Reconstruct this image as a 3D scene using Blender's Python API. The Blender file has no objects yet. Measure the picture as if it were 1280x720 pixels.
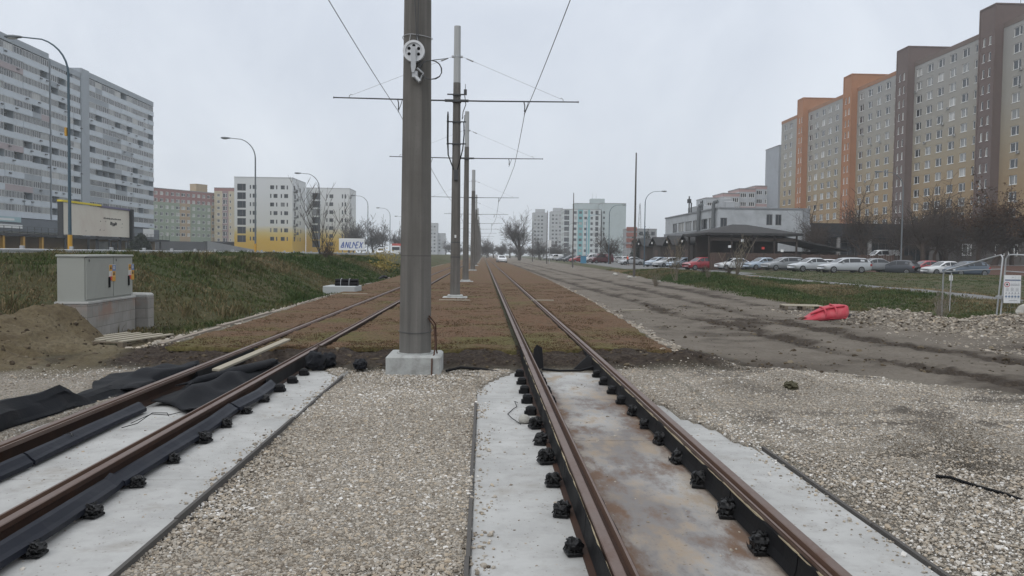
import bpy, math, random
import numpy as np
from mathutils import Vector, Matrix, Quaternion
from mathutils import noise as mnoise
R = math.radians
rng = np.random.default_rng(7)
random.seed(11)
scene = bpy.context.scene
COL = scene.collection

# ------------------------------------------------------------------ helpers
def link(o):
    COL.objects.link(o)
    return o

def tag(o, label=None, cat=None, group=None, kind=None):
    if label: o['label'] = label
    if cat: o['category'] = cat
    if group: o['group'] = group
    if kind: o['kind'] = kind
    return o

def thing(name, label, cat, loc=(0, 0, 0), rz=0.0, group=None):
    o = bpy.data.objects.new(name, None)
    o.empty_display_size = 0.2
    link(o)
    o.location = loc
    o.rotation_euler = (0, 0, rz)
    return tag(o, label, cat, group)

class MB:
    """collects geometry, then links it as one mesh object"""
    def __init__(self):
        self.v = []; self.f = []; self.m = []; self.s = []
    def add(self, vs, fs, mi=0, smooth=False):
        b = len(self.v)
        self.v.extend([tuple(p) for p in vs])
        for f in fs:
            self.f.append(tuple(i + b for i in f)); self.m.append(mi); self.s.append(smooth)
        return self
    def quad(self, a, b, c, d, mi=0):
        return self.add([a, b, c, d], [(0, 1, 2, 3)], mi)
    def box(self, x0, x1, y0, y1, z0, z1, mi=0, M=None):
        vs = [(x0, y0, z0), (x1, y0, z0), (x1, y1, z0), (x0, y1, z0), (x0, y0, z1), (x1, y0, z1), (x1, y1, z1), (x0, y1, z1)]
        if M is not None: vs = [M @ Vector(p) for p in vs]
        return self.add(vs, [(0, 3, 2, 1), (4, 5, 6, 7), (0, 1, 5, 4), (1, 2, 6, 5), (2, 3, 7, 6), (3, 0, 4, 7)], mi)
    def bbox(self, x0, x1, y0, y1, z0, z1, b=0.01, mi=0, M=None):
        """box with chamfered vertical and top edges"""
        r0 = [(x0 + b, y0), (x1 - b, y0), (x1, y0 + b), (x1, y1 - b), (x1 - b, y1), (x0 + b, y1), (x0, y1 - b), (x0, y0 + b)]
        cx, cy = (x0 + x1) / 2, (y0 + y1) / 2
        def sh(p):
            return (p[0] - b * (1 if p[0] > cx else -1), p[1] - b * (1 if p[1] > cy else -1))
        vs = [(p[0], p[1], z0) for p in r0] + [(p[0], p[1], z1 - b) for p in r0] + [(*sh(p), z1) for p in r0]
        if M is not None: vs = [M @ Vector(p) for p in vs]
        fs = [tuple(range(7, -1, -1)), tuple(range(16, 24))]
        for k in range(2):
            for i in range(8):
                j = (i + 1) % 8
                fs.append((k * 8 + i, k * 8 + j, k * 8 + 8 + j, k * 8 + 8 + i))
        return self.add(vs, fs, mi)
    def tube(self, pts, r, n=6, mi=0, cap=True, smooth=True):
        pts = [Vector(p) for p in pts]
        m = len(pts)
        rs = list(r) if hasattr(r, '__len__') else [r] * m
        up = None
        vs = []
        for i, p in enumerate(pts):
            t = (pts[min(i + 1, m - 1)] - pts[max(i - 1, 0)])
            if t.length < 1e-9: t = Vector((0, 0, 1))
            t.normalize()
            if up is None:
                up = t.cross(Vector((0, 0, 1)))
                if up.length < 1e-3: up = t.cross(Vector((1, 0, 0)))
                up.normalize()
            else:
                up = up - t * up.dot(t)
                if up.length < 1e-4: up = t.cross(Vector((1, 0.3, 0)))
                up.normalize()
            w = t.cross(up)
            for k in range(n):
                a = 2 * math.pi * k / n
                vs.append(p + (up * math.cos(a) + w * math.sin(a)) * rs[i])
        fs = []
        for i in range(m - 1):
            for k in range(n):
                k2 = (k + 1) % n
                fs.append((i * n + k, i * n + k2, (i + 1) * n + k2, (i + 1) * n + k))
        self.add(vs, fs, mi, smooth)
        if cap:
            self.add(vs[:n], [tuple(range(n - 1, -1, -1))], mi)
            self.add(vs[-n:], [tuple(range(n))], mi)
        return self
    def prism(self, poly, axis, a0, a1, mi=0, M=None):
        """extrude a 2d polygon along axis 'x','y' or 'z'"""
        def P(p, a):
            q = {'x': (a, p[0], p[1]), 'y': (p[0], a, p[1]), 'z': (p[0], p[1], a)}[axis]
            return M @ Vector(q) if M is not None else q
        n = len(poly)
        vs = [P(p, a0) for p in poly] + [P(p, a1) for p in poly]
        fs = [tuple(range(n)), tuple(range(2 * n - 1, n - 1, -1))]
        for i in range(n):
            j = (i + 1) % n
            fs.append((i, i + n, j + n, j))
        return self.add(vs, fs, mi)
    def disc(self, c, nrm, r, n=16, mi=0):
        c = Vector(c); nrm = Vector(nrm).normalized()
        u = nrm.cross(Vector((0, 0, 1)))
        if u.length < 1e-3: u = Vector((1, 0, 0))
        u.normalize(); w = nrm.cross(u)
        return self.add([c + (u * math.cos(2 * math.pi * k / n) + w * math.sin(2 * math.pi * k / n)) * r for k in range(n)], [tuple(range(n))], mi)
    def ring(self, c, nrm, r0, r1, n=20, mi=0):
        c = Vector(c); nrm = Vector(nrm).normalized()
        u = nrm.cross(Vector((0, 0, 1)))
        if u.length < 1e-3: u = Vector((1, 0, 0))
        u.normalize(); w = nrm.cross(u)
        vs = []
        for k in range(n):
            d = u * math.cos(2 * math.pi * k / n) + w * math.sin(2 * math.pi * k / n)
            vs += [c + d * r0, c + d * r1]
        return self.add(vs, [(2 * k, 2 * k + 1, (2 * k + 3) % (2 * n), (2 * k + 2) % (2 * n)) for k in range(n)], mi)
    def blob(self, c, sx, sy, sz, sub=2, amp=0.15, freq=2.0, seed=0, mi=0, smooth=True, zmin=None):
        vs, fs = ICO[sub]
        out = []
        for v in vs:
            n = 1 + amp * mnoise.fractal(Vector(v) * freq + Vector((seed * 7.1, seed * 3.3, seed)), 1.0, 2.0, 3)
            z = c[2] + v[2] * sz * n
            if zmin is not None: z = max(z, zmin)
            out.append((c[0] + v[0] * sx * n, c[1] + v[1] * sy * n, z))
        return self.add(out, fs, mi, smooth)
    def mesh(self, name, mats):
        me = bpy.data.meshes.new(name)
        me.from_pydata(self.v, [], self.f)
        for m in (mats if isinstance(mats, (list, tuple)) else [mats]): me.materials.append(m)
        me.polygons.foreach_set('material_index', self.m)
        me.polygons.foreach_set('use_smooth', self.s)
        me.validate(); me.update()
        return me
    def build(self, name, mats, parent=None):
        o = link(bpy.data.objects.new(name, self.mesh(name, mats)))
        if parent is not None: o.parent = parent
        return o

def ico(sub):
    import bmesh
    bm = bmesh.new()
    bmesh.ops.create_icosphere(bm, subdivisions=sub, radius=1)
    vs = [tuple(v.co) for v in bm.verts]; fs = [tuple(v.index for v in f.verts) for f in bm.faces]
    bm.free()
    return vs, fs
ICO = {k: ico(k) for k in (1, 2, 3)}

def np_mesh(name, verts, faces, mats, smooth=False, attrs=None, mat_idx=None):
    """faces: (n,k) int array"""
    me = bpy.data.meshes.new(name)
    verts = np.asarray(verts, np.float32); faces = np.asarray(faces, np.int32)
    n, k = faces.shape
    me.vertices.add(len(verts)); me.vertices.foreach_set('co', verts.ravel())
    me.loops.add(n * k); me.loops.foreach_set('vertex_index', faces.ravel())
    me.polygons.add(n)
    me.polygons.foreach_set('loop_start', np.arange(0, n * k, k, dtype=np.int32))
    me.polygons.foreach_set('loop_total', np.full(n, k, np.int32))
    for m in (mats if isinstance(mats, (list, tuple)) else [mats]): me.materials.append(m)
    if mat_idx is not None: me.polygons.foreach_set('material_index', np.asarray(mat_idx, np.int32))
    me.polygons.foreach_set('use_smooth', np.full(n, smooth, bool))
    for an, av in (attrs or {}).items():
        av = np.asarray(av, np.float32)
        if av.ndim == 1:
            a = me.attributes.new(an, 'FLOAT', 'POINT'); a.data.foreach_set('value', av)
        else:
            a = me.attributes.new(an, 'FLOAT_VECTOR', 'POINT'); a.data.foreach_set('vector', av.ravel())
    me.update(calc_edges=True)
    return me

def np_obj(name, *a, parent=None, **k):
    o = link(bpy.data.objects.new(name, np_mesh(name, *a, **k)))
    if parent is not None: o.parent = parent
    return o

# value noise
_P = np.random.default_rng(3).random((256, 256))
def vnoise(x, y):
    xi = np.floor(x).astype(int); yi = np.floor(y).astype(int)
    fx = x - xi; fy = y - yi
    fx = fx * fx * (3 - 2 * fx); fy = fy * fy * (3 - 2 * fy)
    a = _P[xi & 255, yi & 255]; b = _P[(xi + 1) & 255, yi & 255]; c = _P[xi & 255, (yi + 1) & 255]; d = _P[(xi + 1) & 255, (yi + 1) & 255]
    return (a * (1 - fx) + b * fx) * (1 - fy) + (c * (1 - fx) + d * fx) * fy
def fbm(x, y, o=4):
    s = 0.0; a = 0.5
    for i in range(o):
        s = s + a * (vnoise(x + 17.3 * i, y + 9.1 * i) - 0.5) * 2
        x = x * 2.03; y = y * 2.03; a *= 0.5
    return s
def sst(a, b, x):
    t = np.clip((x - a) / (b - a), 0, 1)
    return t * t * (3 - 2 * t)

# ------------------------------------------------------------------ materials
def new_mat(name):
    m = bpy.data.materials.new(name); m.use_nodes = True
    nt = m.node_tree
    return m, nt, nt.nodes['Principled BSDF']
def N(nt, t, **k):
    n = nt.nodes.new(t)
    for a, b in k.items():
        if a in n.inputs: n.inputs[a].default_value = b
        else: setattr(n, a, b)
    return n
def L(nt, a, b): nt.links.new(a, b)
def rgb(c): return (c[0], c[1], c[2], 1)
def ramp(nt, fac, stops):
    r = nt.nodes.new('ShaderNodeValToRGB')
    e = r.color_ramp.elements
    e[0].position, e[0].color = stops[0][0], rgb(stops[0][1])
    e[1].position, e[1].color = stops[-1][0], rgb(stops[-1][1])
    for p, c in stops[1:-1]:
        q = e.new(p); q.color = rgb(c)
    L(nt, fac, r.inputs[0])
    return r.outputs[0]
def mixc(nt, fac, a, b, mode='MIX'):
    n = nt.nodes.new('ShaderNodeMix'); n.data_type = 'RGBA'; n.blend_type = mode
    for s, v in ((n.inputs[0], fac), (n.inputs[6], a), (n.inputs[7], b)):
        if hasattr(v, 'is_linked'): L(nt, v, s)
        elif isinstance(v, (int, float)): s.default_value = v
        else: s.default_value = rgb(v)
    return n.outputs[2]
def mth(nt, op, a, b=0.0, c=None, clamp=False):
    n = nt.nodes.new('ShaderNodeMath'); n.operation = op; n.use_clamp = clamp
    for s, v in zip(n.inputs, (a, b, c)):
        if v is None: continue
        if hasattr(v, 'is_linked'): L(nt, v, s)
        else: s.default_value = v
    return n.outputs[0]
def noise(nt, vec, scale, detail=4, rough=0.6, dist=0.0):
    n = N(nt, 'ShaderNodeTexNoise', Scale=scale, Detail=detail, Roughness=rough, Distortion=dist)
    L(nt, vec, n.inputs['Vector'])
    return n
def coord(nt): return nt.nodes.new('ShaderNodeTexCoord').outputs['Object']
def bump(nt, b, h, strength=0.3, dist=0.01, prev=None):
    n = N(nt, 'ShaderNodeBump', Strength=strength, Distance=dist)
    L(nt, h, n.inputs['Height'])
    if prev is not None: L(nt, prev, n.inputs['Normal'])
    L(nt, n.outputs[0], b.inputs['Normal'])
    return n.outputs[0]

_cache = {}
def pmat(name, col, rough=0.75, var=0.25, scale=3.0, fine=40.0, bmp=0.25, bdist=0.01, metal=0.0, stain=None, stain_scale=1.2, stain_amt=0.5, spec=0.4, coat=0.0):
    """generic worn surface: two scales of colour noise, optional stain colour, bump"""
    if name in _cache: return _cache[name]
    m, nt, b = new_mat(name)
    co = coord(nt)
    n1 = noise(nt, co, scale, 5, 0.65)
    n2 = noise(nt, co, fine, 3, 0.6)
    c = mixc(nt, n1.outputs['Fac'], [x * (1 - var) for x in col], [min(1, x * (1 + var)) for x in col])
    c = mixc(nt, 0.35, c, mixc(nt, n2.outputs['Fac'], [x * (1 - var * 1.6) for x in col], [min(1, x * (1 + var * 1.6)) for x in col]))
    if stain is not None:
        n3 = noise(nt, co, stain_scale, 6, 0.7, 0.6)
        f = mth(nt, 'MULTIPLY', mth(nt, 'MULTIPLY_ADD', n3.outputs['Fac'], 5.0, -2.4, clamp=True), stain_amt)
        c = mixc(nt, f, c, stain)
    L(nt, c, b.inputs['Base Color'])
    rr = mth(nt, 'MULTIPLY_ADD', n1.outputs['Fac'], 0.25, rough - 0.125, clamp=True)
    L(nt, rr, b.inputs['Roughness'])
    b.inputs['Metallic'].default_value = metal
    b.inputs['Specular IOR Level'].default_value = spec
    if coat: b.inputs['Coat Weight'].default_value = coat; b.inputs['Coat Roughness'].default_value = 0.08
    if bmp:
        h = mth(nt, 'MULTIPLY_ADD', n2.outputs['Fac'], 0.6, n1.outputs['Fac'])
        bump(nt, b, h, bmp, bdist)
    _cache[name] = m
    return m

M_conc = pmat('concrete', (0.36, 0.36, 0.345), 0.9, 0.18, 1.5, 30, 0.3, 0.01, stain=(0.2, 0.19, 0.17), stain_amt=0.6)
M_foot = pmat('footing_concrete', (0.36, 0.37, 0.36), 0.9, 0.15, 3, 40, 0.3, 0.008, stain=(0.17, 0.165, 0.15), stain_scale=2.5, stain_amt=0.7)
def pole_mat():
    m, nt, b = new_mat('weathered_concrete_pole')
    co = coord(nt)
    mp = N(nt, 'ShaderNodeMapping'); mp.inputs['Scale'].default_value = (9, 9, .45); L(nt, co, mp.inputs[0])
    n1 = noise(nt, mp.outputs[0], 1.0, 6, .65); n2 = noise(nt, co, 1.3, 5, .6); n3 = noise(nt, co, 70, 3, .6)
    c = ramp(nt, n1.outputs['Fac'], [(.3, (.092, .088, .082)), (.5, (.128, .121, .112)), (.7, (.165, .156, .145))])
    c = mixc(nt, mth(nt, 'MULTIPLY_ADD', n2.outputs['Fac'], 3.0, -1.3, clamp=True), c, (.10, .094, .085))
    v = N(nt, 'ShaderNodeTexVoronoi', Scale=22.0); L(nt, co, v.inputs['Vector'])
    c = mixc(nt, mth(nt, 'MULTIPLY', mth(nt, 'LESS_THAN', v.outputs['Distance'], .1), .55), c, (.05, .048, .045))
    s = nt.nodes.new('ShaderNodeSeparateXYZ'); L(nt, co, s.inputs[0])
    # the lowest metre is paler with splashed grout, with a mould seam above
    c = mixc(nt, mth(nt, 'MULTIPLY', mth(nt, 'MULTIPLY_ADD', s.outputs[2], -1.6, 1.2, clamp=True), .35), c, (.17, .17, .16))
    seam = mth(nt, 'LESS_THAN', mth(nt, 'ABSOLUTE', mth(nt, 'SUBTRACT', s.outputs[2], 1.62)), .008)
    c = mixc(nt, mth(nt, 'MULTIPLY', seam, .5), c, (.06, .057, .053))
    L(nt, c, b.inputs['Base Color']); b.inputs['Roughness'].default_value = .9; b.inputs['Specular IOR Level'].default_value = .2
    bump(nt, b, mth(nt, 'MULTIPLY_ADD', n3.outputs['Fac'], .4, n1.outputs['Fac']), .3, .006)
    return m
M_pole = pole_mat()
M_poletop = pmat('pale_concrete_pole_top', (0.36, 0.37, 0.37), 0.85, 0.1, 1.5, 60, 0.15, 0.005)
M_galv = pmat('galvanised_steel', (0.38, 0.39, 0.4), 0.5, 0.15, 6, 60, 0.1, 0.002, metal=0.5)
M_darkmetal = pmat('dark_painted_metal', (0.05, 0.053, 0.056), 0.55, 0.2, 6, 60, 0.1, 0.002)
M_black = pmat('black_rubber', (0.008, 0.008, 0.009), 0.62, 0.3, 5, 60, 0.35, 0.005, stain=(0.016, 0.0155, 0.015), stain_amt=0.4, spec=.12)
M_bag = pmat('black_wrapping', (0.005, 0.005, 0.0055), 0.4, 0.3, 8, 50, 0.5, 0.006, spec=.25)
M_strip = pmat('blue_black_rubber', (0.010, 0.012, 0.019), 0.5, 0.25, 4, 60, 0.15, 0.004, stain=(0.018, 0.018, 0.022), stain_amt=0.4, spec=.15)
M_membrane = pmat('black_membrane', (0.0085, 0.0095, 0.012), 0.7, 0.3, 4, 40, 0.5, 0.01, stain=(0.028, 0.027, 0.026), stain_scale=1.5, stain_amt=0.4, spec=.12)
M_web = pmat('rusty_rail_web', (0.036, 0.019, 0.013), 0.75, 0.35, 4, 70, 0.3, 0.003, stain=(0.07, 0.032, 0.017), stain_scale=2.5, stain_amt=0.5, spec=.2)
M_head = pmat('worn_rail_head', (0.125, 0.086, 0.07), 0.5, 0.35, 5, 60, 0.2, 0.002, metal=0.25, stain=(0.085, 0.042, 0.026), stain_scale=3.0, stain_amt=0.85)
M_wood = pmat('grey_wood', (0.3, 0.27, 0.21), 0.85, 0.25, 5, 60, 0.3, 0.004)
M_wire = pmat('wire', (0.06, 0.062, 0.066), 0.5, 0.1, 5, 30, 0)
M_white = pmat('white_paint', (0.62, 0.63, 0.63), 0.6, 0.06, 3, 40, 0.05, 0.003)
M_yellow = pmat('yellow_paint', (0.46, 0.25, 0.03), 0.6, 0.12, 4, 40, 0.1, 0.003)
M_lampblue = pmat('blue_grey_lamp_paint', (0.05, 0.085, 0.11), 0.55, 0.15, 3, 40, 0.05, 0.003)
M_lampgrey = pmat('grey_lamp_paint', (0.13, 0.145, 0.155), 0.55, 0.15, 3, 40, 0.05, 0.003)
M_lens = pmat('lamp_lens', (0.42, 0.42, 0.4), 0.3, 0.1, 5, 30, 0)
M_redplastic = pmat('red_plastic', (0.40, 0.028, 0.048), 0.55, 0.2, 3, 40, 0.15, 0.004, stain=(0.42, 0.13, 0.13), stain_scale=2.6, stain_amt=0.6)
M_stone = pmat('pale_rock', (0.34, 0.33, 0.3), 0.9, 0.25, 8, 60, 0.5, 0.006)
M_rusty = pmat('rust', (0.07, 0.035, 0.022), 0.85, 0.3, 5, 50, 0.2, 0.003)

def glass_mat(name, col, rough=0.08):
    m, nt, b = new_mat(name)
    co = coord(nt)
    n = noise(nt, co, 0.9, 2)
    L(nt, mixc(nt, n.outputs['Fac'], [x * 0.7 for x in col], [x * 1.3 for x in col]), b.inputs['Base Color'])
    b.inputs['Roughness'].default_value = rough
    b.inputs['Specular IOR Level'].default_value = 0.6
    return m
M_glass = glass_mat('window_glass_dark', (0.022, 0.027, 0.033))
M_glass2 = glass_mat('window_glass_curtained', (0.2, 0.205, 0.2), 0.2)
M_glass3 = glass_mat('window_glass_blind', (0.36, 0.36, 0.345), 0.3)
M_carglass = glass_mat('car_glass', (0.02, 0.023, 0.027), 0.05)

def simple(name, col, rough=0.6, metal=0.0, coat=0.0, spec=0.4):
    if name in _cache: return _cache[name]
    m, nt, b = new_mat(name)
    co = coord(nt)
    n = noise(nt, co, 6.0, 3)
    L(nt, mixc(nt, n.outputs['Fac'], [x * 0.9 for x in col], [min(1, x * 1.1) for x in col]), b.inputs['Base Color'])
    b.inputs['Roughness'].default_value = rough; b.inputs['Metallic'].default_value = metal
    b.inputs['Specular IOR Level'].default_value = spec
    if coat: b.inputs['Coat Weight'].default_value = coat; b.inputs['Coat Roughness'].default_value = 0.06
    _cache[name] = m
    return m

# ------------------------------------------------------------------ camera, sky, light
cam = bpy.data.cameras.new('camera')
camo = link(bpy.data.objects.new('camera', cam))
CAMH = 1.65
def set_camera():
    yaw, pitch, roll = R(2.0483), R(2.3331), R(0.7)
    F = Vector((math.sin(yaw) * math.cos(pitch), math.cos(yaw) * math.cos(pitch), -math.sin(pitch)))
    X = Vector((math.cos(yaw), -math.sin(yaw), 0)); U = X.cross(F)
    c, s = math.cos(roll), math.sin(roll)
    X2 = X * c + U * s; U2 = U * c - X * s
    camo.matrix_world = Matrix(((X2.x, U2.x, -F.x, 0), (X2.y, U2.y, -F.y, 0), (X2.z, U2.z, -F.z, CAMH), (0, 0, 0, 1)))
    cam.sensor_width = 36; cam.lens = 1020 * 36 / 1280
    cam.clip_start = 0.05; cam.clip_end = 6000
set_camera()
scene.camera = camo

SUN_EL, SUN_AZ = R(42), R(215)
w = bpy.data.worlds.new('World'); scene.world = w; w.use_nodes = True
nt = w.node_tree; nt.nodes.clear()
out = nt.nodes.new('ShaderNodeOutputWorld'); bg = nt.nodes.new('ShaderNodeBackground')
sky = nt.nodes.new('ShaderNodeTexSky'); sky.sky_type = 'NISHITA'; sky.sun_disc = False
sky.sun_elevation = SUN_EL; sky.sun_rotation = SUN_AZ; sky.air_density = 1.0; sky.dust_density = 3.0
hs = N(nt, 'ShaderNodeHueSaturation', Saturation=0.35); L(nt, sky.outputs[0], hs.inputs['Color'])
tc = nt.nodes.new('ShaderNodeTexCoord')
sep = nt.nodes.new('ShaderNodeSeparateXYZ'); L(nt, tc.outputs['Generated'], sep.inputs[0])
el = mth(nt, 'MAXIMUM', sep.outputs[2], 0.0)
cl = noise(nt, tc.outputs['Generated'], 3.2, 7, 0.6, 0.5)
# overcast deck: even near the horizon, about twice as bright overhead
base = ramp(nt, el, [(0.0, (6.5, 6.95, 7.5)), (0.06, (6.7, 7.2, 7.9)), (0.30, (6.75, 7.3, 8.2)), (0.55, (9.6, 10.05, 10.7)), (1.0, (14.2, 14.6, 15.2))])
base = mixc(nt, 1.0, base, ramp(nt, cl.outputs['Fac'], [(0.3, (0.90, 0.91, 0.93)), (0.7, (1.14, 1.13, 1.11))]), 'MULTIPLY')
L(nt, mixc(nt, 0.88, hs.outputs[0], base), bg.inputs['Color'])
bg.inputs['Strength'].default_value = 0.109
L(nt, bg.outputs[0], out.inputs[0])

sl = bpy.data.lights.new('sun', 'SUN'); sl.energy = 0.8; sl.angle = R(40); sl.color = (1.0, 0.97, 0.93)
so = link(bpy.data.objects.new('sun', sl))
d = Vector((math.sin(SUN_AZ) * math.cos(SUN_EL), math.cos(SUN_AZ) * math.cos(SUN_EL), math.sin(SUN_EL)))
so.rotation_euler = (-d).to_track_quat('-Z', 'Y').to_euler(); so.location = (0, -20, 60)

scene.view_settings.view_transform = 'Standard'; scene.view_settings.look = 'None'
scene.view_settings.exposure = 0.0; scene.view_settings.gamma = 1.0; scene.view_settings.use_curve_mapping = False
scene.cycles.use_denoising = True
scene.cycles.max_bounces = 6; scene.cycles.diffuse_bounces = 3; scene.cycles.glossy_bounces = 3; scene.cycles.volume_bounces = 1
scene.cycles.transparent_max_bounces = 8
HAZE = 0.00045
# ------------------------------------------------------------------ terrain
def seg_dist(x, y, a, b):
    ax, ay = a; bx, by = b
    dx, dy = bx - ax, by - ay
    t = np.clip(((x - ax) * dx + (y - ay) * dy) / (dx * dx + dy * dy), 0, 1)
    return np.hypot(x - ax - t * dx, y - ay - t * dy), t
def poly_dist(x, y, pts):
    d = np.full(np.shape(x), 1e9)
    for a, b in zip(pts[:-1], pts[1:]):
        d = np.minimum(d, seg_dist(x, y, a, b)[0])
    return d
RUT_A = [(4.9, 190), (5.1, 60), (5.28, 41.5), (5.64, 29.5), (5.45, 22.8), (5.75, 21.5), (6.05, 19.3), (6.2, 15.75), (6.35, 14.0), (6.75, 12.5), (7.1, 10.2), (7.6, 7.0), (8.2, 0)]
RUT_B = [(8.2, 190), (8.1, 80), (8.04, 52.2), (7.84, 34), (7.8, 24.8), (7.78, 19.7), (7.98, 16.3), (8.3, 14.3), (8.7, 12.7), (9.5, 9.0), (10.5, 4)]
RUT_C = [(10.3, 60), (10.05, 38), (9.4, 26.5), (9.26, 20.3), (9.95, 18.6), (10.9, 16.2), (12.2, 13.5)]
RUT_D = [(6.9, 190), (6.6, 60), (6.6, 30), (6.9, 20)]
def mat_left(y): return np.interp(y, [12.9, 20, 35, 54, 300], [-4.95, -5.05, -5.45, -5.6, -5.7])
def mat_right(y): return np.interp(y, [12.7, 27, 49, 93, 300], [3.0, 3.6, 4.0, 4.3, 4.4])
def road_right(y): return np.interp(y, [0, 10, 14, 16.6, 21.6, 38, 92, 190, 400], [19, 15.0, 13.2, 12.0, 10.9, 11.4, 14.2, 17.0, 20.0])
def bank_toe(y): return np.interp(y, [0, 12, 14, 17.5, 20, 34, 54, 300], [-10.5, -9.3, -8.4, -7.4, -5.65, -6.0, -6.15, -6.2])
def park_line(x): return np.where(x > 25, np.maximum(73.0 - 1.45 * (x - 48), 66), 103.0)
def gauss(x, y, cx, cy, r, ry=None): return np.exp(-((x - cx) / r) ** 2 - ((y - cy) / (ry or r)) ** 2)

def terrain(x, y):
    """height and surface weights at every point"""
    n_lo = fbm(x * 0.35, y * 0.35, 4); n_mid = fbm(x * 1.7 + 5, y * 1.7, 4); n_hi = fbm(x * 7, y * 7 + 3, 3)
    near = sst(70, 25, y) * sst(40, 25, np.abs(x))
    z = 0.02 * n_lo * near + 0.010 * n_mid * near + 0.004 * n_hi * near - 0.012
    W = {}
    toe = bank_toe(y)
    # left bank and the road on top of it
    t = np.clip((toe - x) / np.minimum(toe + 17.5, 3.9), 0, 1)
    bank = 1.30 * (0.7 * t + 0.3 * sst(0, 1, t)) + .12 * sst(toe - 3.8, -17.0, x) + 0.22 * n_lo * sst(0, .15, t) * sst(1, .8, t) + .15 * n_mid * sst(0, .1, t) * (.35 + .65 * sst(1, .9, t))
    bank = np.where(x < -17.5, 1.42 - 0.42 * sst(-17.9, -19.0, x), bank)
    z = np.where(x < toe, z * 0.5 + bank, z)
    W['grass'] = np.maximum(sst(0.0, 0.35, (toe - x) + 0.35 * n_mid - 0.05), sst(-5.5, -5.85, x + .1 * n_mid) * sst(15.2, 16.2, y))
    W['asphalt'] = sst(-19.05, -19.2, x) * sst(-33.0, -32.8, x)
    # dirt road on the right
    rr = road_right(y)
    jag = 0.45 * n_mid + 0.3 * n_lo
    gb = 3.6 + 0.25 * np.clip(12 - y, 0, 3) ** 1.4 + 0.16 * np.clip(9.0 - y, 0, 9) ** 1.3   # where the gravel field ends to the right
    gfield = np.maximum(sst(0.2, -0.25, x - gb - 0.5 * jag - 0.35), sst(0.25, -.25, y - np.interp(x, [3, 3.6, 4.7, 5.6, 6.2, 7.5], [12.2, 12.0, 11.9, 11.2, 10.2, 7.5]) - .5 * jag) * sst(9, 8, x))
    dirt = sst(-0.1, 0.25, x - np.where(y > 12.6, mat_right(y), 2.9)) * (1 - gfield * sst(12.6, 12.2, y))
    dirt = np.where(y < 12.4, np.where(x > 2.5, 1 - gfield, 0), dirt)
    verge = sst(-0.25, 0.35, x - rr - 0.5 * jag)
    rub = sst(30, 24, y)                                 # rubble rather than grass close to the fence
    fx = np.interp(y, [0, 17, 21, 26, 32], [15, 14.0, 13.2, 12.4, 11.0])
    verge = verge * np.maximum(1 - rub, sst(-0.2, 0.4, x - fx - 0.4 * jag))
    dirt = dirt * (1 - verge)
    W['grass'] = np.maximum(W['grass'], verge)
    W['dirt'] = dirt
    dA = poly_dist(x, y, RUT_A); dB = poly_dist(x, y, RUT_B); dC = poly_dist(x, y, RUT_C); dD = poly_dist(x, y, RUT_D)
    wv = 0.16 + 0.10 * n_lo
    brk = sst(-0.35, 0.15, n_lo + .4 * n_mid)
    rA = np.exp(-(dA / (0.26 + .12 * n_mid)) ** 2); rB = np.exp(-(dB / (0.3 + .14 * n_mid)) ** 2) * (.55 + .45 * brk); rC = np.exp(-(dC / .35) ** 2) * brk; rD = np.exp(-(dD / .3) ** 2) * brk * .5
    ruts = np.clip(rA * (.55 + .6 * sst(-.3, .3, n_mid + .5 * n_lo)) + rB + rC + rD, 0, 1) * dirt
    clod = (np.abs(fbm(x * 4.2, y * 4.2 + 8, 3)))
    W_R = np.exp(-((dA - .5) / .25) ** 2) + np.exp(-((dB - .55) / .3) ** 2)
    z = z - 0.055 * ruts + dirt * (0.018 * (np.exp(-((dA - .55) / .25) ** 2) + np.exp(-((dB - .6) / .25) ** 2)) + 0.01 * n_lo)
    z = z + np.clip(ruts + .2 * W_R, 0, 1) * 0.15 * clod * near + dirt * .03 * clod * near
    churn = gauss(x, y, 4.1, 12.3, 1.3, .9) * dirt
    z = z + churn * (0.05 * np.sin(x * 16 + 2 * n_mid) * .6 + .05 * n_mid)
    W['mud'] = np.clip(1.35 * ruts * (0.85 + .5 * n_mid) + .8 * churn + dirt * .65 * sst(.08, .5, n_lo * .7 + n_mid * .7), 0, 1)
    # gravel
    lg = sst(12.6, 11.6, y + 0.5 * n_mid) * sst(0.2, -0.2, x - 2.6)
    W['gravel'] = np.clip(np.where(x > 2.6, gfield * sst(13.2, 12.2, y), lg), 0, 1)
    g = W['gravel']
    z = z + g * (0.16 * gauss(x, y, 4.0, 10.5, .42, .5) + .10 * gauss(x, y, 3.15, 10.2, .35) + 0.05 * gauss(x, y, 4.9, 9.9, .9, .5)
                 - .24 * gauss(x, y, 4.27, 7.0, .22, .20) - .22 * gauss(x, y, 4.1, 6.42, .28, .2) - .12 * gauss(x, y, 3.72, 6.8, .24, .12) + .14 * gauss(x, y, 4.4, 7.42, .45, .2) + .10 * gauss(x, y, 3.7, 7.1, .35, .16) + .09 * gauss(x, y, 4.0, 6.72, .3, .1) + .05 * n_lo + .04 * n_mid * sst(2.7, 3.4, x))
    dig = np.clip(1.3 * gauss(x, y, 4.27, 6.95, .27, .20) + 1.3 * gauss(x, y, 4.1, 6.42, .33, .21) + 1.2 * gauss(x, y, 3.7, 6.8, .28, .10) + .75 * sst(.18, .45, n_mid + .6 * n_lo) * sst(2.7, 3.3, x) + .5 * sst(5.2, 6.6, x + n_mid) + .8 * gauss(x, y, 3.9, 8.6, 1.2, .12) * brk + .7 * gauss(x, y, 4.6, 8.0, 1.3, .10) * brk + .8 * gauss(x, y, 3.5, 11.2, .5, .25) + .7 * gauss(x, y, 2.85, 8.2, .2, .35), 0, 1)
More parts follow.
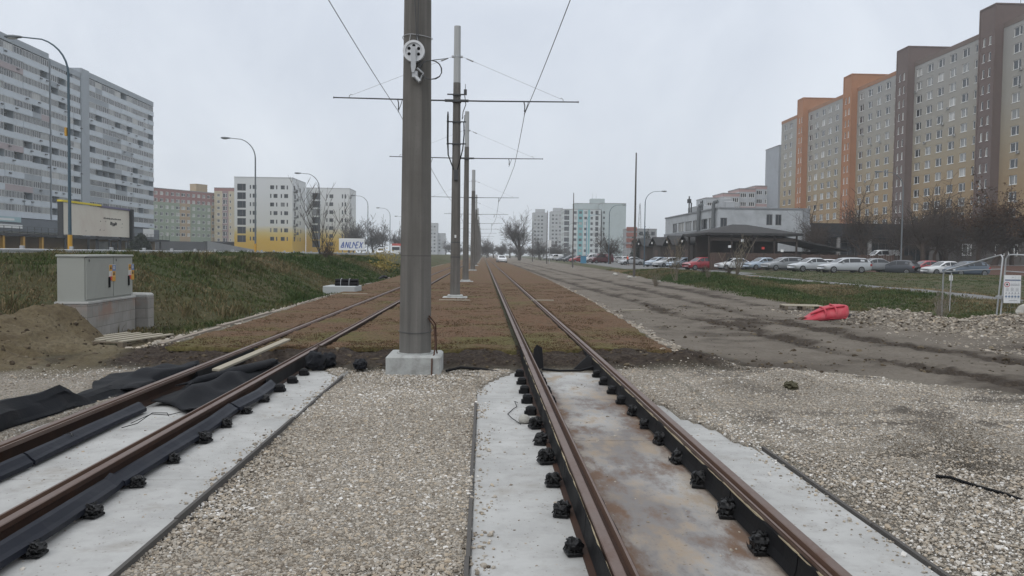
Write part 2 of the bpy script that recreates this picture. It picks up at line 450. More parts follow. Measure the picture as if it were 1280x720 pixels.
    W['mud'] = np.maximum(W['mud'], .66 * np.clip(dig * 1.1, 0, 1) * g * (1 - np.clip(1.5 * gauss(x, y, 4.0, 10.4, .8, .6), 0, 1)))
    # dark soil shoulder in front of the turf mats
    sb = sst(11.35, 12.1, y + .35 * n_mid) * sst(-7.0, -6.2, x) * sst(4.2, 3.4, x + .4 * n_mid)
    soilz = 0.135 * sst(11.5, 12.75, y + .25 * n_mid) * sst(4.1, 2.9, x) * sst(-6.6, -5.0, x)
    z = z + soilz + sb * sst(13.4, 12.9, y) * (0.06 * n_mid + .11 * clod - .02)
    z = z + .07 * gauss(x, y, 3.1, 12.0, .45, .35) * (1 + n_mid)
    W['soil'] = sb * sst(14.5, 13.5, y)
    z = np.where((x > mat_left(y) + .1) & (x < mat_right(y) - .1) & (y > 13.0), np.minimum(z, 0.08), z)
    W['gravel'] = W['gravel'] * (1 - W['soil'])
    W['dirt'] = W['dirt'] * (1 - W['soil'])
    # edge of the mats: pale stones
    e1 = np.exp(-((x - mat_right(y) - .16 - .12 * n_mid) / .16) ** 2) * (y > 12.9); e2 = np.exp(-((x - mat_left(y) + .3 + .1 * n_mid) / .25) ** 2) * (y > 13.2)
    W['gravel'] = np.maximum(W['gravel'], np.clip(e1 * 1.2 * sst(-.5, 0, n_mid) + e2 * sst(-.45, .05, n_mid), 0, 1) * sst(80, 40, y))
    # sand heap on the left
    d_, t_ = seg_dist(x, y, (-7.15, 14.45), (-8.7, 12.4))
    d_ = d_ * (1 + 1.5 * sst(13.2, 14.3, y) * (x > -7.15)) * (1 + 1.6 * sst(14.4, 14.9, y))
    hp = (0.66 - 0.2 * t_) * np.clip(1 - d_ / (2.25 - .35 * (x > -7)), 0, 1)
    front = .25 * np.clip(1 - seg_dist(x, y, (-7.6, 11.6), (-9.5, 10.4))[0] / 1.6, 0, 1)
    heap = np.maximum(hp, front)
    heap = heap + sst(0, .12, heap) * (.10 * n_mid + .055 * n_hi + .09 * (clod - .2) + .03 * np.sin((x * .7 + y * .72) * 5 + n_mid * 2))
    z = np.maximum(z, z * (1 - sst(.02, .2, heap)) + heap) 
    W['sand'] = np.maximum(sst(0.01, 0.06, heap + .03 * n_mid), .8 * sst(-6.6, -6.0, x) * sst(-5.2, -5.6, x + .2 * n_mid) * sst(10.4, 12, y) * sst(16.5, 15, y))
    for k in ('gravel', 'soil', 'grass'): W[k] = W[k] * (1 - W['sand'])
    # right side: rubble mound by the fence, ditch, path, lawn, parking
    md = .42 * gauss(x, y, 11.7, 17.6, 1.1, 1.3) + .30 * gauss(x, y, 10.6, 20.2, 1.3, .9) + .30 * gauss(x, y, 12.7, 15.6, .9, 1.2) + .2 * gauss(x, y, 10.0, 18.4, .7, .8)
    md = md * (1 + .6 * n_mid) + sst(.03, .15, md) * .14 * clod
    z = z + md * dirt
    W['rubble'] = sst(.05, .16, md + .05 * n_mid) * dirt
    W['mud'] = np.maximum(W['mud'] * (1 - W['rubble']), .9 * gauss(x, y, 11.2, 15.2, 1.6, .55) * dirt + .6 * gauss(x, y, 10.6, 21.6, .9, .4) * dirt)
    z = z - 0.42 * verge * np.exp(-((x - np.interp(y, [0, 25, 40, 60], [16, 15.5, 16.5, 19])) / 2.6) ** 2) * sst(60, 38, y)
    ridge = np.exp(-((x - rr - 3.6) / 2.6) ** 2) * sst(30, 44, y) * sst(95, 70, y)
    z = z + verge * ridge * (0.40 + .2 * n_lo) + verge * .1 * n_lo * sst(25, 30, y)
    px = np.interp(y, [0, 31.8, 44, 57, 72.6, 84, 400], [17.5, 21.7, 22.9, 23.3, 24.0, 25.5, 25.5])
    lawn = sst(.6, 8.0, x - px)
    z = np.where(x > px, z * (1 - .7 * sst(px, px + 1.5, x)) + lawn * .30 * sst(20, 40, y), z)
    pw = np.exp(-((x - px) / .78) ** 8) * (y < 84)
    z = z * (1 - pw * .6) + .07 * pw
    pl = park_line(x)
    pk = sst(-.3, .3, y - pl) * sst(17.6, 18.2, x - np.clip((y - 103) * .05, 0, 20)) * sst(420, 400, y) * sst(95, 90, x)
    drive = np.exp(-((x - np.interp(y, [78, 100], [25.4, 27.0])) / 2.2) ** 8) * sst(80, 83, y) * sst(106, 100, y)
    W['asphalt'] = np.clip(np.maximum.reduce([W['asphalt'], pw, pk, drive]), 0, 1)
    z = z * (1 - pk) + pk * 0.11
    slope = sst(9, 20, y - pl) * sst(40, 46, x) * pk
    z = z + slope * .95
    W['brown'] = sst(8, 11, y - pl) * sst(40, 44, x) * sst(32, 27, y - pl) * pk
    W['asphalt'] = W['asphalt'] * (1 - W['brown'])
    W['grass'] = W['grass'] * (1 - W['asphalt'])
    # gravel and soil spilt over the slab edges
    xe_ = np.interp(y, [6.6, 7.3, 8.2, 9.5, 11.4], [2.5, 2.22, 1.98, 1.9, 1.86])
    spill = sst(-.05, .10, x - xe_ - .16 * n_mid) * (x < 2.6)
    spill = np.maximum(spill, sst(-.05, .1, np.interp(y, [9.0, 10.4, 11.4], [-.2, .02, .40]) - x + .16 * n_mid) * (x > -.2))
    spill = np.maximum(spill, sst(-.05, .1, x + np.interp(y, [9.5, 10.8, 11.4], [1.7, 1.95, 2.2]) + .15 * n_mid) * (x < -1.7))
    spill = np.maximum(spill, sst(-.03, .1, np.interp(y, [0, 8, 10, 11.4], [-4.1, -4.05, -3.95, -3.8]) - x + .2 * n_mid) * (x > -4.5))
    spill = np.where(y < 11.5, spill, 0)
    # below the concrete slabs
    for cx in (-3.1, 1.18):
        s = (np.abs(x - cx) < 1.20) & (y < 11.45) & (spill < .02)
        z = np.where(s, -0.12, z)
    on = (np.abs(x - 1.18) < 1.22) | (np.abs(x + 3.1) < 1.22)
    z = np.where(on & (y < 11.45) & (spill >= .02), .006 + .03 * spill + .012 * n_mid * spill, z)
    W['spill'] = spill
    reg = np.select([W['asphalt'] * (x < -18) > .5, W['sand'] > .5, (W['grass'] > .5) & (x < 0), W['soil'] > .5, pw > .5, np.maximum(pk, drive) > .5, (W['grass'] > .5) & (x > px), (W['grass'] > .5), W['dirt'] > .5, (W['gravel'] > .3) & (y < 14)], [1, 2, 3, 4, 5, 6, 7, 8, 9, 10], 0)
    z = np.where((x < -33), 1.0, z)
    far = sst(300, 500, y)
    z = np.where(y > 300, z * (1 - far) + far * np.where(x < -19, 1.0, .1), z)
    return z, W, reg

def axis_lines(parts, ends):
    a = []
    for lo, hi, st in parts:
        a.append(np.arange(lo, hi - 1e-6, st))
    a = np.concatenate(a + [[parts[-1][1]]])
    lo, hi = ends
    neg = [a[0]]; st = parts[0][2]
    while neg[-1] > lo: st *= 1.35; neg.append(neg[-1] - st)
    pos = [a[-1]]; st = parts[-1][2]
    while pos[-1] < hi: st *= 1.3; pos.append(pos[-1] + st)
    return np.concatenate([np.array(neg[:0:-1]), a, np.array(pos[1:])])
XS = axis_lines([(-20, -9, .3), (-9, -4.2, .07), (-4.2, 2.3, .075), (2.3, 9, .065), (9, 14, .11), (14, 30, .3), (30, 60, 1.0)], (-1000, 1000))
YS = axis_lines([(-6, 2.5, .5), (2.5, 13.2, .06), (13.2, 24, .1), (24, 50, .22), (50, 130, .8), (130, 260, 4)], (-120, 1700))
GX, GY = np.meshgrid(XS, YS)
GZ, GW, GR = terrain(GX, GY)

def ground_mat():
    m, nt, b = new_mat('ground_surface')
    co = coord(nt)
    def A(n):
        a = nt.nodes.new('ShaderNodeAttribute'); a.attribute_name = n
        return a.outputs['Fac']
    nz = noise(nt, co, 1.1, 6, 0.65); nf = noise(nt, co, 14, 5, 0.7); nff = noise(nt, co, 70, 3, 0.6); nl = noise(nt, co, 0.22, 4, 0.6)
    base = mixc(nt, nl.outputs['Fac'], (0.055, 0.06, 0.035), (0.10, 0.095, 0.065))
    # grass
    g = ramp(nt, nz.outputs['Fac'], [(0.28, (0.028, 0.038, 0.013)), (0.45, (0.048, 0.056, 0.020)), (0.56, (0.085, 0.073, 0.036)), (0.72, (0.135, 0.10, 0.058))])
    g2 = ramp(nt, nl.outputs['Fac'], [(0.35, (0.042, 0.075, 0.020)), (0.5, (0.085, 0.082, 0.036)), (0.65, (0.11, 0.08, 0.05))])
    g = mixc(nt, 0.5, g, g2)
    g = mixc(nt, mth(nt, 'MULTIPLY', nf.outputs['Fac'], 0.6), g, (0.035, 0.04, 0.02))
    # dirt
    dt = ramp(nt, nf.outputs['Fac'], [(0.3, (0.10, 0.084, 0.067)), (0.5, (0.155, 0.134, 0.11)), (0.75, (0.23, 0.203, 0.17))])
    dt = mixc(nt, 0.5, dt, ramp(nt, nz.outputs['Fac'], [(0.35, (0.11, 0.094, 0.076)), (0.65, (0.20, 0.176, 0.146))]))
    mud = ramp(nt, nf.outputs['Fac'], [(0.3, (0.025, 0.019, 0.015)), (0.55, (0.048, 0.037, 0.028)), (0.8, (0.105, 0.085, 0.064))])
    soil = ramp(nt, nf.outputs['Fac'], [(0.3, (0.018, 0.013, 0.010)), (0.5, (0.042, 0.031, 0.024)), (0.8, (0.10, 0.08, 0.062))])
    sand = ramp(nt, nz.outputs['Fac'], [(0.3, (0.085, 0.064, 0.038)), (0.5, (0.14, 0.112, 0.066)), (0.75, (0.21, 0.18, 0.12))])
    sand = mixc(nt, mth(nt, 'MULTIPLY_ADD', nf.outputs['Fac'], 2.5, -.9, clamp=True), sand, (0.075, 0.056, 0.034))
    asph = ramp(nt, nf.outputs['Fac'], [(0.3, (0.12, 0.12, 0.12)), (0.7, (0.19, 0.19, 0.187))])
    brown = ramp(nt, nf.outputs['Fac'], [(0.3, (0.045, 0.025, 0.018)), (0.7, (0.11, 0.06, 0.045))])
    # gravel: small crushed stones
    v = N(nt, 'ShaderNodeTexVoronoi', Scale=60.0); L(nt, co, v.inputs['Vector'])
    v2 = N(nt, 'ShaderNodeTexVoronoi', Scale=75.0); L(nt, co, v2.inputs['Vector'])
    sv = nt.nodes.new('ShaderNodeSeparateColor'); L(nt, v.outputs['Color'], sv.inputs[0])
    gr = ramp(nt, sv.outputs[0], [(0.0, (0.17, 0.145, 0.115)), (0.3, (0.27, 0.24, 0.20)), (0.6, (0.34, 0.31, 0.265)), (0.85, (0.42, 0.40, 0.365)), (1.0, (0.56, 0.54, 0.51))])
    gr = mixc(nt, mth(nt, 'MULTIPLY_ADD', v.outputs['Distance'], 1.0, -.2, clamp=True), gr, (0.215, 0.19, 0.155))
    gr = mixc(nt, mth(nt, 'MULTIPLY', nz.outputs['Fac'], .25), gr, (0.24, 0.20, 0.15))
    c = mixc(nt, A('grass'), base, g)
    c = mixc(nt, A('dirt'), c, dt)
    c = mixc(nt, A('gravel'), c, gr)
    c = mixc(nt, mth(nt, 'MULTIPLY', A('rubble'), mth(nt, 'MULTIPLY_ADD', nz.outputs['Fac'], 3.0, -1.0, clamp=True)), c, mixc(nt, .5, gr, dt))
    c = mixc(nt, mth(nt, 'MULTIPLY', A('mud'), mth(nt, 'MULTIPLY_ADD', nf.outputs['Fac'], 3.0, -.45, clamp=True)), c, mud)
    c = mixc(nt, A('soil'), c, soil)
    c = mixc(nt, A('sand'), c, sand)
    c = mixc(nt, A('asphalt'), c, asph)
    c = mixc(nt, A('brown'), c, brown)
    L(nt, c, b.inputs['Base Color'])
    b.inputs['Roughness'].default_value = 0.95; b.inputs['Specular IOR Level'].default_value = 0.2
    h = mth(nt, 'MULTIPLY_ADD', nff.outputs['Fac'], .35, nf.outputs['Fac'])
    hv = mth(nt, 'MULTIPLY', mth(nt, 'SUBTRACT', 1.0, v.outputs['Distance']), A('gravel'))
    soft = mth(nt, 'SUBTRACT', 1.0, mth(nt, 'MULTIPLY', A('asphalt'), .9))
    b1 = bump(nt, b, mth(nt, 'MULTIPLY', h, soft), 1.0, 0.05)
    bump(nt, b, hv, 0.8, 0.02, b1)
    return m
M_ground = ground_mat()

REG = {0: 'ground', 1: 'main_road', 2: 'sand_heap', 3: 'grass_bank', 4: 'soil', 5: 'footpath', 6: 'parking_lot', 7: 'lawn', 8: 'grass_verge', 9: 'dirt_road', 10: 'gravel'}
def build_ground():
    ny, nx = GX.shape
    V = np.stack([GX.ravel(), GY.ravel(), GZ.ravel()], 1)
    idx = np.arange(nx * ny).reshape(ny, nx)
    Q = np.stack([idx[:-1, :-1].ravel(), idx[:-1, 1:].ravel(), idx[1:, 1:].ravel(), idx[1:, :-1].ravel()], 1)
    cx = (GX[:-1, :-1] + GX[1:, 1:]) / 2; cy = (GY[:-1, :-1] + GY[1:, 1:]) / 2
    _, _, fr = terrain(cx, cy)
    fr = fr.ravel()
    names = ['grass', 'dirt', 'gravel', 'rubble', 'mud', 'soil', 'sand', 'asphalt', 'brown']
    AT = {k: np.clip(GW[k], 0, 1).ravel() for k in names}
    # smooth normals shared across the pieces
    for r, nm in REG.items():
        sel = Q[fr == r]
        if not len(sel): continue
        u, inv = np.unique(sel.ravel(), return_inverse=True)
        o = np_obj(nm, V[u], inv.reshape(-1, 4), M_ground, smooth=True, attrs={k: a[u] for k, a in AT.items()})
        if nm == 'sand_heap': tag(o, 'heap of brown sand and clay piled against the block wall under the cabinet', 'sand heap')
        else: tag(o, kind='structure')
build_ground()

def ground_z(x, y):
    z, _, _ = terrain(np.atleast_1d(np.asarray(x, float)), np.atleast_1d(np.asarray(y, float)))
    return z
def gz1(x, y): return float(ground_z(x, y)[0])

# ------------------------------------------------------------------ loose gravel, grass
M_stones, nt, b = new_mat('loose_stones')
a = nt.nodes.new('ShaderNodeAttribute'); a.attribute_name = 'tone'
r1 = ramp(nt, a.outputs['Fac'], [(0.0, (0.13, 0.105, 0.08)), (0.22, (0.27, 0.235, 0.19)), (0.5, (0.38, 0.35, 0.305)), (0.66, (0.38, 0.31, 0.225)), (0.82, (0.52, 0.50, 0.465)), (1.0, (0.76, 0.74, 0.71))])
nn = noise(nt, coord(nt), 90, 3)
L(nt, mixc(nt, mth(nt, 'MULTIPLY', nn.outputs['Fac'], .3), r1, (0.21, 0.185, 0.15)), b.inputs['Base Color'])
b.inputs['Roughness'].default_value = 0.9; b.inputs['Specular IOR Level'].default_value = 0.25

def scatter_stones(name, xs, ys, sizes, sink=0.66, tone=None, zs=None, mat=None):
    vs, fs = ICO[1]
    vs = np.array(vs); fs = np.array(fs)
    n = len(xs); k = len(vs)
    zz = np.maximum(ground_z(xs, ys), -.02) if zs is None else zs
    jit = 1 + rng.uniform(-.3, .3, (n, k))
    ax = rng.normal(size=(n, 3)); ax /= np.linalg.norm(ax, axis=1)[:, None]
    ang = rng.uniform(0, 6.28, n)
    sc = np.stack([rng.uniform(.75, 1.35, n), rng.uniform(.75, 1.35, n), rng.uniform(.55, .9, n)], 1) * sizes[:, None]
    P = vs[None] * jit[..., None] * sc[:, None]
    c, s = np.cos(ang)[:, None], np.sin(ang)[:, None]
    X = P[..., 0] * c - P[..., 1] * s; Y = P[..., 0] * s + P[..., 1] * c; Z = P[..., 2]
    tx = rng.uniform(-.5, .5, n)[:, None]; ct, st = np.cos(tx), np.sin(tx)
    Y, Z = Y * ct - Z * st, Y * st + Z * ct
    P = np.stack([X + xs[:, None], Y + ys[:, None], Z + (zz + sizes * (.6 - sink))[:, None]], -1)
    F = (fs[None] + (np.arange(n) * k)[:, None, None]).reshape(-1, 3)
    if tone is None: tone = np.clip(rng.beta(1.5, 1.6, n) + .28 * fbm(xs * .9, ys * .9, 3), 0, 1)
    return np_obj(name, P.reshape(-1, 3), F, mat or M_stones, attrs={'tone': np.repeat(tone, k)})

M_clod, nt, b = new_mat('earth_clods')
a = nt.nodes.new('ShaderNodeAttribute'); a.attribute_name = 'tone'
L(nt, ramp(nt, a.outputs['Fac'], [(0.0, (0.028, 0.021, 0.015)), (0.5, (0.075, 0.058, 0.04)), (0.8, (0.13, 0.105, 0.07)), (1.0, (0.21, 0.18, 0.135))]), b.inputs['Base Color'])
b.inputs['Roughness'].default_value = 0.95; b.inputs['Specular IOR Level'].default_value = 0.1
def sample_area(n, x0, x1, y0, y1, wfun, pw=1.25):
    xs = rng.uniform(x0, x1, n); ys = y0 + (y1 - y0) * rng.uniform(0, 1, n) ** pw
    keep = wfun(xs, ys) > rng.uniform(0, 1, n)
    return xs[keep], ys[keep]
def wgrav(x, y):
    _, W, _ = terrain(x, y)
    off = (np.abs(x + 3.1) > 1.24) & (np.abs(x - 1.18) > 1.24) | (y > 11.45) | (W['spill'] > .35)
    return W['gravel'] * off * (1 - .9 * np.clip(1.25 * W['mud'], 0, 1))
A1 = [sample_area(82000, -2.2, .4, 3.2, 11.7, wgrav, 1.7), sample_area(125000, 1.8, 7.6, 3.4, 12.6, wgrav, 1.6), sample_area(16000, -7.0, -3.8, 5.5, 12.2, wgrav), sample_area(9000, 2.5, 4.8, 12.5, 40, wgrav), sample_area(5000, -6.6, -4.8, 12.8, 45, wgrav)]
xs = np.concatenate([q[0] for q in A1]); ys = np.concatenate([q[1] for q in A1])
tag(scatter_stones('gravel_stones', xs, ys, np.clip(rng.lognormal(-4.98, .40, len(xs)), .004, .022)), kind='stuff')
def wedge(x, y):
    a = np.exp(-((x - mat_right(y) - .2) / .2) ** 2) * (.35 + .65 * (vnoise(x * 3, y * 1.3) > .45)); c = np.exp(-((x - mat_left(y) + .42) / .2) ** 2) * .7
    return np.clip(a + c, 0, 1) * (y > 12.95)
xe2, ye2 = sample_area(30000, -6.4, 5.2, 12.9, 48, wedge)
tag(scatter_stones('edge_stones', xe2, ye2, np.clip(rng.lognormal(-3.75, .45, len(xe2)), .012, .075), tone=.12 + .62 * rng.beta(1.5, 1.5, len(xe2))), kind='stuff')
def wrub(x, y):
    _, W, _ = terrain(x, y)
    return W['rubble'] + .05 * W['dirt'] * (x > 9)
xe2, ye2 = sample_area(60000, 8.8, 14.2, 13.5, 26, wrub)
tag(scatter_stones('rubble_stones', xe2, ye2, np.clip(rng.lognormal(-4.25, .5, len(xe2)), .007, .05), tone=rng.beta(1.5, 2.0, len(xe2)) * .8), kind='stuff')
# a few stones and crumbs of soil strayed onto slabs, soil and road
def wstray(x, y):
    _, W, r = terrain(x, y)
    return np.clip(.5 * W['soil'] + .7 * W['rubble'] + .06 * W['dirt'] + .3 * W['mud'] * W['dirt'] + .3 * W['sand'], 0, 1) * ((y > 11.6) | (x < -5.5))
x2, y2 = sample_area(42000, -9.5, 14, 9.5, 28, wstray)
tag(scatter_stones('soil_clods', x2, y2, np.clip(rng.lognormal(-4.1, .5, len(x2)), .007, .06), tone=rng.beta(1.5, 2.0, len(x2)), mat=M_clod), kind='stuff')
nd = 2200
x3 = np.concatenate([rng.uniform(-4.25, -1.95, nd // 2), rng.uniform(-.02, 2.35, nd // 2)]); y3 = 3.4 + 8 * rng.uniform(0, 1, nd) ** 1.2
tag(scatter_stones('slab_debris', x3, y3, np.clip(rng.lognormal(-5.35, .5, nd), .0025, .016), tone=rng.beta(1, 1.6, nd) * .8, zs=np.zeros(nd)), kind='stuff')

ns = 1500
x4 = np.concatenate([-1.87 - np.abs(rng.normal(0, .07, ns // 3)), -.05 + np.abs(rng.normal(0, .08, ns // 3)), 2.41 - np.abs(rng.normal(0, .09, ns // 3))]); y4 = 3.4 + 8 * rng.uniform(0, 1, len(x4)) ** 1.1
keep = vnoise(x4 * 2 + 5, y4 * 1.4) > .38
tag(scatter_stones('spilt_gravel', x4[keep], y4[keep], np.clip(rng.lognormal(-4.95, .4, keep.sum()), .004, .018), sink=.2, zs=np.zeros(keep.sum())), kind='stuff')

M_blade, nt, b = new_mat('grass_blades')
a = nt.nodes.new('ShaderNodeAttribute'); a.attribute_name = 'tone'
L(nt, ramp(nt, a.outputs['Fac'], [(0.0, (0.026, 0.052, 0.011)), (0.32, (0.048, 0.073, 0.020)), (0.55, (0.085, 0.08, 0.034)), (0.78, (0.14, 0.108, 0.057)), (1.0, (0.25, 0.195, 0.115))]), b.inputs['Base Color'])
b.inputs['Roughness'].default_value = 0.8; b.inputs['Specular IOR Level'].default_value = 0.2
def grass(name, xs, ys, hts, tone, nb=5, spread=.10, width=.0065):
    n = len(xs) * nb
    X = np.repeat(xs, nb) + rng.normal(0, spread, n); Y = np.repeat(ys, nb) + rng.normal(0, spread, n)
    Z = ground_z(X, Y) - .01
    h = np.repeat(hts, nb) * rng.uniform(.55, 1.25, n); T = np.clip(np.repeat(tone, nb) + rng.normal(0, .12, n), 0, 1)
    a = rng.uniform(0, 6.28, n); ln = h * rng.uniform(.2, 1.0, n); la = rng.uniform(0, 6.28, n)
    wd = width * (1 + Y / 18)
    dx, dy = np.cos(a) * wd, np.sin(a) * wd
    lx, ly = np.cos(la) * ln, np.sin(la) * ln
    P = np.stack([np.stack([X - dx, Y - dy, Z], 1), np.stack([X + dx, Y + dy, Z], 1), np.stack([X + lx * .35 + dx * .7, Y + ly * .35 + dy * .7, Z + h * .62], 1), np.stack([X + lx * .35 - dx * .7, Y + ly * .35 - dy * .7, Z + h * .62], 1), np.stack([X + lx, Y + ly, Z + h], 1)], 1)
    k = np.arange(n)[:, None] * 5
    F = np.concatenate([k + np.array([[0, 1, 2]]), k + np.array([[0, 2, 3]]), k + np.array([[3, 2, 4]])])
    return tag(np_obj(name, P.reshape(-1, 3), F, M_blade, attrs={'tone': np.repeat(T, 5)}), kind='stuff')
def wgrass(x, y): return terrain(x, y)[1]['grass']
xs, ys = sample_area(42000, -18.3, -5.6, 9.5, 75, wgrass)
patch = .46 + .85 * fbm(xs * .25, ys * .14, 3) + .3 * fbm(xs * .9, ys * .9, 2) + .2 * sst(.6, 1, vnoise(xs * .4, ys * .4))
grass('bank_grass', xs, ys, .06 + .10 * vnoise(xs * .7, ys * .7) ** 2 + .22 * sst(.72, .95, vnoise(xs * 1.3 + 9, ys * 1.1)), np.clip(patch, 0, 1))
xs, ys = sample_area(36000, 10, 24, 14, 95, wgrass)
patch = .52 + .9 * fbm(xs * .3, ys * .16, 3) + .2 * fbm(xs * .9, ys * .9, 2)
hh = .07 + .10 * vnoise(xs * .7, ys * .7) ** 2 + .10 * np.exp(-((xs - road_right(ys) - 3.2) / 2.5) ** 2) * sst(34, 46, ys) * sst(90, 72, ys)
grass('verge_grass', xs, ys, hh, np.clip(patch, 0, 1))
xs, ys = sample_area(9000, 22, 50, 30, 84, wgrass)
grass('lawn_grass', xs, ys, np.full(len(xs), .05), np.clip(.38 + .5 * fbm(xs * .2, ys * .2, 3), 0, 1))
# ------------------------------------------------------------------ track slabs, turf mats
def slab_mat():
    m, nt, b = new_mat('track_slab_concrete')
    co = coord(nt)
    n1 = noise(nt, co, 0.9, 6, .65); n2 = noise(nt, co, 6, 5, .65); n3 = noise(nt, co, 60, 3)
    c = ramp(nt, n1.outputs['Fac'], [(0.3, (0.285, 0.285, 0.278)), (0.5, (0.365, 0.365, 0.355)), (0.7, (0.42, 0.42, 0.41))])
    c = mixc(nt, mth(nt, 'MULTIPLY_ADD', n2.outputs['Fac'], 2.2, -1.0, clamp=True), c, (0.25, 0.245, 0.235))
    n8 = noise(nt, co, 1.4, 7, .7, .3)
    c = mixc(nt, mth(nt, 'MULTIPLY', mth(nt, 'MULTIPLY_ADD', n8.outputs['Fac'], 9.0, -5.1, clamp=True), .5), c, (0.215, 0.195, 0.165))
    # dark specks
    v = N(nt, 'ShaderNodeTexVoronoi', Scale=26.0); L(nt, co, v.inputs['Vector'])
    sp = mth(nt, 'MULTIPLY', mth(nt, 'LESS_THAN', v.outputs['Distance'], 0.17), mth(nt, 'GREATER_THAN', n2.outputs['Fac'], .5))
    c = mixc(nt, mth(nt, 'MULTIPLY', sp, .55), c, (0.14, 0.12, 0.10))
    # rust and rubber stains between the rails of the right hand track
    s = nt.nodes.new('ShaderNodeSeparateXYZ'); L(nt, co, s.inputs[0])
    xx = mth(nt, 'MULTIPLY_ADD', n2.outputs['Fac'], .16, mth(nt, 'SUBTRACT', s.outputs[0], .08))
    inside = mth(nt, 'MULTIPLY', mth(nt, 'MULTIPLY_ADD', xx, 9.0, -6.2, clamp=True), mth(nt, 'MULTIPLY_ADD', xx, -9.0, 15.2, clamp=True))
    mp = N(nt, 'ShaderNodeMapping'); mp.inputs['Scale'].default_value = (1.3, .55, 1); L(nt, co, mp.inputs[0])
    n4 = noise(nt, mp.outputs[0], 1.1, 7, .62, 0)
    grey = mth(nt, 'MULTIPLY', inside, mth(nt, 'MULTIPLY_ADD', n4.outputs['Fac'], 7.0, -2.85, clamp=True))
    grey = mth(nt, 'MULTIPLY', grey, mth(nt, 'MULTIPLY_ADD', s.outputs[1], -1.0, 10.9, clamp=True))
    c = mixc(nt, mth(nt, 'MULTIPLY', grey, .74), c, (0.115, 0.10, 0.095))
    n6 = noise(nt, mp.outputs[0], 2.2, 8, .68, 0)
    edge = mth(nt, 'MULTIPLY_ADD', mth(nt, 'ABSOLUTE', mth(nt, 'SUBTRACT', s.outputs[0], 1.18)), 3.4, -.72, clamp=True)
    rust = mth(nt, 'MULTIPLY', inside, mth(nt, 'MULTIPLY_ADD', mth(nt, 'MULTIPLY_ADD', edge, .24, n6.outputs['Fac']), 7.0, -3.7, clamp=True))
    rust = mth(nt, 'MULTIPLY', rust, mth(nt, 'MULTIPLY_ADD', s.outputs[1], -.6, 6.4, clamp=True))
    c = mixc(nt, mth(nt, 'MULTIPLY', rust, .8), c, (0.125, 0.064, 0.03))
    c = mixc(nt, mth(nt, 'MULTIPLY', mth(nt, 'MULTIPLY', inside, mth(nt, 'MULTIPLY_ADD', n6.outputs['Fac'], -8.0, 4.05, clamp=True)), .62), c, (0.25, 0.175, 0.10))
    L(nt, c, b.inputs['Base Color'])
    b.inputs['Roughness'].default_value = .85; b.inputs['Specular IOR Level'].default_value = .3
    bump(nt, b, mth(nt, 'MULTIPLY_ADD', n3.outputs['Fac'], .5, n2.outputs['Fac']), .2, .008)
    return m
M_slab = slab_mat()
M_joint = pmat('dark_joint_strip', (0.075, 0.07, 0.065), .9, .3, 5, 50, .3, .004)
for cx in (1.18, -3.1):
    mb = MB()
    # two pours with a fine joint between them
    for y0, y1 in ((-6, 5.9 if cx < 0 else 7.2), (5.91 if cx < 0 else 7.21, 9.3), (9.312, 11.42)):
        mb.bbox(cx - 1.235, cx + 1.235, y0, y1, -.3, 0.0, .012)
    tag(mb.build('concrete_slab', M_slab), kind='structure')
for x, y0, y1, lab in ((-1.853, -4, 10.9, ('left', 'gravel strip')), (-.067, -4, 8.9, 0), (2.43, -4, 6.9, 0)):
    mb = MB(); pr = random.Random(int(x * 100))
    y = y0
    while y < y1:
        st = pr.uniform(.8, 2.0); e = min(y1, y + st)
        dx0, dx1 = pr.uniform(-.004, .004), pr.uniform(-.004, .004)
        h0, h1 = pr.uniform(.012, .03), pr.uniform(.012, .03)
        vs = [(x - .014 + dx0, y, -.1), (x + .014 + dx0, y, -.1), (x + .014 + dx1, e, -.1), (x - .014 + dx1, e, -.1), (x - .012 + dx0, y, h0), (x + .012 + dx0, y, h0), (x + .012 + dx1, e, h1), (x - .012 + dx1, e, h1)]
        mb.add(vs, [(0, 3, 2, 1), (4, 5, 6, 7), (0, 1, 5, 4), (1, 2, 6, 5), (2, 3, 7, 6), (3, 0, 4, 7)])
        y = e + pr.choice([0, .003, .02])
    tag(mb.build('joint_strip', M_joint), {-1.853: 'thin dark strip along the left slab beside the central gravel', -.067: 'thin dark strip between the central gravel and the right slab', 2.43: 'thin dark strip between the right slab and the wide gravel field'}[x], 'strip')

